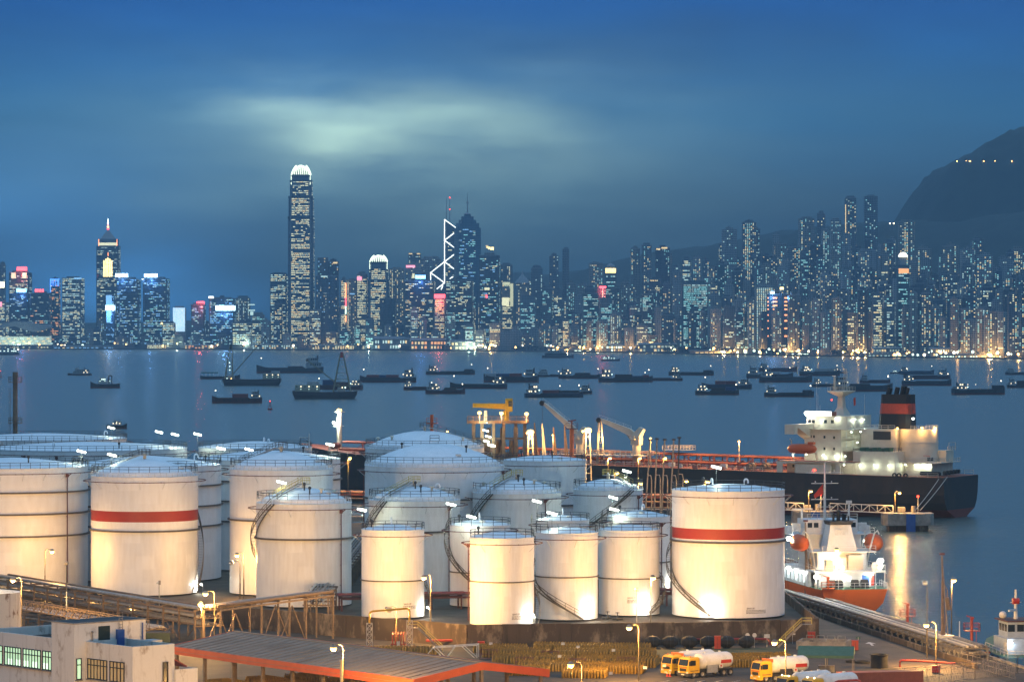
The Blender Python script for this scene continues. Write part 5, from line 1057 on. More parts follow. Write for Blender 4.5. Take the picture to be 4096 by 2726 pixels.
def tower(x0, x1, ytop, off=150, style='office', frac=.45, pal=OFFICE, c=(.16,.17,.18), label=None, rz=None, deep=.8, roof='plant', signs=(), seed=None, lit=True, kindname=None, row=None, bays=True):
    seed = seed if seed is not None else int(x0*7+ytop); rnd = random.Random(seed)
    X, Y, zb, zt, W = place(x0, x1, ytop, off, row); rz = rnd.uniform(-.22,.30) if rz is None else rz
    w = W/(cos(rz)+deep*abs(sin(rz))); d = w*deep; H = max(12, zt-zb)
    nm = 'apartment_tower' if style == 'resi' else 'office_tower'
    t = thing(nm, label or 'x', 'tower', (X,Y,zb), -rz, CITYG)
    if not label: GEN.append((t, x0, row or row_of(off), c, style, frac))
    zz = H-2.0*(roof == 'plant')
    if style == 'resi' and w > 16:
        mb = MB(); n = 2 if w < 26 else 3; bw = w/(2*n+1)*.9
        mb.box(-w/2,w/2,-d/2+2.2,d/2,0,zz)
        for i in range(n): xx = -w/2+w*(i+.5)/n; mb.box(xx-bw,xx+bw,-d/2,-d/2+2.4,0,zz-1.2*(i%2))
        col(mb.build('wall', 'tower_wall', t), c)
        if bays: 
            fb = MB()
            for i in range(n-1): xx = -w/2+w*(i+1)/n; fb.box(xx-.5,xx+.5,-d/2+1.2,-d/2+2.2,0,zz)
            if fb.f: col(fb.build('pier_strip', 'tower_wall', t), tuple(k*1.5 for k in c))
    else:
        mb = MB(); ch = min(w,d)*.10
        mb.prism([(-w/2+ch,-d/2),(w/2-ch,-d/2),(w/2,-d/2+ch),(w/2,d/2),(-w/2,d/2),(-w/2,-d/2+ch)],0,zz); col(mb.build('wall', 'tower_wall', t), c)
        if w > 30 and bays:
            fb = MB()
            for i in range(1,int(w/9)): xx = -w/2+i*9.; fb.box(xx-.35,xx+.35,-d/2-.5,-d/2,0,zz)
            stuff(col(fb.build('mullion', 'tower_wall', t), tuple(k*1.35 for k in c)))
    if roof == 'plant':
        a = rnd.uniform(.4,.75); mb = MB(); mb.box(-w*a/2,w*a/2,-d*.3,d*.3,zz,H+1.0+rnd.random()*3)
        if rnd.random() < .4: mb.box(-w*.1,w*.06,-d*.1,d*.1,H,H+5)
        col(mb.build('roof_house', 'tower_wall', t), tuple(k*.9 for k in c))
        MB().box(-w/2-.2,w/2+.2,-d/2-.2,-d/2+.5,zz,zz+1.1).build('parapet', 'tower_trim', t)
    elif roof == 'pyramid':
        MB().loft([[(-w/2-.5,-d/2-.5,H-12),(w/2+.5,-d/2-.5,H-12),(w/2+.5,d/2+.5,H-12),(-w/2-.5,d/2+.5,H-12)],[(-.6,-.6,H),(.6,-.6,H),(.6,.6,H),(-.6,.6,H)]]).build('roof', 'tower_trim', t)
    if off < 120: col(MB().box(-w*.62,w*.62,-d*.62,d*.6,0,9).build('podium', 'tower_wall', t), tuple(k*.8 for k in c))
    if lit:
        zw = zz if roof != 'pyramid' else H-12
        lit_windows(t, w*.94, d*.94 if style != 'resi' else d, 4, zw, style, frac, pal, 'f'+('l' if rz < 0 else 'r'), seed+1, .14+(d*.03 if style != 'resi' else 0)+.25)
    for sx0, sx1, sy0, sy1, m in signs:
        a = gx(sx0, Y)-X; b = gx(sx1, Y)-X; MB().box(a,b,-d/2-1.8,-d/2-1.0,gz(sy1,Y)-zb,gz(sy0,Y)-zb).build('sign', m, t)
        if m in ('sign_ice','sign_blue','sign_red','crown_light') and (sx1-sx0) > 12: lamp(t, ((a+b)/2,-d/2-16,gz(sy1,Y)-zb-8), 55000, {'sign_ice':(.16,.42,1.0),'sign_blue':(.10,.30,1.0),'sign_red':(1.0,.12,.12)}.get(m,(1,1,1)), 3.0)
        if gz(sy0,Y) > zt-1:
            s = MB()
            for k in (0,.5,1): s.bar((a+(b-a)*k,-d/2-.9,H-4),(a+(b-a)*k,-d/2-.9,gz(sy1,Y)-zb+1),.5)
            s.build('sign_frame', 'tower_trim', t)
    return t, w, d, H, X, Y, zb
em('dome_glow', (1.0,.93,.70), 2.6)
pbr('tower_trim', (.30,.31,.31), .7, scale=.1)
GR = (.16,.17,.18); DK = (.060,.065,.072); PA = (.34,.34,.33); BE = (.30,.27,.23); BL = (.07,.10,.14); TE = (.05,.10,.10)
# --- left shore
tower(0,22,1052,300,'resi',.10,c=GR,label='faint slim tower cut off by the left edge of the skyline',rz=0)
tower(-20,36,1205,140,'office',.5,c=PA,label='pale building with white and pink signs at the left edge',signs=((-10,27,1128,1150,'lamp_warm'),(-5,16,1207,1226,'sign_pink')))
tower(39,124,1087,230,'office',.40,c=DK,label='dark twin-shaft tower with two yellow light panels and a red roof sign',rz=.05,signs=((74,115,1067,1083,'sign_red'),(52,69,1091,1113,'win_yellow'),(96,113,1091,1113,'win_yellow')))
tower(39,122,1170,130,'office',.30,c=DK,label='dark block with a blue-white roof sign, left of its red-signed twin',rz=.04,signs=((72,112,1155,1169,'sign_blue'),),pal=('win_dim','win_dim','win_white','win_teal'))
tower(122,204,1170,130,'office',.28,c=DK,label='dark block with a red character sign on its roof',rz=.04,signs=((146,158,1156,1168,'sign_red'),(160,170,1156,1168,'sign_red'),(172,181,1156,1168,'sign_red')),pal=('win_dim','win_orange','win_dim','win_teal'))
tower(202,240,1115,200,'office',.4,c=BL,label='tower with blue neon strips under its roof',rz=.03,pal=('win_orange','win_warm','win_dim','win_dim'),signs=((203,240,1115,1120,'neon_blue'),(203,206,1120,1168,'neon_blue'),(210,212,1122,1144,'neon_blue'),(217,219,1122,1144,'neon_blue'),(224,226,1122,1144,'neon_blue'),(231,233,1122,1144,'neon_blue'),(236,239,1122,1144,'neon_blue')))
tower(250,335,1109,190,'office',.55,c=GR,label='broad grey tower with many yellow window rows left of the spired tower',rz=.1,signs=((304,334,1110,1116,'win_blue'),))
t, w, d, H, X, Y, zb = tower(389,478,984,330,'office',.42,c=DK,label='tall tower with a lit pyramid top, red-ringed spire and golden light pattern',rz=0,roof='flat',deep=.9,pal=('win_dim','win_white','win_yellow','win_dim'))
lz = lambda py: gz(py, Y)-zb
lx = lambda px: gx(px, Y)-X
col(MB().box(lx(398),lx(472),-d*.4,d*.4,lz(985),lz(956)).build('upper_tier', 'tower_wall', t), GR); MB().box(lx(399),lx(471),-d*.4-.5,-d*.4,lz(982),lz(971)).build('tier_light', 'win_yellow', t)
col(MB().loft([[(lx(404),-d*.35,lz(956)),(lx(461),-d*.35,lz(956)),(lx(461),d*.35,lz(956)),(lx(404),d*.35,lz(956))],[(lx(431),-1,lz(918)),(lx(434),-1,lz(918)),(lx(434),1,lz(918)),(lx(431),1,lz(918))]]).build('pyramid_roof', 'tower_trim', t), DK)
for a, b, r, m in ((918,911,2.6,'sign_red'),(910,904,2.4,'sign_gold'),(903,898,2.2,'sign_red'),(897,872,1.8,'sign_white')): MB().cyl((lx(432),0,lz(a)),(lx(432),0,lz(b)),r,r if m != 'sign_white' else .3,8).build('spire_light', m, t)
for px, a in ((421,1042),(429,1036),(436,1031),(444,1036),(451,1042)): MB().box(lx(px)-1.4,lx(px)+1.4,-d/2-1.2,-d/2-.6,lz(1107),lz(a)).build('light_strip', 'sign_gold', t)
MB().box(lx(435.5),lx(438.5),-d/2-1.2,-d/2-.6,lz(1025),lz(1010)).build('light_strip', 'neon_orange', t)
for px in (398.5,471.5): MB().box(lx(px)-.8,lx(px)+.8,-d*.42,-d*.4,lz(984),lz(957)).build('tier_light', 'neon_orange', t)
tower(467,560,1113,210,'office',.40,c=BL,label='blue-grey tower with a white roof sign right of the spired tower',rz=.08,signs=((468,519,1094,1108,'sign_ice'),),pal=BLU)
tower(480,562,1174,120,'office',.38,c=BL,label='lower grey block in front of the white-signed tower',rz=.06,pal=BLU)
tower(574,676,1111,220,'office',.40,c=BL,label='broad tower with the brightest bluish-white roof sign',rz=.05,signs=((583,636,1095,1109,'sign_ice'),(574,580,1115,1118,'sign_white')),pal=BLU)
tower(424,462,1178,100,'office',.3,c=BL,label='slim block with an ice-blue glowing media wall',rz=0,signs=((426,449,1180,1222,'win_blue'),(424,462,1221,1240,'sign_ice'),(428,446,1240,1290,'win_blue')),pal=BLU)
tower(693,743,1228,80,'resi',.4,c=PA,label='white floodlit block glowing icy blue',rz=0,lit=False,signs=((694,742,1230,1325,'facade_ice_glow'),))  # the floodlit front is put in as a self-glowing panel
tower(650,704,1288,60,'office',.85,c=DK,label='short dark block with bright yellow window rows left of the icy blue block',rz=0,signs=((646,652,1289,1297,'sign_gold'),))
tower(765,822,1215,90,'office',.3,c=BL,label='dark block with a red roof sign right of the icy blue block',rz=.05,signs=((790,822,1205,1213,'sign_red'),),pal=BLU)
tower(839,942,1190,120,'office',.35,c=BL,label='block with the huge glaring blue-white sign across its top',rz=.02,signs=((867,945,1222,1241,'sign_ice'),(839,859,1185,1192,'sign_white')),pal=BLU)
tower(945,1000,1188,100,'resi',.35,c=GR,label='grey block with pale lit frames right of the huge sign',rz=0,signs=((996,1021,1216,1220,'win_white'),(996,1022,1238,1243,'win_white'),(1003,1015,1246,1260,'win_white')))
tower(930,1060,1288,60,'office',.55,c=DK,label='wide low dark block with white windows left of the tallest tower',rz=0)
# --- the convention hall with its wave roof
def wave_hall():
    Y = ysh(90)+60; X = gx(90, Y); t = thing('convention_hall', 'low hall with a sweeping wave roof and warm lit glass on the far left shore', 'hall', (X,Y,2.4), 0, 'waterfront halls')
    lx = lambda p: gx(p, Y)-X
    lz = lambda p: gz(p, Y)-2.4
    MB().box(lx(-30),lx(200),-8,25,0,lz(1345)).build('glass_wall', 'win_dim', t); up = [(-40,1316),(20,1292),(60,1284),(110,1287),(150,1296),(185,1296),(205,1304)]; lo = [(-40,1320),(20,1308),(60,1304),(100,1318),(140,1326),(170,1322),(205,1308)]
    r = MB(); n = len(up)
    r.loft([[(lx(p),y,lz(q)) for p, q in up]+[(lx(p),y,lz(q)) for p, q in reversed(lo)] for y in (-14,30)]); r.build('wave_roof', 'tower_trim', t)
    for i in range(12): MB().ball((lx(2+17*i),-13,lz(1312+14*sin(i*.5)**2)),.8,6,4).build('eave_lamp', 'win_warm', t)
    for j, y in enumerate((1352,1362,1371)): 
        for i in range(9): MB().box(lx(-20+26*i+7*j),lx(-8+26*i+7*j),-8.4,-8.1,lz(y+4),lz(y)).build('lit_bay', ('win_yellow','win_white','win_warm')[(i+j)%3], t)
wave_hall()
# --- the tallest tower and its lower twin
def claw_tower(label, px0, px1, tiers, crown, off, seed, frac):
    xc = (px0+px1)/2; Y = ysh(xc)+off; X = gx(xc, Y); zb = 2.4; t = thing('office_tower', label, 'tower', (X,Y,zb), 0, CITYG)
    lz = lambda p: gz(p, Y)-zb
    z = 0.; mb = MB()
    for wpx, ytop in tiers:
        w = wpx*Y/FPX/2; c = w*.22; z1 = lz(ytop); P = [(-w+c,-w),(w-c,-w),(w-c,-w+c*.5),(w,-w+c),(w,w),(-w,w),(-w,-w+c),(-w+c,-w+c*.5)]; mb.prism(P, z, z1)
        if z1-z > 20: lit_windows(t, 2*(w-c)*.98, 2*w, z, z1, 'office', frac, YEL, 'f', seed+int(z), .25); lit_windows(t, 2*w+.6, 2*w*.7, z, z1, 'office', frac*.5, OFFICE, 'r', seed+int(z)+5, .3)
        for s in (-1,1): MB().box(s*w*.80-.5,s*w*.80+.5,-w-.9,-w-.1,z,z1).build('pilaster', 'tower_trim', t)
        MB().box(-w*1.01,w*1.01,-w*1.01,w*1.01,z1-5.5,z1-1.0).build('mechanical_floor', 'glass_dark', t)
        z = z1
    col(mb.build('wall', 'tower_wall', t), BL)
    w = tiers[-1][0]*Y/FPX/2; z0, z1 = lz(crown[0]), lz(crown[1]); n = 9
    for f in range(4):
        R = Matrix.Rotation(pi/2*f,3,'Z')
        for i in range(n):
            u = -.9+1.8*i/(n-1); hh = (z1-z0)*(1-.35*u*u); m = MB()
            pts = [(u*w*(1-.0*k),-w*(1-.48*(k/5)**2.2),z0+hh*k/5) for k in range(6)]
            pts = [Vector((p[0]*(1-.42*(k/5)**2),p[1],p[2])) for k, p in enumerate(pts)]; m.path([R @ p for p in pts], w*.055, 5); m.build('crown_fin', 'crown_light', t)
    col(MB().lathe([(w*.9,z0),(w*.82,z0+(z1-z0)*.5),(w*.5,z0+(z1-z0)*.8),(.1,z0+(z1-z0)*.84)],8).build('crown_core', 'tower_wall', t), DK)
    for a, b in ((1,0),(-1,0)): MB().box(a*w*1.02-.8,a*w*1.02+.8,-w*1.0,-w*.9,z0-22,z0+2).build('edge_glow', 'crown_light', t)  # glowing strips put in for the lit edges of the shaft
    col(MB().box(-w*1.9,w*1.9,-w*1.7,w,0,16).build('podium', 'tower_wall', t), GR)
    return t
claw_tower('the tallest tower, its crown of lit claws above all other roofs',1154,1256,((101,866),(97,785),(86,720),(74,698)),(700,661),110,21,.82)
claw_tower('shorter tower with the same lit claw crown, right of the tallest tower',1472,1558,((84,1120),(76,1075),(68,1045)),(1047,1020),120,77,.85)
tower(1081,1152,1092,140,'office',.55,c=BL,label='blue glass tower directly left of the tallest tower',rz=.08)
tower(1098,1130,1212,60,'office',.6,c=DK,label='narrow dark block at the foot of the tallest tower on its left',rz=0,pal=YEL)
tower(1271,1312,1030,170,'resi',.10,c=GR,label='grey ribbed tower directly right of the tallest tower, its left half',rz=0,pal=('win_blue','win_dim','win_teal','win_warm'),roof='flat')
tower(1312,1355,1042,170,'resi',.14,c=DK,label='darker ribbed tower joined to the grey one right of the tallest tower',rz=0,pal=('win_blue','win_warm','win_teal','win_warm'),signs=((1333,1351,1048,1054,'win_warm'),))
tower(1265,1352,1100,90,'resi',.12,c=BL,label='dark blue slab with a small white sign below the ribbed towers',rz=0,pal=('win_blue','win_warm','win_dim','win_dim'),signs=((1286,1312,1104,1108,'win_white'),))
tower(1363,1386,1115,80,'office',.9,c=GR,label='narrow yellow-lit slab with a vertical rainbow light strip',rz=0,pal=YEL,signs=((1381,1386,1132,1190,'neon_orange'),(1381,1386,1190,1225,'sign_red'),(1381,1386,1225,1255,'shore_green'),(1381,1386,1262,1286,'neon_orange')))
tower(1388,1426,1115,100,'resi',.45,c=BE,label='beige block with a thin blue band between two lit towers',rz=0,pal=YEL,signs=((1400,1420,1173,1177,'win_blue'),))
tower(1427,1470,1092,110,'office',.85,c=GR,label='bright yellow tower with a glowing pink-white corner sign',rz=0,pal=YEL,signs=((1429,1448,1106,1121,'sign_pink'),))
tower(1558,1618,1072,200,'resi',.35,c=BE,label='dim beige tower right of the shorter claw-crowned tower',rz=.05,pal=YEL)
tower(1520,1580,1190,60,'resi',.02,c=DK,label='black unlit slab in front of the shorter claw-crowned tower',rz=0)
tower(1634,1683,1012,420,'resi',.12,c=GR,label='tower with a row of warm lamps on its flat roof, behind the pink sign',rz=0,roof='flat',signs=((1636,1650,1013,1017,'win_warm'),(1668,1681,1013,1017,'win_warm')))
tower(1623,1686,1056,260,'resi',.08,c=PA,label='pale block with a long pink-red sign below its roof',rz=0,signs=((1625,1661,1061,1070,'sign_pink'),(1650,1659,1094,1112,'win_yellow')))
tower(1684,1764,1031,330,'resi',.05,c=PA,label='large blank pale slab left of the tower with white zigzag lines',rz=0)
tower(1618,1740,1121,90,'office',.33,c=DK,label='dark twin office tower with a blue roof sign, left of the red sign',rz=.03,signs=((1664,1705,1101,1115,'sign_blue'),),pal=('win_yellow','win_white','win_dim','win_warm'))
tower(1781,1894,1119,90,'office',.36,c=DK,label='dark twin office tower right of the red sign',rz=.03,pal=('win_yellow','win_white','win_dim','win_teal'))
for x0, x1 in ((1618,1740),(1781,1894)):
    pass
tower(1737,1781,1192,70,'office',.8,c=BE,label='yellow-lit block topped by the big red sign between the dark twins',rz=0,pal=YEL,signs=((1737,1781,1176,1192,'sign_red'),))
def zigzag_tower():
    Y = ysh(1775)+300; X = gx(1775, Y); zb = 2.4; t = thing('office_tower', 'slender tower outlined by white zigzag light lines with two masts', 'tower', (X,Y,zb), 0, CITYG)
    P = lambda u, v, y=0.: Vector((gx(1000+u/1.8447, Y)-X, y, gz(600+v/1.8447, Y)-zb)); mb = MB(); D = 26
    def shaft(u0, u1, va, vb): a0 = P(u0,0).x; a1 = P(u1,0).x; mb.hexa([(a0,-D,0),(a1,-D,0),(a1,D*.2,0),(a0,D*.2,0)],[(a0,-D,P(0,va).z),(a1,-D,P(0,vb).z),(a1,D*.2,P(0,vb).z),(a0,D*.2,P(0,va).z)])
    shaft(1437,1520,515,575); shaft(1335,1436,905,825); col(mb.build('wall', 'tower_wall', t), BL)
    for a, b, c, d in ((1437,515,1437,980),(1437,515,1520,575),(1437,668,1507,615),(1437,668,1507,720),(1437,825,1507,772),(1437,825,1507,878),(1437,825,1335,905),(1335,905,1335,960),(1335,905,1437,980),(1437,980,1380,1025),(1500,935,1475,950),(1425,1000,1412,1030)): MB().bar(P(a,b,-D-.8), P(c,d,-D-.8), 1.7).build('light_line', 'line_white', t)
    for u, v in ((1450,360),(1474,352)): MB().cyl(P(u,540,-6),P(u,v,-6),1.0,.5,6).build('mast', 'tower_trim', t)
    for v in (352,438): MB().ball(P(1474,v,-7.5),1.3,6,4).build('mast_lamp', 'lamp_red', t)
    w = P(1520,0).x-P(1437,0).x; lit_windows(t, w*.9, 2, P(0,1000).z, P(0,590).z, 'office', .14, YEL, 'f', 5, .2, (P(1437,0).x+P(1520,0).x)/2, -D+.6)
zigzag_tower()
def stepped_tower():
    Y = ysh(1870)+330; X = gx(1870, Y); zb = 2.4; t = thing('office_tower', 'tall blue stepped tower with a long thin spire', 'tower', (X,Y,zb), 0, CITYG)
    lz = lambda p: gz(p, Y)-zb
    mb = MB(); z = 0
    for a, b, y in ((1817,1924,912),(1824,1917,893),(1838,1907,880),(1848,1897,866),(1858,1884,856)):
        w = (b-a)*Y/FPX/2; k = w*.35; mb.prism([(-w+k,-w),(w-k,-w),(w,-w+k),(w,w-k),(w-k,w),(-w+k,w),(-w,w-k),(-w,-w+k)], z, lz(y)); z = lz(y)
    col(mb.build('wall', 'tower_wall', t), (.05,.13,.20)); w = 107*Y/FPX/2
    lit_windows(t, 2*w*.65, 2*w, 4, lz(915), 'office', .30, ('win_teal','win_dim','win_white','win_blue'), 'f', 12, .3)
    s = MB(); s.loft([[(-9,-9,z),(9,-9,z),(9,9,z),(-9,9,z)],[(-.8,-.8,lz(850)),(.8,-.8,lz(850)),(.8,.8,lz(850)),(-.8,.8,lz(850))]]); s.cyl((0,0,lz(852)),(0,0,lz(808)),1.6,.9,6); s.cyl((0,0,lz(808)),(0,0,lz(771)),.8,.3,6); s.ring(1.4,lz(810),2.0,2.0,8); s.build('spire', 'tower_trim', t)
stepped_tower()
tower(1916,2000,1018,240,'office',.32,c=DK,label='dark tower crowned by a golden zigzag sign, right of the spired blue tower',rz=.05,signs=((1948,1962,988,992,'sign_gold'),(1955,1968,993,997,'sign_gold'),(1964,1977,989,1000,'sign_gold'),(1945,1955,982,986,'win_warm'),(1940,1960,1150,1160,'win_yellow'),(1945,1951,1178,1192,'sign_red')),pal=('win_teal','win_dim','win_yellow','win_blue'))
tower(2003,2050,1056,300,'resi',.3,c=GR,label='grey tower just left of the bright yellow lit front',rz=0,pal=YEL)
tower(2007,2053,1126,190,'office',.5,c=BE,label='block with a bright yellow floodlit front and corner',rz=0,pal=YEL,signs=((2010,2040,1128,1140,'facade_yellow_glow'),(2041,2053,1134,1225,'facade_yellow_glow'),(2008,2036,1190,1222,'win_yellow')))  # floodlight on front and corner is built as glowing panels
t, w, d, H, X, Y, zb = tower(2062,2118,1126,200,'resi',.18,c=BE,label='beige tower with a pagoda-like stepped roof',rz=0,roof='flat',pal=YEL)
MB().loft([[(-w/2-2,-d/2-2,H-3),(w/2+2,-d/2-2,H-3),(w/2+2,d/2,H-3),(-w/2-2,d/2,H-3)],[(-w*.22,-d*.2,H+10),(w*.22,-d*.2,H+10),(w*.22,d*.2,H+10),(-w*.22,d*.2,H+10)],[(-w*.08,-d*.1,H+15),(w*.08,-d*.1,H+15),(w*.08,d*.1,H+15),(-w*.08,d*.1,H+15)],[(-.3,-.3,H+24),(.3,-.3,H+24),(.3,.3,H+24),(-.3,.3,H+24)]]).build('pagoda_roof', 'tower_trim', t)
# --- hill-foot and right-hand districts: distinct ones first
tower(2124,2170,1068,380,'resi',.12,c=GR); tower(2197,2234,1020,460,'resi',.10,c=GR); tower(2249,2277,992,520,'resi',.05,c=GR)
tower(2355,2411,1049,400,'resi',.2,c=BE,label='broad beige slab left of the gold-banded rooftop',rz=0,pal=RESI)
t, *_ = tower(2421,2464,1092,230,'office',.35,c=TE,label='tower topped by three glowing golden bands and a thin mast',rz=0,pal=TEAL,signs=((2421,2463,1073,1078,'sign_gold'),(2421,2463,1080,1085,'sign_gold'),(2421,2463,1087,1091,'sign_gold')))
MB().cyl((0,0,_[2]),(0,0,_[2]+38),.8,.3,6).build('mast', 'tower_trim', t); MB().lathe([(9,_[2]+13),(8,_[2]+16),(2,_[2]+20)],10).build('roof', 'tower_trim', t)
tower(2387,2424,1145,140,'resi',.3,c=GR,label='block with a small red sign below the gold-banded tower',rz=0,signs=((2397,2424,1144,1152,'sign_red'),))
tower(2521,2560,990,640,'resi',.2,c=BE,pal=RESI); tower(2566,2607,977,660,'resi',.2,c=GR,pal=RESI)
tower(2622,2678,988,560,'resi',.15,c=DK,label='dark hillside slab with a string of warm lamps along its roof',rz=0,signs=((2624,2640,994,999,'win_warm'),(2645,2668,989,995,'win_warm')),pal=TEAL)
tower(2689,2727,1083,330,'resi',.25,c=PA,pal=RESI)
tower(2727,2832,1131,110,'office',.62,c=TE,label='wide teal glass office block with a gabled frame on its roof',rz=0,pal=TEAL); 
tower(2870,2906,1054,420,'resi',.14,c=TE,pal=TEAL); tower(2887,2947,915,640,'resi',.12,c=PA,label='pale ribbed slab high on the slope, left of the brightly dotted tower',rz=0,pal=TEAL)
tower(2968,3024,886,660,'resi',.42,c=GR,label='tall slope tower dotted with bright warm windows',rz=0,pal=RESI)
tower(2330,2397,1170,90,'office',.45,c=TE,label='teal glass block with even window rows left of the sloped-roof block',rz=0,pal=TEAL)
tower(2400,2450,1190,80,'office',.5,c=GR,label='block with a slanted roof and teal windows above the sports hall',rz=0,pal=TEAL,roof='pyramid')
tower(2079,2143,1180,120,'office',.4,c=GR,label='block with a low grey pyramid roof below the pagoda roof',rz=0,pal=TEAL,roof='pyramid')
tower(2618,2646,1226,70,'resi',0,c=PA,label='narrow blank pale wall tower on the shore, first of two',rz=0,lit=False); tower(2830,2851,1226,70,'resi',0,c=PA,label='narrow blank pale wall tower on the shore, second of two',rz=0,lit=False)
tower(2249,2277,1280,50,'office',.95,c=BE,label='small brightly lit block with a golden edge on the shore',rz=0,pal=YEL)
tower(2440,2483,1252,60,'resi',.8,c=PA,label='block with pale evenly lit flats near the sports hall',rz=0,pal=('win_dim','win_dim','win_white','win_yellow'))
tower(2567,2612,1173,100,'office',.4,c=DK,label='dark tower with a narrow column of green-white windows',rz=0,pal=TEAL)
tower(2000,2095,1324,30,'resi',0,c=PA,label='big blank grey-white box building on the shore',rz=0,lit=False,roof='flat')
tower(2940,2978,1195,90,'resi',.35,c=PA,label='pale slab lit warm along its left edge near the orange-banded tower',rz=0,pal=RESI); tower(2977,3014,1240,70,'office',.3,c=TE,label='teal slab with a pale side wall left of the white grid block',rz=.5,pal=TEAL)
tower(3021,3091,1139,100,'resi',1.4,c=PA,label='white block covered by an even grid of lit windows',rz=0,pal=('win_white','win_yellow','win_dim','win_white'))
tower(3067,3147,1172,70,'office',.04,c=DK,label='dark tower with horizontal orange neon bands down both sides',rz=0,signs=tuple((a,b,y,y+5,'neon_orange') for y in (1189,1204,1219,1234,1257,1280,1310,1341) for a, b in ((3068,3072),(3089,3106),(3135,3146)))+((3079,3095,1166,1174,'sign_ice'),(3117,3132,1148,1158,'sign_gold')))
tower(3379,3424,788,900,'resi',.30,c=GR,label='tallest slope tower with a warm light strip down its left edge',rz=0,pal=RESI,signs=((3379,3382,818,1030,'win_warm'),))
tower(3457,3509,782,980,'resi',.12,c=GR,label='second tall slope tower, dimmer, right of the one with the light strip',rz=0,pal=TEAL)
tower(3194,3257,870,760,'resi',.30,c=BE,pal=RESI); tower(3267,3303,850,860,'resi',.2,c=GR,pal=RESI); tower(3321,3363,876,760,'resi',.22,c=PA,label='slope slab with a dotted column of small lights',rz=0,pal=TEAL,signs=((3342,3344,930,1060,'win_dim'),))
tower(3594,3657,882,760,'resi',.35,c=BE,label='warm-dotted slope tower rising behind the dome-topped tower',rz=0,pal=RESI)
t, w, d, H, X, Y, zb = tower(3588,3636,1060,130,'office',.5,c=TE,label='glass tower crowned by a glowing half dome',rz=0,pal=TEAL,roof='flat',deep=1.0)
MB().lathe([(w*.40*cos(a),H+14+w*.40*1.0*sin(a)) for a in [k*pi/2/6 for k in range(7)]],20).build('dome', 'dome_glow', t, smooth=60)
MB().cyl((0,0,H),(0,0,H+14),w*.28,n=12).build('dome_neck', 'tower_trim', t); MB().box(-w*.42,w*.42,-d/2-.9,-d/2-.4,H-14,H-6).build('sky_lobby', 'win_orange', t)
for s in (-1,1): col(MB().box(s*w*.5+(0 if s > 0 else -w*.32),s*w*.5+(w*.32 if s > 0 else 0),-d*.35,d*.4,0,H-22).build('side_wing', 'tower_wall', t), PA)

for a in ((3527,3582,966,520,RESI,.32,GR),(3657,3727,991,470,RESI,.28,BE),(3433,3503,997,430,RESI,.2,PA),(3766,3839,979,470,RESI,.22,BE),(3842,3897,994,430,TEAL,.25,PA),(3885,3933,954,560,RESI,.3,GR),(3903,3974,1018,380,RESI,.25,PA),(4042,4100,994,470,RESI,.3,BE),(4006,4054,1039,400,TEAL,.2,PA),(3779,3836,1185,130,RESI,.3,BL),(3842,3903,1186,180,TEAL,.06,DK),(3718,3769,1227,90,RESI,.3,PA),(3639,3691,1263,70,RESI,.2,BE),(3424,3490,1246,80,RESI,.12,BE),(3494,3563,1240,80,RESI,.12,BE),(3427,3491,1112,220,RESI,.25,PA),(3357,3424,1076,330,RESI,.22,GR),(3260,3321,1076,320,RESI,.25,GR),(3239,3291,973,520,RESI,.15,DK),(3145,3200,985,480,RESI,.25,GR),(3000,3042,912,700,TEAL,.3,BL),(3091,3145,973,540,RESI,.25,BE),(3857,3909,1276,60,RESI,.2,PA)): tower(a[0],a[1],a[2],a[3],'resi',a[5],a[4],a[6],seed=int(a[0]))
tower(3933,4105,1254,90,'resi',.35,c=PA,label='long pale housing slab of many storeys at the right edge of the shore',rz=0,deep=.2,pal=('win_teal','win_dim','win_white','win_warm'))
# --- the many other blocks
ENV = [(-60,1200),(400,1240),(700,1275),(1000,1215),(1300,1150),(1700,1150),(2000,1165),(2300,1190),(2700,1170),(3000,1110),(3400,1075),(3800,1090),(4160,1070)]
def env(x):
    for (a, ya), (b, yb) in zip(ENV, ENV[1:]):
        if x <= b: return ya+(yb-ya)*(x-a)/(b-a)
    return ENV[-1][1]
rg = random.Random(11)
for off0, off1, lo, hi, xs, xe, wlo, whi in ((30,60,70,185,215,4110,26,50),(200,300,10,100,-40,4110,28,52),(430,560,-75,30,2080,4110,28,48),(600,820,-170,-70,2650,3560,26,42),(125,170,50,150,2060,4110,30,52),(330,400,-40,60,2060,4110,30,50)):
    x = xs
    while x < xe:
        w = rg.uniform(wlo, whi); e = env(x+w/2); y = min(e+rg.uniform(lo, hi), 1345)
        resi = rg.random() < (.35 if x < 2000 else .82)
        c = rg.choice((GR,PA,BE,DK,BL,GR,PA)); pal = rg.choice((OFFICE,YEL,TEAL)) if not resi else rg.choice((RESI,RESI,TEAL))
        if x < 1000: pal = rg.choice((BLU,OFFICE,BLU))
        tower(x, x+w, y, rg.uniform(off0, off1), 'resi' if resi else 'office', rg.uniform(.10,.34) if resi else rg.uniform(.2,.6), pal, c, seed=int(x*3+off0))
        x += w+rg.uniform(-4, 26 if off0 < 100 else 16)
cn = {}
for t, x, row, c, style, fr in sorted(GEN, key=lambda g: g[1]):
    tone = 'dark' if sum(c) < .25 else 'pale' if sum(c) > .9 else 'beige' if c is BE else 'teal' if c is TE else 'blue-grey' if c is BL else 'grey'
    for a, b, zn in LANDS:
        if a <= x < b:
            k = (row, zn); cn[k] = cn.get(k, -1)+1
            t['label'] = f"{tone} {'apartment' if style == 'resi' else 'office'} tower, {ordinal(cn[k])} from left in {row} row {zn}"
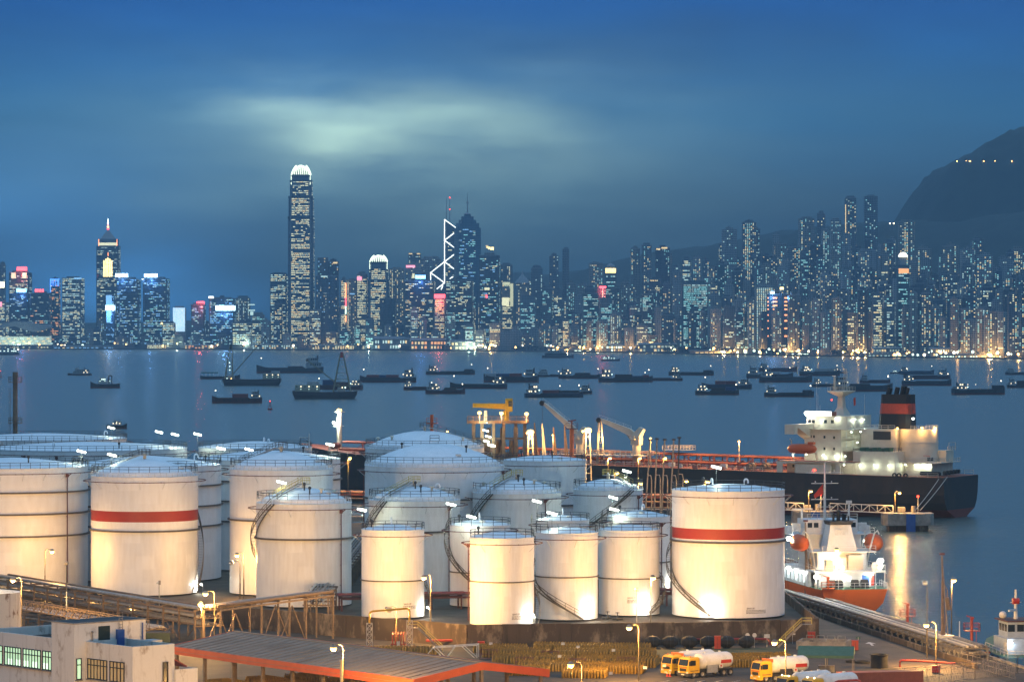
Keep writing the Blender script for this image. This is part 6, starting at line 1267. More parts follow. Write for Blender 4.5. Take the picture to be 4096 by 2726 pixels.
# --- low waterfront sheds, piers and halls
def shed(label, x0, x1, y0, y1, c='tower_trim', bays=10, lm='win_white', off=18, roofm=None, slope=0.):
    xc = (x0+x1)/2; Y = ysh(xc)+off; X = gx(xc, Y); w = (x1-x0)*Y/FPX; zt = gz(y0, Y); t = thing('pier_shed', label, 'shed', (X,Y,2.4), 0, 'low buildings along the far waterfront'); H = max(zt-2.4, 5)
    MB().box(-w/2,w/2,-6,10,0,H*.78).build('wall', c, t)
    MB().hexa([(-w/2-2,-9,H*.78),(w/2+2,-9,H*.78),(w/2+2,12,H*.78),(-w/2-2,12,H*.78)],[(-w/2-2+slope,-9,H*.84),(w/2+2-slope,-9,H*.84),(w/2+2-slope,6,H),(-w/2-2+slope,6,H)]).build('roof', roofm or c, t)
    rr = random.Random(int(x0))
    for lv in range(2 if H > 9 else 1):
        for i in range(bays):
            if rr.random() < .75: a = -w/2+w*(i+.15)/bays; MB().box(a,a+w/bays*rr.uniform(.4,.75),-6.5,-6.1,H*(.10+.38*lv),H*(.32+.38*lv)).build('lit_bay', lm if rr.random() < .7 else 'win_warm', t)
    return t
shed('low ferry pier with yellow lit openings on the left shore',590,700,1375,1393,lm='win_yellow',bays=14); shed('low dark pier shed with orange lights left of the tallest tower',740,900,1377,1393,lm='win_orange',bays=12)
shed('long pier with white lit openings under the tallest tower',1010,1240,1375,1396,lm='win_white',bays=24); shed('long pier with yellow-green lit openings right of the tallest tower',1250,1470,1378,1398,lm='win_yellow',bays=22)
shed('lit two-storey bus terminus by the dark twin towers',1500,1640,1345,1398,lm='win_white',bays=14); shed('ferry terminal with long strip lights below the dark twin towers',1645,1800,1352,1400,lm='win_orange',bays=12); shed('ferry terminal block with a bright square screen',1805,1920,1358,1400,lm='win_yellow',bays=8)
shed('sports hall with a sloped glass roof lit green-white',2425,2574,1376,1412,lm='shore_green',bays=16,roofm='tower_trim',slope=18); shed('long pale hall on columns by the shore',2557,2756,1370,1410,bays=14,lm='win_dim')
shed('low dark green-lit pavilion by the trees',2190,2270,1385,1410,lm='shore_green',bays=5); shed('low white-lit pier shed under the white grid block',3140,3260,1405,1432,lm='shore_green',bays=10); shed('two-storey pale terminal left of the long lit pier',3491,3600,1386,1425,lm='win_dim',bays=10)
shed('long pier shed brightly lit green-white on the right shore',3721,3933,1388,1412,lm='shore_green',bays=22,off=60); shed('second long lit pier shed at the water below the first',3760,4110,1414,1436,lm='shore_green',bays=30,off=10); shed('low pier shed with scattered lights left of the dome-topped tower',3440,3720,1416,1434,lm='win_white',bays=18,off=12)
shed('low shed with lit openings below the broad beige slab',2280,2420,1395,1412,lm='shore_green',bays=9); shed('low lit quay shed at the far left under the wave roof',-30,210,1378,1392,lm='win_yellow',bays=20,off=8); shed('low quay shed between wave roof hall and yellow-lit pier',215,580,1381,1392,lm='win_blue',bays=22,off=10)
shed('low pale shed with dim lights below the blank pale wall towers',2760,3020,1400,1424,lm='win_warm',bays=14,off=12)
# trees along the far promenade: one dark mass
tr = MB(); rt = random.Random(5)
for i in range(420):
    px = rt.choice((rt.uniform(2040,2200),rt.uniform(2640,2800),rt.uniform(2790,2900),rt.uniform(3040,3150),rt.uniform(1960,2600),rt.uniform(3330,3480))); Y = ysh(px)+rt.uniform(6,16); X = gx(px, Y); z = 2.4+rt.uniform(1,8)
    r = rt.uniform(1.6,3.6); o = len(tr.v)
    tr.add([(X+rt.uniform(-r,r),Y+rt.uniform(-r,r),z+rt.uniform(-r,r)) for k in range(9)], [(0,1,2),(3,4,5),(6,7,8),(0,4,8),(2,3,7),(1,5,6)])
tag(tr.build('promenade_trees', 'hillside'), 'dark trees along the far promenade', 'trees', kind='stuff')
# lamps along the far shore and up the hill
def far_lamp(px, py, off, r, m, label, group, proto={}):
    Y = ysh(px)+off; p = at(px, py, Y); zb = 2.4
    if off >= 300:
        Y = ysh(px)+500
        while Y < 9700 and ridge_h(gx(px, Y), Y) < gz(py, Y)-14: Y += 15
        if Y >= 9700: return
        p = at(px, py, Y-12); zb = ridge_h(p.x, p.y)-.5; p.z = max(p.z, zb+4)
    o = MB().cyl((0,0,zb-p.z),(0,0,-r*.6),.35,.25,5).build('far_street_lamp', 'tower_trim', None, loc=p); b = MB().ball((0,0,0), r, 8, 6).build('globe', m, o)
    tag(o, label, 'street lamp', group); return o, p
rl = random.Random(9)
for i in range(150):
    px = rl.uniform(10, 4090) if i < 80 else rl.uniform(1900, 4090); o, p = far_lamp(px, 1383+ (ysh(px)-8042)*-.0165 - rl.uniform(0,16), rl.uniform(4,14), rl.uniform(1.3,2.7), rl.choice(('sodium_far','sodium_far','lamp_warm','shore_green')), 'small lamp on the far waterfront promenade', 'far promenade lamps')
    if i % 4 == 0: lamp(o, (0,-6,3), 45000, SOD if px > 1900 or i % 8 else (.75,1.0,.8), 1.0)
for px, py in ((2009,992),(2050,989),(2122,984),(2210,982),(2255,980),(2285,978),(2440,962),(2510,962),(2536,960),(2550,964),(2556,969),(2587,974),(2833,880),(2855,880),(2866,883),(2916,883),(2950,887),(3080,870),(3152,871),(3560,893),(3575,893)): far_lamp(px, py, 900, 1.6, 'lamp_warm', 'tiny lamp on the dark hillside above the city', 'hillside lamps')
for px in (3828,3865,3878,3881,3935,3980,4047):
    Y = 6700
    while Y < 9000 and mount_h(gx(px, Y), Y) < gz(645, Y): Y += 10
    p = at(px, 645, Y-12)
    o = MB().cyl((0,0,-9),(0,0,0),.5,.3,5).build('mountain_lamp', 'tower_trim', None, loc=p); MB().ball((0,0,0),1.3,8,6).build('globe', 'sodium_far', o); tag(o, 'orange lamp of the row high on the mountain', 'street lamp', 'mountain road lamps')
stained('vessel_paint', (.66,.60,.50), (.20,.11,.06), (.25,.15,.09), .56, .62, .7, (1,1,.5), .5)
pbr('loading_steel', (.30,.20,.11), .6, c2=(.16,.10,.06), scale=.8)
pbr('crane_yellow', (.70,.42,.02), .5)
pbr('tug_blue', (.04,.16,.34), .5)
pbr('tug_pale', (.38,.46,.56), .5)
# ------------------------------------------------------------------ yard, quay and jetty of the terminal
def qx(Y): return 56+(664-Y)*.165                       # quay edge
def fence(label, pts, h=2.2, step=2.6, arms=True, matn='steel', group='wire fences'):
    o = Vector(pts[0]); t = thing('wire_fence', label, 'fence', o, 0, group); w = MB()
    for a, b in zip(pts, pts[1:]):
        a = Vector(a)-o; b = Vector(b)-o; n = max(1, int((b-a).length/step)); d = (b-a).normalized(); s = Vector((-d.y,d.x,0))
        for i in range(n+1):
            p = a.lerp(b, i/n); m = MB(); m.bar(p, p+Vector((0,0,h)), .09)
            if arms: m.bar(p+Vector((0,0,h)), p+Vector((0,0,h+.45))+s*.4, .06); m.bar(p+Vector((0,0,h)), p+Vector((0,0,h+.45))-s*.4, .06)
            m.build('post', matn, t)
        for k in (.05,.5,.97): w.bar(a+Vector((0,0,h*k)), b+Vector((0,0,h*k)), .05)
        if arms:
            for k in (-1,1): w.bar(a+Vector((0,0,h+.42))+s*.38*k, b+Vector((0,0,h+.42))+s*.38*k, .03)
        for i in range(int((b-a).length/.55)): p = a.lerp(b, i*.55/(b-a).length); q = p+d*1.1; w.bar(p, q+Vector((0,0,h)), .018); w.bar(p+Vector((0,0,h)), q, .018)
    stuff(w.build('wire_mesh', matn, t)); return t
def pipe_rack(label, a, b, z, width, tiers, npipes, step=6., matn='brown_steel', pm=('grey_pipe','steel','brown_steel'), zb=GY, dz=1.3, brace=True, seed=1):
    a = Vector((a[0],a[1],0)); b = Vector((b[0],b[1],0)); L = (b-a).length; ang = atan2(b.y-a.y, b.x-a.x)
    t = thing('pipe_rack', label, 'pipe rack', (a.x,a.y,zb), ang, 'pipe racks of the terminal'); H = z-zb; rn = random.Random(seed)
    n = int(L/step)
    for i in range(n+1):
        x = L*i/n; m = MB()
        for y in (-width/2,width/2): m.bar((x,y,0),(x,y,H),.26)
        for k in range(tiers): m.bar((x,-width/2-.3,H-dz*k),(x,width/2+.3,H-dz*k),.24)
        if brace and i < n and i % 2 == 0:
            for y in (-width/2,width/2): m.bar((x,y,.1),(x+L/n*.5,y,H-dz*tiers*.8),.14); m.bar((x+L/n,y,.1),(x+L/n*.5,y,H-dz*tiers*.8),.14)
        m.build('trestle', matn, t)
    for k in range(tiers):
        for j in range(npipes):
            y = -width/2+.3+(width-.6)*(j+.5*rn.random())/max(1,npipes-.5); r = rn.choice((.08,.11,.15,.2,.24)); zz = H-dz*k+.12+r
            MB().cyl((-.5,y,zz),(L+.5,y,zz),r,n=7).build('pipe', rn.choice(pm), t, smooth=50)
    for y in (-width/2,width/2): MB().bar((0,y,H-.3),(L,y,H-.3),.2,.3).build('runner_beam', matn, t)
    return t, L, H
def truss(label, a, b, depth, width, matn='rail_white', panel=1.6, name='truss_walkway', cat='walkway', group='truss walkways'):
    a = Vector(a); b = Vector(b); d = (b-a); L = d.length; n = max(3, int(L/panel)); s = Vector((-d.y,d.x,0)).normalized()*width/2; u = Vector((0,0,depth))
    t = thing(name, label, cat, a, 0, group)
    for k, sd in enumerate((s,-s)):
        m = MB()
        for z in (Vector((0,0,0)), u): m.bar(sd+z, sd+z+d, .14)
        for i in range(n):
            p = d*(i/n); q = d*((i+1)/n); m.bar(sd+p, sd+p+u, .09); m.bar(sd+p+(u if i % 2 else Vector()), sd+q+(Vector() if i % 2 else u), .09)
        m.bar(sd+d, sd+d+u, .1); m.build('side_truss', matn, t)
    m = MB(); m.add([s,-s,-s+d,s+d],[(0,1,2,3)]); m.build('walkway_floor', 'galv', t); return t
# --- ground sheets
def sheet(name, pts, z, m): return structure(MB().add([(p[0],p[1],z) for p in pts], [tuple(range(len(pts)))]).build(name, m))
P2 = lambda px, py, z=GY: (onz(px,py,z).x, onz(px,py,z).y)
sheet('quay_road', [(qx(700)-14,700),(qx(700)-8,700),(qx(560)-8.5,560),(qx(500)-9,500),(qx(450)-9,450),(qx(450)-20,450),(qx(500)-20,500),(52.5,570),(51.5,600)], GY+.008, 'road')
sheet('grass_patch', [(18,561),(43,566),(46,545),(36,532),(22,548)], GY+.006, 'grass_ground'); sheet('grass_verge', [(44,524),(58,516),(60,500),(48,505)], GY+.006, 'grass_ground')
ar = MB(); p = Vector((qx(572)-12.5,572,GY+.013))
for q in (((-.2,-1.6),(.2,-1.6),(.2,.6),(-.2,.6)),((-.9,.4),(.9,.4),(.1,1.8),(-.1,1.8))): ar.add([(p.x+x,p.y+y*1.8,p.z) for x, y in q],[(0,1,2,3)])
tag(ar.build('road_arrow', 'paint_white'), 'white arrow painted on the quay road', 'road marking')
rn = random.Random(4); mk = MB()
for i in range(10): x = 20+i*2.6; mk.add([(x,508,GY+.012),(x+.14,508,GY+.012),(x+3.2,513.5,GY+.012),(x+3.06,513.5,GY+.012)],[(0,1,2,3)])
tag(mk.build('bay_lines', 'paint_white'), 'worn white parking lines under the tanker trucks', 'road marking')
# quay kerb in concrete blocks and the low roadside wall
kb = thing('quay_kerb', 'weathered concrete kerb blocks along the quay edge', 'kerb', (0,0,0))
for i in range(56):
    y0 = 452+i*4.4; y1 = y0+4.3; x0, x1 = qx(y0), qx(y1); MB().hexa([(x0-.5,y0,GY-.2),(x0,y0,GY-.2),(x1,y1,GY-.2),(x1-.5,y1,GY-.2)],[(x0-.5,y0,GY+.35),(x0,y0,GY+.35),(x1,y1,GY+.35),(x1-.5,y1,GY+.35)]).build('kerb_block', 'concrete', kb)
    if i % 3 == 0: MB().box(x0,x0+.35,y0,y0+.9,-.2,1.6).build('quay_fender', 'rubber', kb)
lw = thing('low_wall', 'low concrete wall between quay road and pipe rack', 'wall', (0,0,0))
for i in range(30):
    y0 = 530+i*5.2; y1 = y0+5.15; x0, x1 = qx(y0)-7.6, qx(y1)-7.6; MB().hexa([(x0-.3,y0,GY),(x0,y0,GY),(x1,y1,GY),(x1-.3,y1,GY)],[(x0-.3,y0,GY+.9),(x0,y0,GY+.9),(x1,y1,GY+.9),(x1-.3,y1,GY+.9)]).build('wall_panel', 'bund', lw)
# --- the bund wall
bw = thing('bund_wall', 'long stained concrete bund wall in front of the tanks', 'wall', (0,0,0))
BP = [(-62,616),(-44.7,600),(-23.5,581),(-7.2,566.5),(26.5,570.5),(44,575),(50.6,579),(49.6,640)]
for a, b in zip(BP, BP[1:]):
    a = Vector((*a,0)); b = Vector((*b,0)); n = max(1, int((b-a).length/5.2)); d = (b-a)/n; s = Vector((d.y,-d.x,0)).normalized()*.2
    for i in range(n):
        p = a+d*i; q = p+d*.993; h = 5.62+.04*((i*7)%3)
        MB().hexa([(*(p-s).xy,GY-.2),(*(p+s).xy,GY-.2),(*(q+s).xy,GY-.2),(*(q-s).xy,GY-.2)][::-1],[(*(p-s).xy,h),(*(p+s).xy,h),(*(q+s).xy,h),(*(q-s).xy,h)][::-1]).build('wall_panel', 'bund', bw)
# --- pipes and small plant between the tanks
pipe_rack('low pipe run lit orange between the tank rows',(-30,612),(48,628),6.6,3,1,6,5.,'rust_pipe',('red_pipe','grey_pipe','rust_pipe'),GT-.3,brace=False,seed=5)
pipe_rack('pipe run behind the slim tanks beside the stair-wrapped tank',(-33,590),(-32,760),8.2,4,2,6,8.,'brown_steel',('grey_pipe','steel','cream'),GT-.3,seed=6)
pipe_rack('rusty pipe rack reaching from the tanks to the jetty',(23,640),(20,820),9.0,6,2,7,8.,'rust_pipe',('deck_red','cream','grey_pipe'),GT-.3,seed=7)
def valve(label, px, py, z=GT-.3, c='dark', s=1.):
    p = onz(px, py, z); t = thing('pipe_valve', label, 'valve', p, 0, 'valves at the tank feet'); MB().cyl((-.9*s,0,.4),(.9*s,0,.4),.22*s,n=8).ball((0,0,.45),.36*s,8,6).build('valve_body', c, t, smooth=50); MB().cyl((0,0,.4),(0,0,1.5*s),.07,n=6).build('stem', c, t); MB().ring(.3*s,1.4*s,.07,.07,12).build('hand_wheel', c, t)
for i, (px, lb) in enumerate(((2175,'dark valve left of the pair under the stair shadow'),(2218,'dark valve right of the pair under the stair shadow'),(2430,'dark valve at the foot of the right slim tank, left one'),(2470,'dark valve at the foot of the right slim tank, right one'),(2005,'dark valve between the nearest slim tank and its neighbour'))): valve(lb, px, 2478+i%2*4)
# --- the yellow goalpost pipe with lattice legs, valve rack, stairs
def lattice_leg(t, x, h, w=.9, m='galv'):
    g = MB()
    for a in (-w/2,w/2):
        for b in (-w/2,w/2): g.bar((x+a,b,0),(x+a,b,h),.09)
    n = 5
    for i in range(n):
        z0, z1 = h*i/n, h*(i+1)/n
        for b in (-w/2,w/2): g.bar((x-w/2,b,z0),(x+w/2,b,z1),.06); g.bar((x+w/2,b,z0),(x-w/2,b,z1),.06); g.bar((x-w/2,b,z1),(x+w/2,b,z1),.06)
    g.build('lattice_leg', m, t)
o = onz(1500,2555,GY); t = thing('pipe_goalpost', 'yellow overhead pipe carried on two steel lattice legs', 'pipe bridge', (o.x,558,GY), radians(4))
lattice_leg(t,0,4.6); lattice_leg(t,6.4,5.0); MB().path([(0,0,4.6),(0,0,6.0),(.15,0,6.35),(.5,0,6.5),(5.9,0,6.9),(6.25,0,6.8),(6.4,0,6.4),(6.4,0,5.0)],.17,8).build('pipe', 'yellow', t, smooth=50); MB().cyl((3.1,-.05,6.72),(3.1,.35,6.72),.5,n=14).build('flow_disc', 'cream', t)
o = onz(1590,2545,GY); t = thing('valve_rack', 'red fire-water valve rack against the bund wall', 'valve rack', (o.x,560.5,GY), 0)
for i in range(6): MB().path([(i*.45,0,0),(i*.45,0,2.6),(i*.45+.05,.3,2.9),(i*.45+.05,.8,2.9)],.09,6).build('riser', 'red_pipe', t)
MB().bar((-.3,0,1.0),(2.6,0,1.0),.2).bar((-.3,0,.4),(2.6,0,.4),.25).build('header', 'red_pipe', t); MB().box(.7,1.2,-.2,-.12,.7,1.5).build('notice', 'paint_white', t)
def wall_stair(label, px, Y, dirx, group='stairs over the bund wall'):
    t = thing('steel_stair', label, 'stair', (gx(px,Y),Y,GY), 0, group); n = 14; s = MB(); r = MB()
    for i in range(n): s.box(dirx*i*.28-.14,dirx*i*.28+.14,-.45,.45,i*.27,i*.27+.05)
    stuff(s.build('tread', 'steel', t))
    for y in (-.5,.5): MB().bar((0,y,0),(dirx*n*.28,y,n*.27),.06,.22).build('stringer', 'steel', t); straight_rail(r,(0,y,0),(dirx*n*.28,y,n*.27),1.,.06)
    for y in (-.5,.5): straight_rail(r,(dirx*n*.28,y,n*.27),(dirx*(n*.28+1.6),y,n*.27),1.,.06)
    r.build('handrail', 'rail_yellow', t); MB().box(min(dirx*n*.28,dirx*(n*.28+1.6)),max(dirx*n*.28,dirx*(n*.28+1.6)),-.5,.5,n*.27-.06,n*.27).build('landing', 'steel', t)
wall_stair('yellow-railed stair over the bund wall beside the red valve rack',1770,559,-1); wall_stair('stair over the bund wall below the tall right tank',3110,566,1)
# --- white steel frame, fenders, red cabinets, signs
o = onz(1700,2622,GY); t = thing('cylinder_lifting_rig', 'open white steel lifting rig standing on the yard by the canopy', 'rig', (gx(1700,549),549,GY), radians(-6))
for y in (0,2.4): MB().bar((1.2,y,1.5),(8.2,y,2.0),.14).bar((0,y,0),(1.2,y,1.5),.12).bar((8.2,y,2.0),(8.2,y,0),.12).bar((3.4,y,0),(4.6,y,1.7),.1).bar((5.8,y,1.8),(7.8,y,0),.1).bar((1.3,y,1.5),(2.8,y,0),.1).build('side_frame', 'rail_white', t)
MB().bar((1.2,0,1.5),(1.2,2.4,1.5),.12).bar((8.2,0,2.0),(8.2,2.4,2.0),.12).bar((4.6,0,1.75),(4.6,2.4,1.75),.1).build('cross_beam', 'rail_white', t)
FD = [(2610,'leftmost'),(2680,'second'),(2757,'third'),(2832,'fourth'),(2906,'fifth'),(2985,'rightmost')]
for px, w in FD:
    o = MB().lathe([(.01,-1.25),(.5,-1.25),(.98,-.55),(.98,.55),(.5,1.25),(.01,1.25)],10).build('dock_fender', 'rubber', None, loc=(gx(px,565),565,GY+1.0)); o.rotation_euler = (0, pi/2, .1); tag(o, f'black barrel-shaped rubber fender, {w} of six before the bund wall', 'fender', 'black dock fenders')
    fb = MB().ring(.98,0,.04,.12,10).build('fender_band', 'dark', o)
o = MB().path([(-14,568.3,2.9),(40,571.5,2.9),(41.6,571,2.9),(42.0,570.4,2.6),(42.0,570.2,2.0)],.2,8).build('fire_main', 'red_pipe'); tag(o, 'red fire main running along the foot of the bund wall', 'pipe')
def cabinet(label, px, py, w, h, d=.9, c='red', Y=None):
    p = onz(px, py, GY) if Y is None else Vector((gx(px,Y),Y,GY)); t = thing('fire_cabinet', label, 'cabinet', p, rn.uniform(-.2,.4), 'red fire cabinets'); MB().box(-w/2,w/2,-d/2,d/2,.15,h).build('body', c, t); MB().box(-w/2-.05,w/2+.05,-d/2-.05,d/2+.05,h,h+.08).build('lid', c, t); MB().box(-w*.02,w*.02,-d/2-.02,-d/2,.25,h-.1).build('door_gap', 'dark', t); MB().box(-w/2,w/2,-d/2,d/2,0,.15).build('plinth', 'dark', t)
cabinet('red cabinet between the fourth and fifth black fenders',2870,2600,1.0,2.1,Y=562.5); cabinet('red cabinet at the corner of the bund wall by the road',3246,2568,1.2,1.7); cabinet('red cabinet beside the walled pump pit',3420,2600,1.0,1.6); cabinet('red cabinet on the pipe by the quay road',3745,2690,1.2,1.1); cabinet('small red box among the gas cylinders by the wall',1925,2562,1.0,1.2,Y=563)
def sign_post(label, px, py, z, w, h, c, shape='rect', group='signs'):
    p = onz(px, py, z); t = thing('sign_post', label, 'sign', p, 0, group); MB().cyl((0,0,0),(0,0,1.8),.045,n=6).build('post', 'galv', t)
    if shape == 'disc': MB().cyl((0,-.03,2.0),(0,.03,2.0),.36,n=16).build('sign_face', c, t)
    else: MB().box(-w/2,w/2,-.03,.03,1.5,1.5+h).build('sign_face', c, t)
sign_post('round white sign on a post, left of two before the wall',2990,2588,GY,0,0,'paint_white','disc'); sign_post('round white sign on a post, right of two before the wall',3018,2588,GY,0,0,'paint_white','disc'); sign_post('white notice board with red writing by the right wall stair',3068,2586,GY,.9,.6,'paint_white')
sign_post('white cross-shaped sign post at the wall corner',3170,2572,GY,.9,.14,'rail_white'); sign_post('green name sign on a post beside the quay road',3433,2590,GY,.7,.35,'green_awning')
def camera_post(label, px, py, z, h, dome=False):
    p = onz(px, py, z); t = thing('camera_post', label, 'camera post', p, 0, 'camera posts'); MB().cyl((0,0,0),(0,0,h),.10,.07,8).build('post', 'galv' if not dome else 'rail_white', t)
    if dome: MB().cyl((0,0,h*.65),(0,0,h),.09,n=8).build('upper_post', 'rail_dark', t); MB().ball((0,0,h+.25),.34,10,6).build('camera_dome', 'steel', t)
    else: MB().cyl((-.5,-.1,h-.2),(-.1,0,h-.05),.17,n=8).build('camera_head', 'rail_white', t); MB().box(-.12,.25,-.15,.15,h-.5,h+.2).build('camera_box', 'steel', t)
camera_post('post with a dark ball camera on top, on the left',266,2560,GY,12.5,True); camera_post('camera post in front of the left red-banded tank',637,2445,GT,5.2); camera_post('camera post between two slim tanks behind the wall lamp',2547,2560,GY,8.6)
# --- quay furniture
pipe_rack('long pipe rack along the quay on the right, many thin pipes',(qx(545)-3.6,545),(qx(700)-3.6,700),3.8,4.2,2,9,3.6,'steel',('grey_pipe','steel','brown_steel','cream'),GY,.9,False,8)
def monitor_tower(label, px, py, h, c='red_pipe', z=GQ):
    p = onz(px, py, z); t = thing('monitor_tower', label, 'fire monitor', p, 0, 'red fire monitor towers'); MB().cyl((0,0,0),(0,0,h+.6),.26,.22,8).build('column', c, t, smooth=40); f = MB(); f.box(-1.2,1.2,-1.0,1.0,h-1.3,h-1.2)
    for a, b in (((-1.2,-1),(1.2,-1)),((1.2,-1),(1.2,1)),((-1.2,1),(1.2,1)),((-1.2,-1),(-1.2,1))): straight_rail(f,(*a,h-1.2),(*b,h-1.2),1.1,.07,1.0)
    f.build('platform', c, t); MB().cyl((-.2,0,h+.5),(.3,-.1,h+.8),.2,n=8).cyl((.3,-.1,h+.75),(-.9,-.4,h+1.1),.11,.08,8).build('nozzle', c, t)
    l = MB()
    for i in range(int(h/.4)-3): l.bar((.7,-.2,.3+i*.4),(.7,.2,.3+i*.4),.05)
    l.bar((.7,-.2,0),(.7,-.2,h-1.2),.05); l.bar((.7,.2,0),(.7,.2,h-1.2),.05); stuff(l.build('ladder', c, t))
monitor_tower('dark red fire monitor tower behind the quay pipe rack',3630,2535,4.3); monitor_tower('dark red fire monitor tower near the blue tug, rightmost',3887,2612,4.9); monitor_tower('bright orange fire monitor tower before the orange ship',3312,2434,5.0,'orange')
def arm_mast(label, px, py, h, lean=-.6, m='brown_steel', group='marine loading arms'):
    p = onz(px, py, GQ); t = thing('marine_loader', label, 'loading arm', p, 0, group); MB().cyl((0,0,0),(0,0,h*.72),.30,.2,8).build('riser', m, t); MB().bar((.25,0,h*.1),(-.1,0,h*.98),.24).bar((.25,0,h*.1),(.8,0,h*.62),.16).bar((.8,0,h*.62),(.0,0,h*.72),.14).build('inner_arm', m, t)
    MB().cyl((-.1,0,h*.95),(lean,0,h*.14),.12,n=6).build('outer_arm', 'steel', t); MB().cyl((-.5,0,h),(.35,0,h),.18,n=8).box(-.4,.3,-.3,.3,h-.1,h+.15).build('arm_head', 'rust_pipe', t); MB().cyl((.7,0,h*.55),(1.1,0,h*.42),.34,n=10).build('counterweight', m, t); MB().box(-.6,.6,-.6,.6,0,.7).build('base', 'steel', t)
arm_mast('tall folded loading arm on the quay beside the white booth',3770,2600,15.4,.9); arm_mast('tall folded loading arm in front of the orange ship',3224,2418,15.6,.5)
o = onz(3783,2600,GQ); t = thing('guard_booth', 'small white booth with one window on the quay', 'booth', o, .25); MB().box(-.85,.85,-.8,.8,0,2.35).build('wall', 'white', t); MB().box(-1.0,1.0,-.95,.95,2.35,2.5).build('roof', 'white', t); MB().box(-.25,.35,-.82,-.78,1.1,1.9).build('window', 'glass_dark', t)
o = onz(3838,2598,GQ); tag(MB().cyl((0,0,0),(0,0,4.6),.14,.06,8).build('mooring_post', 'white', None, loc=o), 'thin white pointed post on the quay near the blue tug', 'post')
o = MB().path([(0,0,0),(0,0,.8),(.2,0,1.0),(4.2,-1.8,1.0),(8,-4,.9)],.16,8).build('quay_pipe', 'red_pipe', None, loc=onz(3600,2665,GY)); tag(o, 'thick red pipe running along the verge beside the quay road', 'pipe')
o = MB().path([(0,0,0),(0,0,1.2),(.3,0,1.5),(3,-1.2,1.5),(3.2,-1.3,1.2),(3.2,-1.3,.4),(5.4,-2.2,.4)],.13,8).build('hydrant_pipe', 'red_pipe', None, loc=onz(3818,2612,GQ)); tag(o, 'red hydrant pipe at the foot of the rightmost monitor tower', 'pipe')
fence('wire fence with outward arms along the bottom right road',[onz(3610,2745,GY),onz(3900,2715,GY),onz(4070,2690,GY),onz(4150,2690,GY)]); fence('wire fence along the quay side of the road',[onz(3700,2605,GY),onz(3850,2655,GY),onz(4060,2715,GY)],1.8,2.2,False,group=None)
street_lamp('slim unlit lamp post at the quay road, beside the lit one',3700,2330,548,3708,0,base=GY,matn='rail_white')
street_lamp('small yellow floodlight on a pole before the orange ship stern',3347,2197,640,3339,1400,base=GY)
# --- walled pump pit, tent, drum, hoses, container
o = onz(3295,2590,GY); t = thing('pump_pit', 'low concrete-walled pump pit with grey gates by the road', 'enclosure', o, radians(-14))
for a in ((-4,4,-3,-2.75),(-4,4,2.75,3),(-4,-3.75,-2.75,2.75),(3.75,4,-2.75,2.75),(-.1,.1,-2.75,2.75)): MB().box(*a,0,1.3).build('wall_panel', 'concrete', t)
for x in (-2.5,-.8,.9,2.6): MB().bar((x,-2.0,0),(x,-2.0,2.2),.12).bar((x+1.2,-2.0,0),(x+1.2,-2.0,2.2),.12).bar((x,-2.0,2.2),(x+1.2,-2.0,2.2),.12).bar((x,-2.0,1.4),(x+1.2,-2.0,1.4),.08).build('gate_frame', 'steel', t)
MB().cyl((-2,.5,0),(-2,.5,1.2),.4,n=10).cyl((1.6,.6,0),(1.6,.6,1.0),.45,n=10).box(-1.2,.8,0,1.2,0,.9).build('pump', 'dark', t)
o = onz(3290,2668,GY); t = thing('awning_tent', 'green canvas tent roof on poles beside the trucks', 'tent', (o.x,526,GY), radians(-8))
MB().loft([[(-4.2,-2.6,2.7),(-4.2,0,3.9),(-4.2,2.6,2.7)],[(4.2,-2.6,2.7),(4.2,0,3.9),(4.2,2.6,2.7)]]).build('canvas', 'green_awning', t); MB().box(-4.2,4.2,-2.62,-2.58,2.3,2.7).build('valance', 'green_awning', t)
for x in (-4,0,4):
    for y in (-2.5,2.5): MB().cyl((x,y,0),(x,y,2.7),.06,n=6).build('pole', 'steel', t)
MB().box(-1.2,1.2,-.6,.6,0,1.0).build('work_bench', 'steel', t)
t = thing('fender_drum', 'large black flanged drum standing on the verge', 'drum', onz(3517,2668,GY)); MB().lathe([(.01,0),(1.3,0),(1.3,1.9),(1.5,1.95),(1.5,2.05),(1.1,2.05),(1.1,1.6),(.01,1.6)],20).build('body', 'rubber', t, smooth=30)
o = onz(3450,2650,GY)
for k, (dx, dy, r, lb) in enumerate(((0,0,1.2,'black rubber hose coil behind the flanged drum, larger one'),(-1.6,1.2,.9,'black rubber hose coil behind the flanged drum, smaller one'))): tag(MB().lathe([(r-.28,.0),(r,.0),(r,.35),(r-.28,.35)],18,closed=True).build('hose_coil', 'rubber', None, loc=(o.x+dx,o.y+dy,GY)), lb, 'hose')
t = thing('shipping_container', 'rust-red shipping container cut by the bottom edge', 'container', (46.5,497,GY), radians(14)); MB().box(0,12.2,-1.22,1.22,.15,2.75).build('body', 'container_rust', t)
rb = MB()
for i in range(40): rb.box(.2+i*.3,.34+i*.3,-1.27,1.27,.3,2.6)
stuff(rb.build('corrugation', 'container_rust', t)); MB().box(-.03,12.23,-1.25,1.25,2.7,2.82).build('top_rail', 'container_rust', t)
o = MB().path([(0,0,0),(0,0,4.0),(.1,0,4.35),(.45,0,4.5),(3.0,.3,4.6),(3.3,.3,4.5),(3.4,.3,4.2),(3.4,.3,0)],.17,8).build('pipe_arch', 'red_pipe', None, loc=(gx(3340,468),468,GY)); tag(o, 'red pipe arch in front of the truck tanks at the bottom edge', 'pipe')
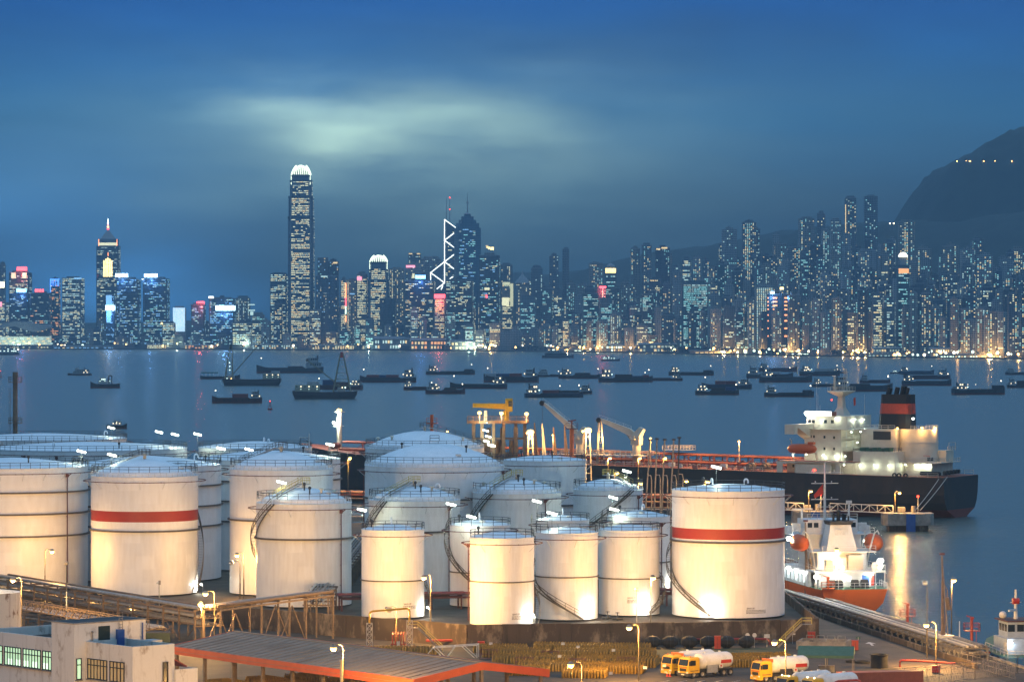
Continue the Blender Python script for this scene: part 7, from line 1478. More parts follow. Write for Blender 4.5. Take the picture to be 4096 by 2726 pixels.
# --- tanker trucks
stained('truck_tank', (.58,.58,.57), (.45,.44,.42), (.32,.30,.27), .50, .70, .6, (1,1,1), .3); pbr('tyre', (.02,.02,.02), .85)
def tank_truck(label, x, y, rz, panel=True, cowl=False, variant=0):
    t = thing('tanker_truck', label, 'tanker truck', (x,y,GY), rz, 'yellow gas tanker trucks')          # +x is forward, origin at the front bumper
    c = thing_part('cab', t); cb = MB(); cb.loft([[(-2.1,-1.22,.75),(0,-1.22,.75),(0,1.22,.75),(-2.1,1.22,.75)],[(-2.1,-1.25,1.75),(.06,-1.22,1.75),(.06,1.22,1.75),(-2.1,1.25,1.75)],[(-2.1,-1.22,2.85),(-.22,-1.15,2.85),(-.22,1.15,2.85),(-2.1,1.22,2.85)],[(-2.0,-1.05,3.05),(-.5,-1.0,3.02),(-.5,1.0,3.02),(-2.0,1.05,3.05)]]); cb.build('cab_shell', 'yellow', c)
    MB().add([(.07,-1.08,1.82),(.07,1.08,1.82),(-.17,1.02,2.74),(-.17,-1.02,2.74)],[(0,1,2,3)]).build('windscreen', 'glass_dark', c)
    for s in (-1,1): MB().box(-1.35,-.35,s*1.235-.03,s*1.235+.03,1.85,2.6).build('side_window', 'glass_dark', c); MB().box(-.1,.05,s*1.45-.1,s*1.45+.1,1.9,2.5).build('mirror', 'black', c); MB().box(.02,.10,s*.95-.2,s*.95+.2,.72,.95).build('headlight', 'rail_white', c)
    MB().box(.02,.09,-.75,.75,1.0,1.42).build('grille', 'black', c); MB().box(.03,.10,-.95,.95,1.5,1.68).build('name_strip', 'cylinder_orange', c); MB().box(-.5,.12,-1.22,1.22,.32,.74).build('bumper', 'yellow' if variant else 'dark', c); MB().box(.12,.14,-.35,.35,.45,.6).build('number_plate', 'paint_white', c)
    for s in (-.7,.7): MB().cyl((-.8,s,3.03),(-.8,s,3.2),.1,n=8).build('beacon', 'lamp_warm' if variant == 2 else 'cylinder_orange', c)
    if cowl: MB().box(-2.3,-1.9,-1.2,1.2,2.9,3.3).build('cowl', 'orange', c)
    MB().box(-9.2,-1.9,-.5,.5,.75,1.05).build('chassis', 'dark', t)
    tk = MB(); tk.lathe([(.02,-9.15),(.6,-9.05),(1.0,-8.8),(1.18,-8.4),(1.2,-8.0),(1.2,-3.2),(1.15,-2.8),(.9,-2.45),(.5,-2.28),(.02,-2.22)],24); o = tk.build('tank', 'truck_tank', t, smooth=50); o.rotation_euler = (0,pi/2,0); o.location = (0,0,2.28)
    for X in (-4,-7): MB().cyl((X,0,3.4),(X,0,3.62),.22,n=10).build('manhole', 'rail_white', t)
    if panel:
        for s in (-1,1): MB().box(-8.3,-6.3,s*1.16-.07,s*1.16+.07,1.9,2.4).build('red_panel', 'red', t)
    for s in (-1,1):
        MB().box(-5.6,-3.6,s*1.18-.12,s*1.18+.1,.62,1.75).build('side_locker', 'galv' if not variant else 'dark', t); MB().box(-6.6,-5.9,s*1.24-.02,s*1.24+.02,1.25,1.85).build('hazard_plate', 'paint_white', t); MB().box(-6.4,-6.1,s*1.27-.02,s*1.27+.02,1.42,1.70).build('hazard_mark', 'red', t)
        for X in (-1.1,-2.75,-6.9,-8.2):
            w = thing_part('wheel', t, (X,s*1.0,.52)); w.rotation_euler = (pi/2,0,0); MB().lathe([(.3,-.16),(.48,-.17),(.52,-.08),(.52,.08),(.48,.17),(.3,.16)],18,closed=True).build('tyre', 'tyre', w, smooth=40); MB().lathe([(.01,-.06),(.2,-.08),(.3,-.14),(.3,.14),(.2,.08),(.01,.06)],14).build('rim', 'steel', w, smooth=40)
        for X in (-1.1,-7.5): MB().box(X-.75,X+.75,s*1.18-.08,s*1.18+.06,1.02,1.12).build('mudguard', 'dark', t)
    return t
HB = atan2(-.60,-.80)
tank_truck('yellow tanker truck with a white tank and grey side locker, nearer of the parked pair',25.3,517,HB,True,False,0); tank_truck('yellow tanker truck with a red cowl, farther of the parked pair',23.0,520.6,HB,True,True,1)
tank_truck('yellow tanker truck with an orange cowl alone before the green tent',35.6,511.5,atan2(-.5,-.86),True,True,1); tank_truck('yellow-cabbed white tanker at the bottom edge, left of two',37.6,489,HB,False,False,2); tank_truck('yellow-cabbed white tanker at the bottom edge under the red pipe arch',40.9,486,HB,False,False,2)
for px, py, lb in ((2669,2703,'red and white traffic cone, left of two beside the parked trucks'),(2680,2703,'red and white traffic cone, right of two beside the parked trucks'),(3023,2722,'red and white traffic cone before the single truck')):
    t = thing('traffic_cone', lb, 'cone', onz(px,py,GY), 0, 'traffic cones'); MB().box(-.2,.2,-.2,.2,0,.05).build('base', 'red', t); MB().lathe([(.16,.05),(.10,.4)],10).build('lower_cone', 'red', t); MB().lathe([(.10,.4),(.07,.6)],10).build('white_band', 'paint_white', t); MB().lathe([(.07,.6),(.02,.85)],10).build('tip', 'red', t)
# --- gas cylinders
def cyl_mesh(h, r, m, name):
    mb = MB(); mb.lathe([(r*.8,0),(r,.06),(r,h*.78),(r*.75,h*.88),(r*.3,h*.93),(r*.3,h*.95),(r*.55,h*.95),(r*.55,h*1.06)],8); return mb.mesh(name, m, 40)
CY = cyl_mesh(1.3,.19,'cylinder_yellow','gas_cylinder'); CO = cyl_mesh(1.3,.19,'cylinder_orange','gas_cylinder')
BLK = []; rc = random.Random(2)
def block(x, y, nx, ny, a, z=GY, me=CY):
    ca, sa = cos(a), sin(a)
    for i in range(nx):
        for j in range(ny):
            if rc.random() < .04: continue
            u, v = i*.47+rc.uniform(-.05,.05), j*.52+rc.uniform(-.05,.05); BLK.append((x+u*ca-v*sa, y+u*sa+v*ca, z, me))
a = radians(-8)
for x, y, nx, ny in ((3.5,559,40,7),(-6,556.5,18,6),(-4.5,549,22,9),(6.5,548,34,12),(-3,538,26,10),(10,534,26,14),(1,527.5,18,9),(10.5,524,20,10),(-1,520.5,14,7),(7.5,517,14,8)): block(x, y, nx, ny, a)
block(31.5,537,26,10,radians(12)); block(30.5,532,16,6,radians(12))
for x, y, nx, ny in ((-30.8,553,28,5),(-20,552,18,6)): block(x, y, nx, ny, radians(-5))
block(-37,551,8,4,radians(-5),GY,CO); block(-33.5,552,6,3,radians(-5),GY,CO)
ce = (-.609,.793); cnn = (.793,.609)
for k in range(7):
    for j in (1.0,8.0,15.0): x = -12.8+ce[0]*(2+k*7.6)+cnn[0]*j; y = 459+ce[1]*(2+k*7.6)+cnn[1]*j; block(x, y, 9, 11, atan2(cnn[1],cnn[0]))
BLK.sort(key=lambda b: (0 if 512 < b[1] < 545 and b[0] > -4 else 1, b[1])); rest = MB()
for i, (x, y, z, me) in enumerate(BLK):
    if i < 300:
        o = bpy.data.objects.new('gas_cylinder', me); COL.objects.link(o); o.location = (x,y,z); o.rotation_euler = (0,0,rc.random()*6); tag(o, 'tall yellow gas cylinder standing in the packed rows of the yard' if me is CY else 'orange gas cylinder', 'gas cylinder', 'yellow gas cylinders in the yard')
    else:
        rest.k = 0 if me is CY else 1; h, r = 1.3, .19; rest.lathe([(r,0),(r,h*.78),(r*.75,h*.88),(r*.3,h*.95),(r*.55,h*.96),(r*.55,h*1.06)],7,(x,y)); n = 7*6
        for v in range(len(rest.v)-n, len(rest.v)): p = rest.v[v]; rest.v[v] = (p[0],p[1],p[2]+z)
tag(rest.build('gas_cylinder_stock', ['cylinder_yellow','cylinder_orange'], smooth=40), 'packed rows of yellow and orange gas cylinders across the yard', 'gas cylinders', kind='stuff')
for i, (x, y, lb) in enumerate(((4.6,543,'first'),(0.5,533,'second'),(16,532.5,'third'),(-5,545.6,'fourth'),(8.5,530.6,'fifth'))):
    t = thing('cylinder_cage', f'brown steel cage among the gas cylinders, {lb} from the wall lamp side', 'cage', (x,y,GY), a, 'cylinder cages'); m = MB()
    for u in (0,1.3,2.6):
        for v in (0,1.1): m.bar((u,v,0),(u,v,1.5),.07)
    for z in (.1,.8,1.5):
        for v in (0,1.1): m.bar((0,v,z),(2.6,v,z),.06)
        for u in (0,2.6): m.bar((u,0,z),(u,1.1,z),.06)
    m.build('cage_frame', 'rust_pipe', t); MB().box(0,2.6,0,1.1,.08,.12).build('cage_floor', 'rust_pipe', t)
for i, (px, py) in enumerate(((2312,2585),(2454,2598),(2443,2690),(2580,2668),(2657,2660),(2238,2622),(1963,2572),(2252,2572))):
    p = onz(px, py, GY+1.5); tag(MB().box(-.28,.28,-.02,.02,-.2,.2).build('lot_card', 'paint_white', None, loc=p), 'small white lot card standing among the gas cylinders', 'card', 'lot cards among the cylinders')
# --- canopy with orange fascia
t = thing('yard_canopy', 'long grey gable canopy roof with bright orange fascia', 'canopy', (-12.8,459,GY), atan2(ce[1],ce[0])); L = 60.; Wd = 22.
# local x along the eave (away from the viewer), local -y across to the far eave
E, Rg = 5.6, 7.2
for k in range(30):
    x0, x1 = L*k/30+.02, L*(k+1)/30-.02; MB().bar((x1+.02,-11,Rg+.04),(x1+.02,0,E+.04),.09,.10).bar((x1+.02,-Wd,E+.04),(x1+.02,-11,Rg+.04),.09,.10).build('standing_seam', 'canopy_grey', t)
    MB().hexa([(x0,-11,Rg-.25),(x1,-11,Rg-.25),(x1,0,E-.25),(x0,0,E-.25)],[(x0,-11,Rg),(x1,-11,Rg),(x1,0,E),(x0,0,E)]).build('roof_panel', 'canopy_grey', t); MB().hexa([(x0,-Wd,E-.25),(x1,-Wd,E-.25),(x1,-11,Rg-.25),(x0,-11,Rg-.25)],[(x0,-Wd,E),(x1,-Wd,E),(x1,-11.02,Rg),(x0,-11.02,Rg)]).build('roof_panel', 'canopy_grey', t)
MB().box(-.2,L+.2,.02,.3,E-1.0,E+.08).build('fascia', 'canopy_orange', t); MB().box(-.2,L+.2,-Wd-.3,-Wd-.02,E-1.0,E+.08).build('fascia', 'canopy_orange', t); MB().box(-.2,L+.2,.3,.36,E-.55,E-.50).build('fascia_seam', 'brown_steel', t)
for x in (-.3,L+.05): MB().hexa([(x,-11,Rg-.95),(x+.25,-11,Rg-.95),(x+.25,.3,E-.95),(x,.3,E-.95)],[(x,-11,Rg+.08),(x+.25,-11,Rg+.08),(x+.25,.3,E+.08),(x,.3,E+.08)]).build('gable_fascia', 'canopy_orange', t); MB().hexa([(x,-Wd-.3,E-.95),(x+.25,-Wd-.3,E-.95),(x+.25,-11,Rg-.95),(x,-11,Rg-.95)],[(x,-Wd-.3,E+.08),(x+.25,-Wd-.3,E+.08),(x+.25,-11,Rg+.08),(x,-11,Rg+.08)]).build('gable_fascia', 'canopy_orange', t)
MB().bar((0,-11,Rg+.05),(L,-11,Rg+.05),.5,.12).build('ridge_cap', 'canopy_grey', t)
for i in range(7):
    x = 30+i*2.6; y0, y1 = -4-(i%3)*.8, -7.5-(i%3)*.6; zf = lambda y: E+(Rg-E)*(-y/11)+.05
    MB().add([(x,y0,zf(y0)),(x+.9,y0,zf(y0)),(x+.9,y1,zf(y1)),(x,y1,zf(y1))],[(0,1,2,3)]).build('skylight', 'brown_steel', t)
for k in range(9):
    for y in (-1,-11,-21): MB().box(L*k/8-.2,L*k/8+.2,y-.2,y+.2,0,(E if y != -11 else Rg)-.3).build('column', 'brown_steel', t)
    MB().bar((L*k/8,-1,E-.5),(L*k/8,-11,Rg-.5),.25).bar((L*k/8,-11,Rg-.5),(L*k/8,-21,E-.5),.25).build('rafter', 'brown_steel', t)
MB().cyl((16,.5,0),(16,.5,E+1.2),.22,n=10).cyl((16,.5,E+1.2),(16,.5,E+1.4),.34,n=10).build('downpipe_vent', 'steel', t)
for k in range(6): lamp(t, (5+k*10,-6,4.6), 420, SOD, .3); MB().box(4.5+k*10,5.5+k*10,-6.1,-5.9,4.85,4.95).build('batten_light', 'sodium', t)
# --- white office building at bottom left
t = thing('office_building', 'stained white office building with a stair tower, its corner towards the viewer', 'building', (-49.4,395,GY), radians(42)); PL = 'plaster'
MB().box(0,9.9,0,4.5,0,18.3).build('stair_tower', PL, t); MB().box(.15,9.75,.15,4.35,18.3,18.36).build('tower_roof', 'black', t)
for a in ((-.05,10,-.05,.15),(-.05,10,4.35,4.55),(-.05,.15,.15,4.35),(9.75,10,.15,4.35)): MB().box(*a,18.3,18.42).build('tower_coping', 'concrete', t)
def walled(x0, x1, y0, y1, zr, zp, nm):
    MB().box(x0,x1,y0,y1,0,zr).build(nm, PL, t); MB().box(x0+.2,x1-.2,y0+.2,y1-.2,zr,zr+.02).build('roof_slab', 'asphalt', t)
    for a in ((x0,x1,y0,y0+.2),(x0,x1,y1-.2,y1),(x0,x0+.2,y0+.2,y1-.2),(x1-.2,x1,y0+.2,y1-.2)): MB().box(*a,zr,zp).build('parapet', PL, t)
walled(1.54,7.3,-9.05,-.02,15.2,16.3,'east_block'); walled(.6,10.5,4.52,20,15.3,16.4,'west_wing')
MB().box(3.3,4.9,-.03,.0,15.25,17.9).build('roof_door', 'green_dark', t); MB().cyl((9.4,-.12,15.3),(9.4,-.12,18.0),.08,n=6).build('drain_pipe', 'blue', t); MB().cyl((2.4,-.1,15.3),(2.4,-.1,17.2),.06,n=6).ball((2.4,-.12,17.3),.16,6,5).build('vent_pipe', 'steel', t)
MB().box(5.7,6.6,-.5,-.02,15.3,17.4).build('water_locker', 'blue', t)
l = MB()
for i in range(10): l.bar((6.0,-.25,15.5+i*.35),(6.5,-.25,15.5+i*.35),.05)
l.bar((6,-.25,15.3),(6,-.25,19.4),.05); l.bar((6.5,-.25,15.3),(6.5,-.25,19.4),.05); stuff(l.build('roof_ladder', 'steel', t))
def win(face, u0, u1, z0, z1, n, pane, blind=None):
    w = thing_part('window', t); d = .12
    def bx(mb, a, b, za, zb, d0, d1):
        if face[0] == 'x': mb.box(face[1]-d1,face[1]-d0,a,b,za,zb)
        else: mb.box(a,b,face[1]-d1,face[1]-d0,za,zb)
    p = MB(); bx(p,u0,u1,z0,z1,.004,.02); p.build('pane', pane, w)
    f = MB(); zs = z0+(z1-z0)*.70
    for i in range(n+1): u = u0+(u1-u0)*i/n; bx(f,u-.05,u+.05,z0,z1,.022,.10)
    for z in (z0,zs,z1): bx(f,u0-.05,u1+.05,z-.05,z+.05,.03,.12)
    f.build('frame', 'dark', w)
    s = MB(); bx(s,u0-.15,u1+.15,z0-.18,z0-.06,0.,.2); s.build('sill', 'concrete', w)
    if blind:
        b = MB(); k = 0; m_ = int((u1-u0)/.16)
        for i in range(m_): u = u0+(u1-u0)*i/m_; bx(b,u,u+(u1-u0)/m_*.6,z0+.05,z1-.05,.0205+.004*(i%2),.0215+.006*(i%2))
        stuff(b.build('curtain', blind, w))
    else:
        for i in range(n):
            if (i*7+int(u0*10)) % 3: b = MB(); u = u0+(u1-u0)*i/n; bx(b,u+.08,u+(u1-u0)/n-.08,z0+.1,z0+(z1-z0)*.35,.0205,.0212); b.build('desk_view', 'room_bright', w)
em('room_bright', (.72,1.0,.72), 1.5); pbr('curtain', (.55,.42,.24), .8); em('room_curtain', (1.0,.66,.30), .16)
win(('x',.6),4.75,7.05,12.7,14.8,4,'room_green'); win(('x',.6),7.5,11.0,12.7,14.8,6,'room_green'); win(('x',.6),11.5,14.8,12.7,14.8,6,'room_green'); win(('x',.6),15.3,19,12.7,14.8,6,'room_green')
win(('x',1.54),-4.2,-.5,12.2,14.4,6,'room_curtain','curtain'); win(('x',1.54),-7.5,-4.8,12.2,14.4,4,'room_curtain','curtain'); win(('y',-9.05),5.7,6.35,11.9,14.3,1,'glass_dark'); win(('y',0),.3,.9,12.1,14.4,1,'room_green')
MB().box(7.3,10.4,-9.05,-6.2,11.5,11.7).build('balcony_floor', PL, t)
for a in ((7.3,10.4,-9.25,-9.05),(10.2,10.4,-9.05,-6.2)): MB().box(*a,11.5,13.4).build('balcony_wall', PL, t)
MB().hexa([(7.3,-8.6,14.6),(9.4,-8.6,13.5),(9.4,-6.4,13.5),(7.3,-6.4,14.6)],[(7.3,-8.6,14.75),(9.4,-8.6,13.65),(9.4,-6.4,13.65),(7.3,-6.4,14.75)]).build('balcony_roof', 'red_pipe', t)
MB().box(7.6,9.2,-4.2,-2.4,15.2,16.3).box(2.2,3.0,6,7.4,15.4,16.1).build('roof_unit', 'galv', t)
MB().box(.4,.6,4.5,20,9.0,9.25).build('ledge', 'concrete', t)
# --- left pipe racks, pipe bridge, vessel, dark container, drums
pipe_rack('multi-tier brown pipe rack crossing the left foreground',(-100,660),(-50,575),7.3,4.6,3,8,6.,seed=11); pipe_rack('pipe bridge on braced posts ending before the stained stair tank',(-47.4,553),(-31.2,583),9.4,3.2,1,7,8.,seed=12)
pipe_rack('low pipe rack between the office building and the red-banded tank',(-92,618),(-58,570),4.6,3.5,2,7,5.,seed=13); truss('brown truss walkway on the left above the office roof',(-85,592,6.6),(-57,543,6.9),1.3,1.6,'brown_steel')
for i in range(5): lamp(None, (-84+i*9,632-i*14,5.0), 700, SOD, .3)
t = thing('small_vessel_tank', 'rust-stained cream tank marked VESSEL 003 at the left edge', 'storage tank', (-77.3,520,GY)); R_ = 4.3
MB().lathe([(R_,0),(R_,12.4),(R_+.05,12.45),(.01,13.0)],40).build('shell', 'vessel_paint', t, smooth=40)
def bent(body, size, f, z):
    o = text(body, size, 'marking', t, (0,0,0), (0,0,0), 'lettering', 'CENTER', .0)
    for v in o.data.vertices: x, y = v.co.x, v.co.y; an = radians(f)+x/R_; v.co = ((R_+.02)*cos(an), (R_+.02)*sin(an), z+y)

t['label'] = 'rust-stained cream tank marked with black letters at the left edge'
bent('VESSEL', .8, -62, 4.6); bent('003', .8, -58, 3.5)
t = thing('dark_container', 'dark green box container under the pipe rack', 'container', onz(620,2590,GY), .15); MB().box(-2.4,2.4,-1.2,1.2,0,2.5).build('body', 'green_dark', t); MB().box(-2.45,2.45,-1.25,1.25,2.5,2.6).build('top_frame', 'dark', t)
for i in range(9): p = onz(588+i*15,2612,GY); o = MB().cyl((0,-.45,.3),(0,.45,.3),.3,n=12).build('oil_drum', ('blue','green_awning','yellow','green','cylinder_yellow')[(i*2)%5], None, loc=p); tag(o, f'coloured oil drum lying by the dark container, {ORD[i]} from the left', 'drum', 'oil drums')
# --- jetty, dolphins, loading tower
t = thing('jetty', 'concrete loading jetty on piles between tanks and tanker', 'jetty', (0,0,0)); JA, JB = Vector((-60,905,0)), Vector((52,880,0)); n = 14; d = (JB-JA)/n; s = Vector((0,7,0))
for i in range(n): p = JA+d*i; q = p+d*.99; MB().hexa([(*(p-s).xy,4.0),(*(q-s).xy,4.0),(*(q+s).xy,4.0),(*(p+s).xy,4.0)],[(*(p-s).xy,5.2),(*(q-s).xy,5.2),(*(q+s).xy,5.2),(*(p+s).xy,5.2)]).build('deck_slab', 'concrete', t); MB().cyl((p.x,p.y-5,-1.2),(p.x,p.y-5,4),.6,n=8).cyl((p.x,p.y+5,-1.2),(p.x,p.y+5,4),.6,n=8).build('pile', 'concrete', t)
MB().box(14,26,716,878,4.0,4.6).build('approach_deck', 'concrete', t)
for y in range(730,880,18): MB().cyl((16,y,-1.2),(16,y,4),.6,n=8).cyl((24,y,-1.2),(24,y,4),.6,n=8).build('pile', 'concrete', t)
pipe_rack('rust-red pipe rack along the loading jetty deck',(-58,903),(50,879),11.0,5.5,3,6,7.,'deck_red',('deck_red','cream','loading_steel'),5.2,1.7,True,21)
for i, (px, lb) in enumerate(((1400,'first'),(1760,'second'),(2440,'third'),(2560,'fourth'),(2660,'fifth'))): street_lamp(f'added sodium lamp on the loading jetty, {lb} from the left behind the tanks', px, 1830, 893-i*3, px-8, 2600, base=5.2, globe=.40)  # extra lamps added to give the jetty its amber glow
JY = 885; o = Vector((gx(1895,JY),JY-6,5.2)); t = thing('loading_tower', 'brown steel loading tower with a yellow crane on its top deck', 'tower', o); TW = gx(2105,JY)-gx(1895,JY); TH = gz(1690,JY)-5.2
for x in (0,TW*.16,TW*.38,TW*.57,TW*.8,TW*.97):
    for y in (0,7): MB().bar((x,y,0),(x,y,TH),.8).build('column', 'loading_steel', t)
m = MB()
for z in (.2,.42,.64,.84):
    for y in (0,7): m.bar((0,y,TH*z),(TW,y,TH*z),.26)
    for x in (0,TW*.38,TW*.8,TW): m.bar((x,0,TH*z),(x,7,TH*z),.2)
xs = (0,TW*.16,TW*.38,TW*.57,TW*.8,TW*.97)
for a, b in zip(xs, xs[1:]):
    for k, (z0, z1) in enumerate(((0,.42),(.42,.84))): m.bar((a,0,TH*z0),(b,0,TH*z1),.2); m.bar((b,7,TH*z0),(a,7,TH*z1),.2)
stuff(m.build('bracing', 'loading_steel', t))
for i in range(9): MB().cyl((TW*(.12+.085*i),3,0),(TW*(.12+.085*i),3,TH*(.7+.25*(i%3)/2)),.55,n=8).build('riser_pipe', 'loading_steel', t)
MB().box(-1.6,TW+.6,-1.2,8.2,TH,TH+.25).build('top_deck', 'loading_steel', t); r = MB()
for a, b in (((-1.6,-1.2),(TW+.6,-1.2)),((TW+.6,-1.2),(TW+.6,8.2)),((-1.6,-1.2),(-1.6,8.2)),((-1.6,8.2),(TW+.6,8.2))): straight_rail(r,(*a,TH+.25),(*b,TH+.25),1.4,.09,1.5)
for a, b in (((-1.6,-1.2),(TW+.6,-1.2)),): r.bar((a[0],a[1],TH+.5),(b[0],b[1],TH+.5),.08,.5)
r.build('deck_rail', 'loading_steel', t)
c = thing_part('deck_crane', t); MB().cyl((TW*.62,3,TH),(TW*.62,3,TH+3.2),.7,n=12).build('pedestal', 'crane_yellow', c); MB().loft([[(TW*.66,2.3,TH+3.4),(TW*.66,3.7,TH+3.4),(TW*.66,3.7,TH+4.9),(TW*.66,2.3,TH+4.9)],[(-.2,2.6,TH+4.0),(-.2,3.4,TH+4.0),(-.2,3.4,TH+5.0),(-.2,2.6,TH+5.0)]]).build('jib', 'crane_yellow', c); MB().box(TW*.60,TW*.74,1.6,4.4,TH+2.9,TH+6.2).build('cab', 'crane_yellow', c); MB().box(TW*.66,TW*.73,1.56,1.6,TH+4.2,TH+5.6).build('cab_window', 'glass_dark', c); MB().box(TW*.2,TW*.26,0,1.2,TH+.3,TH+3.2).build('locker', 'rail_white', c)

for px, py, w in ((1918,1650,700),(2006,1652,700),(2106,1654,700)): p = at(px,py,JY-8)-o; ship_lamp(t, p, w, SOD, .55, 'sodium', (0,-.8,-.8)); MB().cyl((p.x,p.y,TH+.2),(p.x,p.y,p.z),.07,n=5).build('lamp_post', 'rail_white', t)
for px, py in ((1939,1686),(1943,1721),(1953,1745),(1945,1764)): p = at(px,py,JY-7)-o; MB().bar((p.x-.7,p.y,p.z+.15),(p.x+.7,p.y,p.z-.15),.4,.3).build('tube_light', 'fluor', t); lamp(t, (p.x,p.y-1.2,p.z-.5), 260, FLU, .2)
def jetty_mast(label, px, ytop, Y, w, m, lampw=0, ladder=True, zb=5.2):
    zt = gz(ytop, Y); t = thing('jetty_mast', label, 'mast', (gx(px,Y),Y,zb), 0, 'masts on the jetty'); h = zt-zb; g = MB()
    g.bar((-w*1.3,0,0),(-w*.5,0,h),.3); g.bar((w*1.3,0,0),(w*.5,0,h),.3)
    for i in range(9): u = (i+.5)/9; g.bar((-w*(1.3-.8*u),0,h*u),(w*(1.3-.8*u),0,h*u),.12)
    g.build('ladder_frame', m, t)
    if lampw: ship_lamp(t, (0,-.4,h+.5), lampw, SOD, .95, 'sodium', (0,-1.4,-1.0)); ship_lamp(t, (-1.3,-.2,h+.2), 0, SOD, .45, 'sodium')
    return t
jetty_mast('cream ladder mast with a glaring lamp right of the loading tower',2122,1735,890,.9,'cream',8000); jetty_mast('cream ladder mast with a glaring lamp between the two hose cranes',2352,1727,905,.9,'cream',8000)
for px, yt, lb in ((2183,1692,'slim cream loading arm standing by the glaring lamp, tallest'),(2152,1690,'brown folded loading arm nearest the loading tower'),(2228,1708,'brown folded loading arm with a bent elbow'),(2272,1698,'brown folded loading arm left of the first hose crane')):
    Y = 893; p = (gx(px,Y),Y,5.2); h = gz(yt,Y)-5.2; t = thing('marine_loader', lb, 'loading arm', p, 0, 'marine loading arms'); mm = 'cream' if px == 2183 else 'loading_steel'
    MB().cyl((0,0,0),(0,0,h*.66),.42,n=8).build('riser', mm, t); MB().bar((-.4,0,h*.2),(-.9,0,h),.32).bar((.1,0,h*.62),(-.85,0,h*.97),.26).build('inner_arm', mm, t); MB().cyl((-.9,.1,h*.97),(1.4,.1,h*.12),.22,n=6).build('outer_arm', mm, t); MB().cyl((.2,0,h*.62),(1.4,0,h*.44),.6,n=8).build('counterweight', mm, t)
t = thing('monitor_column', 'dark red fire monitor column in front of the first hose crane', 'fire monitor', (gx(2287,888),888,5.2)); h = gz(1712,888)-5.2; MB().cyl((0,0,0),(0,0,h),.55,n=8).build('column', 'rust_pipe', t); MB().box(-1.5,1.5,-1.5,1.5,h-.2,h).build('platform', 'rust_pipe', t); r = MB(); straight_rail(r,(-1.5,-1.5,h),(1.5,-1.5,h),1.3,.1); r.build('platform_rail', 'rust_pipe', t); MB().bar((-1,0,h+1.8),(1.1,0,h+2.1),.3).cyl((0,0,h),(0,0,h+1.9),.2,n=6).build('nozzle', 'rust_pipe', t)
t = thing('monitor_column', 'orange fire monitor column rising behind the domed roof with the long handrail', 'fire monitor', (gx(1727,870),870,5.2)); h = gz(1690,870)-5.2; MB().cyl((0,0,0),(0,0,h+2),.4,n=8).build('column', 'orange', t); r = MB(); r.box(-1.3,1.3,-1.3,1.3,h-.2,h); straight_rail(r,(-1.3,-1.3,h),(1.3,-1.3,h),1.2,.1,1); r.build('platform', 'orange', t)
VP = ((2601,1760,2572,'first from the left'),(2628,1757,2612,'second from the left'),(2659,1760,2640,'third from the left'),(2695,1760,2674,'fourth from the left'),(2717,1752,2705,'tallest, at the right end'))
for px, yt, pb, lb in VP:
    Y = 800; zb = GT-.3; h = gz(yt,Y)-zb; dx = gx(px,Y)-gx(pb,Y); t = thing('vent_mast', f'thin dark vent mast with a flat cap, {lb} of five', 'mast', (gx(pb,Y),Y,zb), 0, 'vent masts before the tanker')
    MB().cyl((0,0,0),(dx,0,h),.20,.16,8).build('pole', 'steel' if pb != 2705 else 'dark', t); MB().cyl((dx,0,h),(dx,0,h+.35),.5,.42,10).build('cap', 'dark', t); MB().cyl((dx*.4+1.3,0,0),(dx*.4+1.3,0,h*.62),.16,n=6).path([(dx*.4+1.3,0,h*.62),(dx*.4+1.1,0,h*.66),(dx*.66,0,h*.66)],.14,6).build('return_pipe', 'steel', t); MB().box(-.9,1.9,-.8,.8,0,1.2).build('base', 'loading_steel', t)
for px, py, Y, w, lb in ((2563,1932,760,1600,'small sodium lamp right of the slanting-stair tank'),(2745,1922,780,2600,'left sodium lamp behind the tall right tank'),(2830,1925,780,2600,'right sodium lamp behind the tall right tank'),(2468,1890,740,900,'small warm lamp over the slanting-stair tank'),(3244,1963,921,1800,'lamp on the truss jetty near the orange ship mast'),(3598,1969,919,2600,'lamp on the concrete dolphin at the tanker stern')):
    street_lamp(lb, px, py, Y, px-(18 if px == 3598 else 10), w, base=(4.9 if px > 3200 else GT-.3), globe=.42)
def dolphin(label, px0, px1, yt, Y, h0=-1):
    X0, X1 = gx(px0,Y), gx(px1,Y); zt = gz(yt, Y); t = thing('mooring_dolphin', label, 'dolphin', ((X0+X1)/2,Y,0), 0, 'concrete mooring dolphins'); w = X1-X0
    MB().prism([(-w/2+1,-4),(w/2-1,-4),(w/2,-3),(w/2,4),(-w/2,4),(-w/2,-3)],1.6,zt).build('cap_block', 'concrete', t); MB().box(-w/2+1.4,w/2-1.4,-3,3.4,-1.2,1.6).build('pile_block', 'bund', t); MB().box(-.8,1.6,-4.35,-4.02,-.6,zt-.1).build('rubber_fender', 'blue', t)
    MB().box(-w*.2,-w*.05,-1,.6,zt,zt+1.6).cyl((w*.12,0,zt),(w*.12,0,zt+1.8),.6,n=10).build('bollard_hook', 'steel', t); MB().cyl((w*.2,-1,zt),(w*.2,-1,zt+4.2),.08,n=5).build('marker_post', 'rail_white', t); MB().ball((w*.2,-1,zt+4.4),.3,8,6).build('marker_light', 'lamp_red', t); return t
dolphin('large concrete mooring dolphin with a red marker light at the tanker stern',3530,3730,2050,921); dolphin('concrete dolphin half hidden behind the orange ship',3170,3330,2042,925)
truss('white truss gangway leading to the right concrete dolphin',(gx(3320,922),922,gz(2040,922)),(gx(3572,921),921,gz(2050,921)),1.9,1.8,panel=2.0); truss('white truss gangway leaving the tall right tank towards the jetty',(gx(2900,924),924,gz(2028,924)),(gx(3215,924),924,gz(2040,924)),1.9,1.8,panel=2.0)
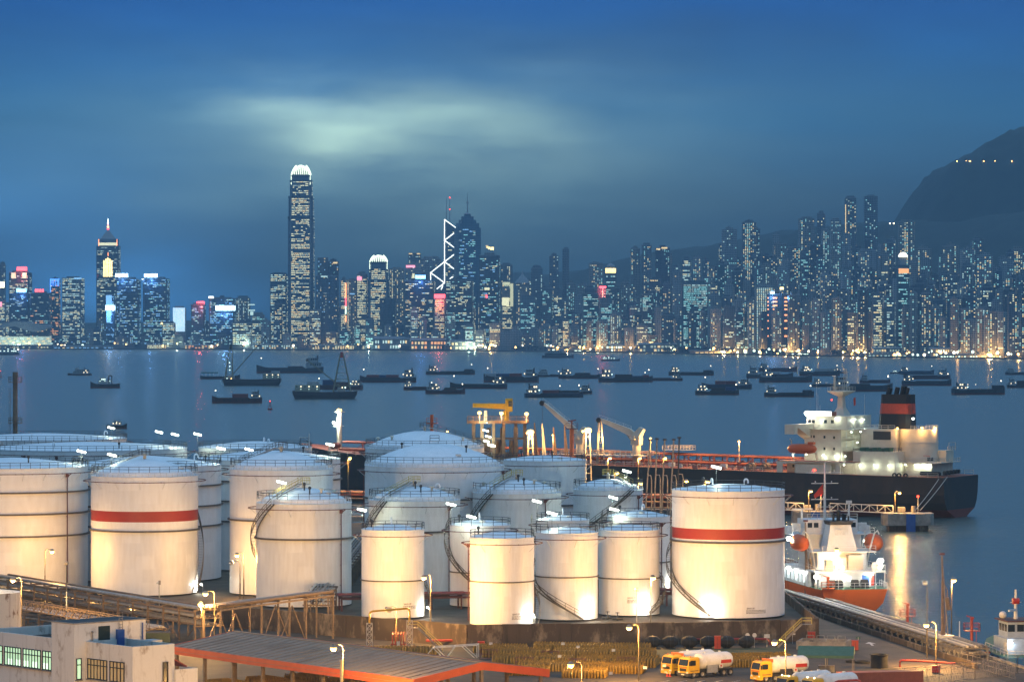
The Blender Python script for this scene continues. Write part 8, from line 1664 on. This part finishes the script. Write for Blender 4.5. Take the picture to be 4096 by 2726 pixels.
for i, (a, b) in enumerate((((3660,2040),(3755,1915)),((3680,2040),(3790,1905)))): line(f"mooring line from the stern dolphin to the tanker, {('left','right')[i]} one", at(a[0],a[1],920), at(b[0],b[1],976), .3, .09)
for i, ((ax, ay), (bx, by), sg) in enumerate((((3437,2350),(3340,2420),1.0),((3458,2352),(3360,2425),1.6),((3478,2354),(3390,2428),2.4))): line(f"pale mooring rope drooping from the orange ship stern, {('left','middle','right')[i]} one", at(ax,ay,651), (qx(640+i*3),640-i*3,GQ+.4), sg, .09)
# chimney at the far left and davit on a tank roof
t = thing('chimney', 'brown chimney stack with two railed platforms on the far left', 'chimney', (gx(61,875),875,GT-.3)); h = gz(1487,875)-GT+.3; MB().cyl((0,0,0),(0,0,h),.62,.58,14).cyl((0,0,h-1.2),(0,0,h),.66,n=14).build('stack', 'brown_steel', t, smooth=40)
for z in (gz(1527,875),gz(1690,875)): z -= GT-.3; r = MB(); r.lathe([(.6,z),(1.75,z),(1.75,z-.15),(.6,z-.15)],16); railing(r,1.7,z,1.3,10,w=.08); r.build('platform', 'brown_steel', t)
l = MB()
for i in range(40): l.bar((-1.5,-.25,h*.1+i*h*.02),(-1.1,-.25,h*.1+i*h*.02),.06)
l.bar((-1.5,-.25,0),(-1.5,-.25,h*.9),.07); l.bar((-1.1,-.25,0),(-1.1,-.25,h*.9),.07); stuff(l.build('ladder', 'brown_steel', t))
p = T[7][0].location; t = thing('roof_davit', 'white davit post with a bracket arm on the rim of a rear tank', 'davit', (gx(1237,790),790,tz(7)-.3)); MB().cyl((0,0,0),(0,0,3.6),.14,n=8).bar((0,0,2.7),(-2.2,0,2.7),.12).bar((0,0,2.0),(-1.2,0,2.65),.1).build('post', 'rail_white', t); r = MB(); straight_rail(r,(-2.4,-.6,.3),(0,-.6,.3),1.1,.1,.6); r.build('rail_cage', 'rail_white', t)
# --- the blue tug at the quay, bottom right
t = thing('tug_boat', 'blue-hulled tug with a white wheelhouse moored at the bottom right quay', 'tug', (79.6,551,0), radians(99.4)); st = []
for x, b, z in ((-9,3.2,2.6),(-7,3.9,2.4),(0,4.1,2.5),(6,3.7,3.2),(9.5,2.2,4.0),(11,.4,4.4)): st.append((x,[(b*.7,-.4),(b*.95,1.0),(b,z)]))
mb, mats = hull_mesh(st, ['barge_hull','tug_blue'], 'green'); mb.build('hull', mats, t, smooth=40)
MB().box(-3,4.2,-2.6,2.6,2.5,5.0).build('deckhouse', 'tug_pale', t); MB().box(-1.5,3.2,-2.1,2.1,5.0,7.6).build('wheelhouse', 'tug_pale', t); MB().box(-3,3.8,-2.6,2.6,7.6,7.8).build('wheelhouse_roof', 'barge_red', t)
for y in (-1.5,0,1.5): MB().box(-1.56,-1.5,y-.55,y+.55,6.0,7.1).build('window', 'glass_dark', t)
for x in (-.6,.8,2.2): MB().box(x-.5,x+.5,2.1,2.16,6.0,7.1).build('window', 'glass_dark', t)
m = MB(); m.cyl((1,0,7.8),(1,0,12.4),.35,.18,8); m.bar((1,-.9,10.4),(1,.9,10.4),.12); m.bar((1,0,9.2),(-.6,1.6,9.2),.3); m.build('mast', 'rail_white', t); MB().cyl((1,-.5,10.6),(1,.5,10.6),.5,n=10).build('radar', 'red', t); MB().ball((2.6,1.6,8.3),.6,10,6).build('satellite_dome', 'rail_white', t)
for x in (-6,-3,0,3,6): MB().lathe([(.3,-.16),(.6,-.16),(.6,.16),(.3,.16)],10,closed=True).build('fender_tyre', 'rubber', t).matrix_local = Matrix.Translation((x,4.1,1.7)) @ Matrix.Rotation(pi/2,4,'X')
MB().box(-2.9,-1.2,2.6,2.64,3.0,4.4).build('life_ring_box', 'paint_white', t); ship_lamp(t, (-3.3,2.0,4.4), 160, (.8,.9,1.0), .2, 'flood', (-.4,.4,-.2)); r = MB(); straight_rail(r,(-8.8,3.2,2.6),(-7,3.8,2.5),1,.07); straight_rail(r,(-7,3.8,2.5),(4,4.0,2.9),1,.07); straight_rail(r,(-8.8,3.2,2.6),(-8.8,-3.2,2.6),1,.07); r.build('rail', 'rail_white', t)
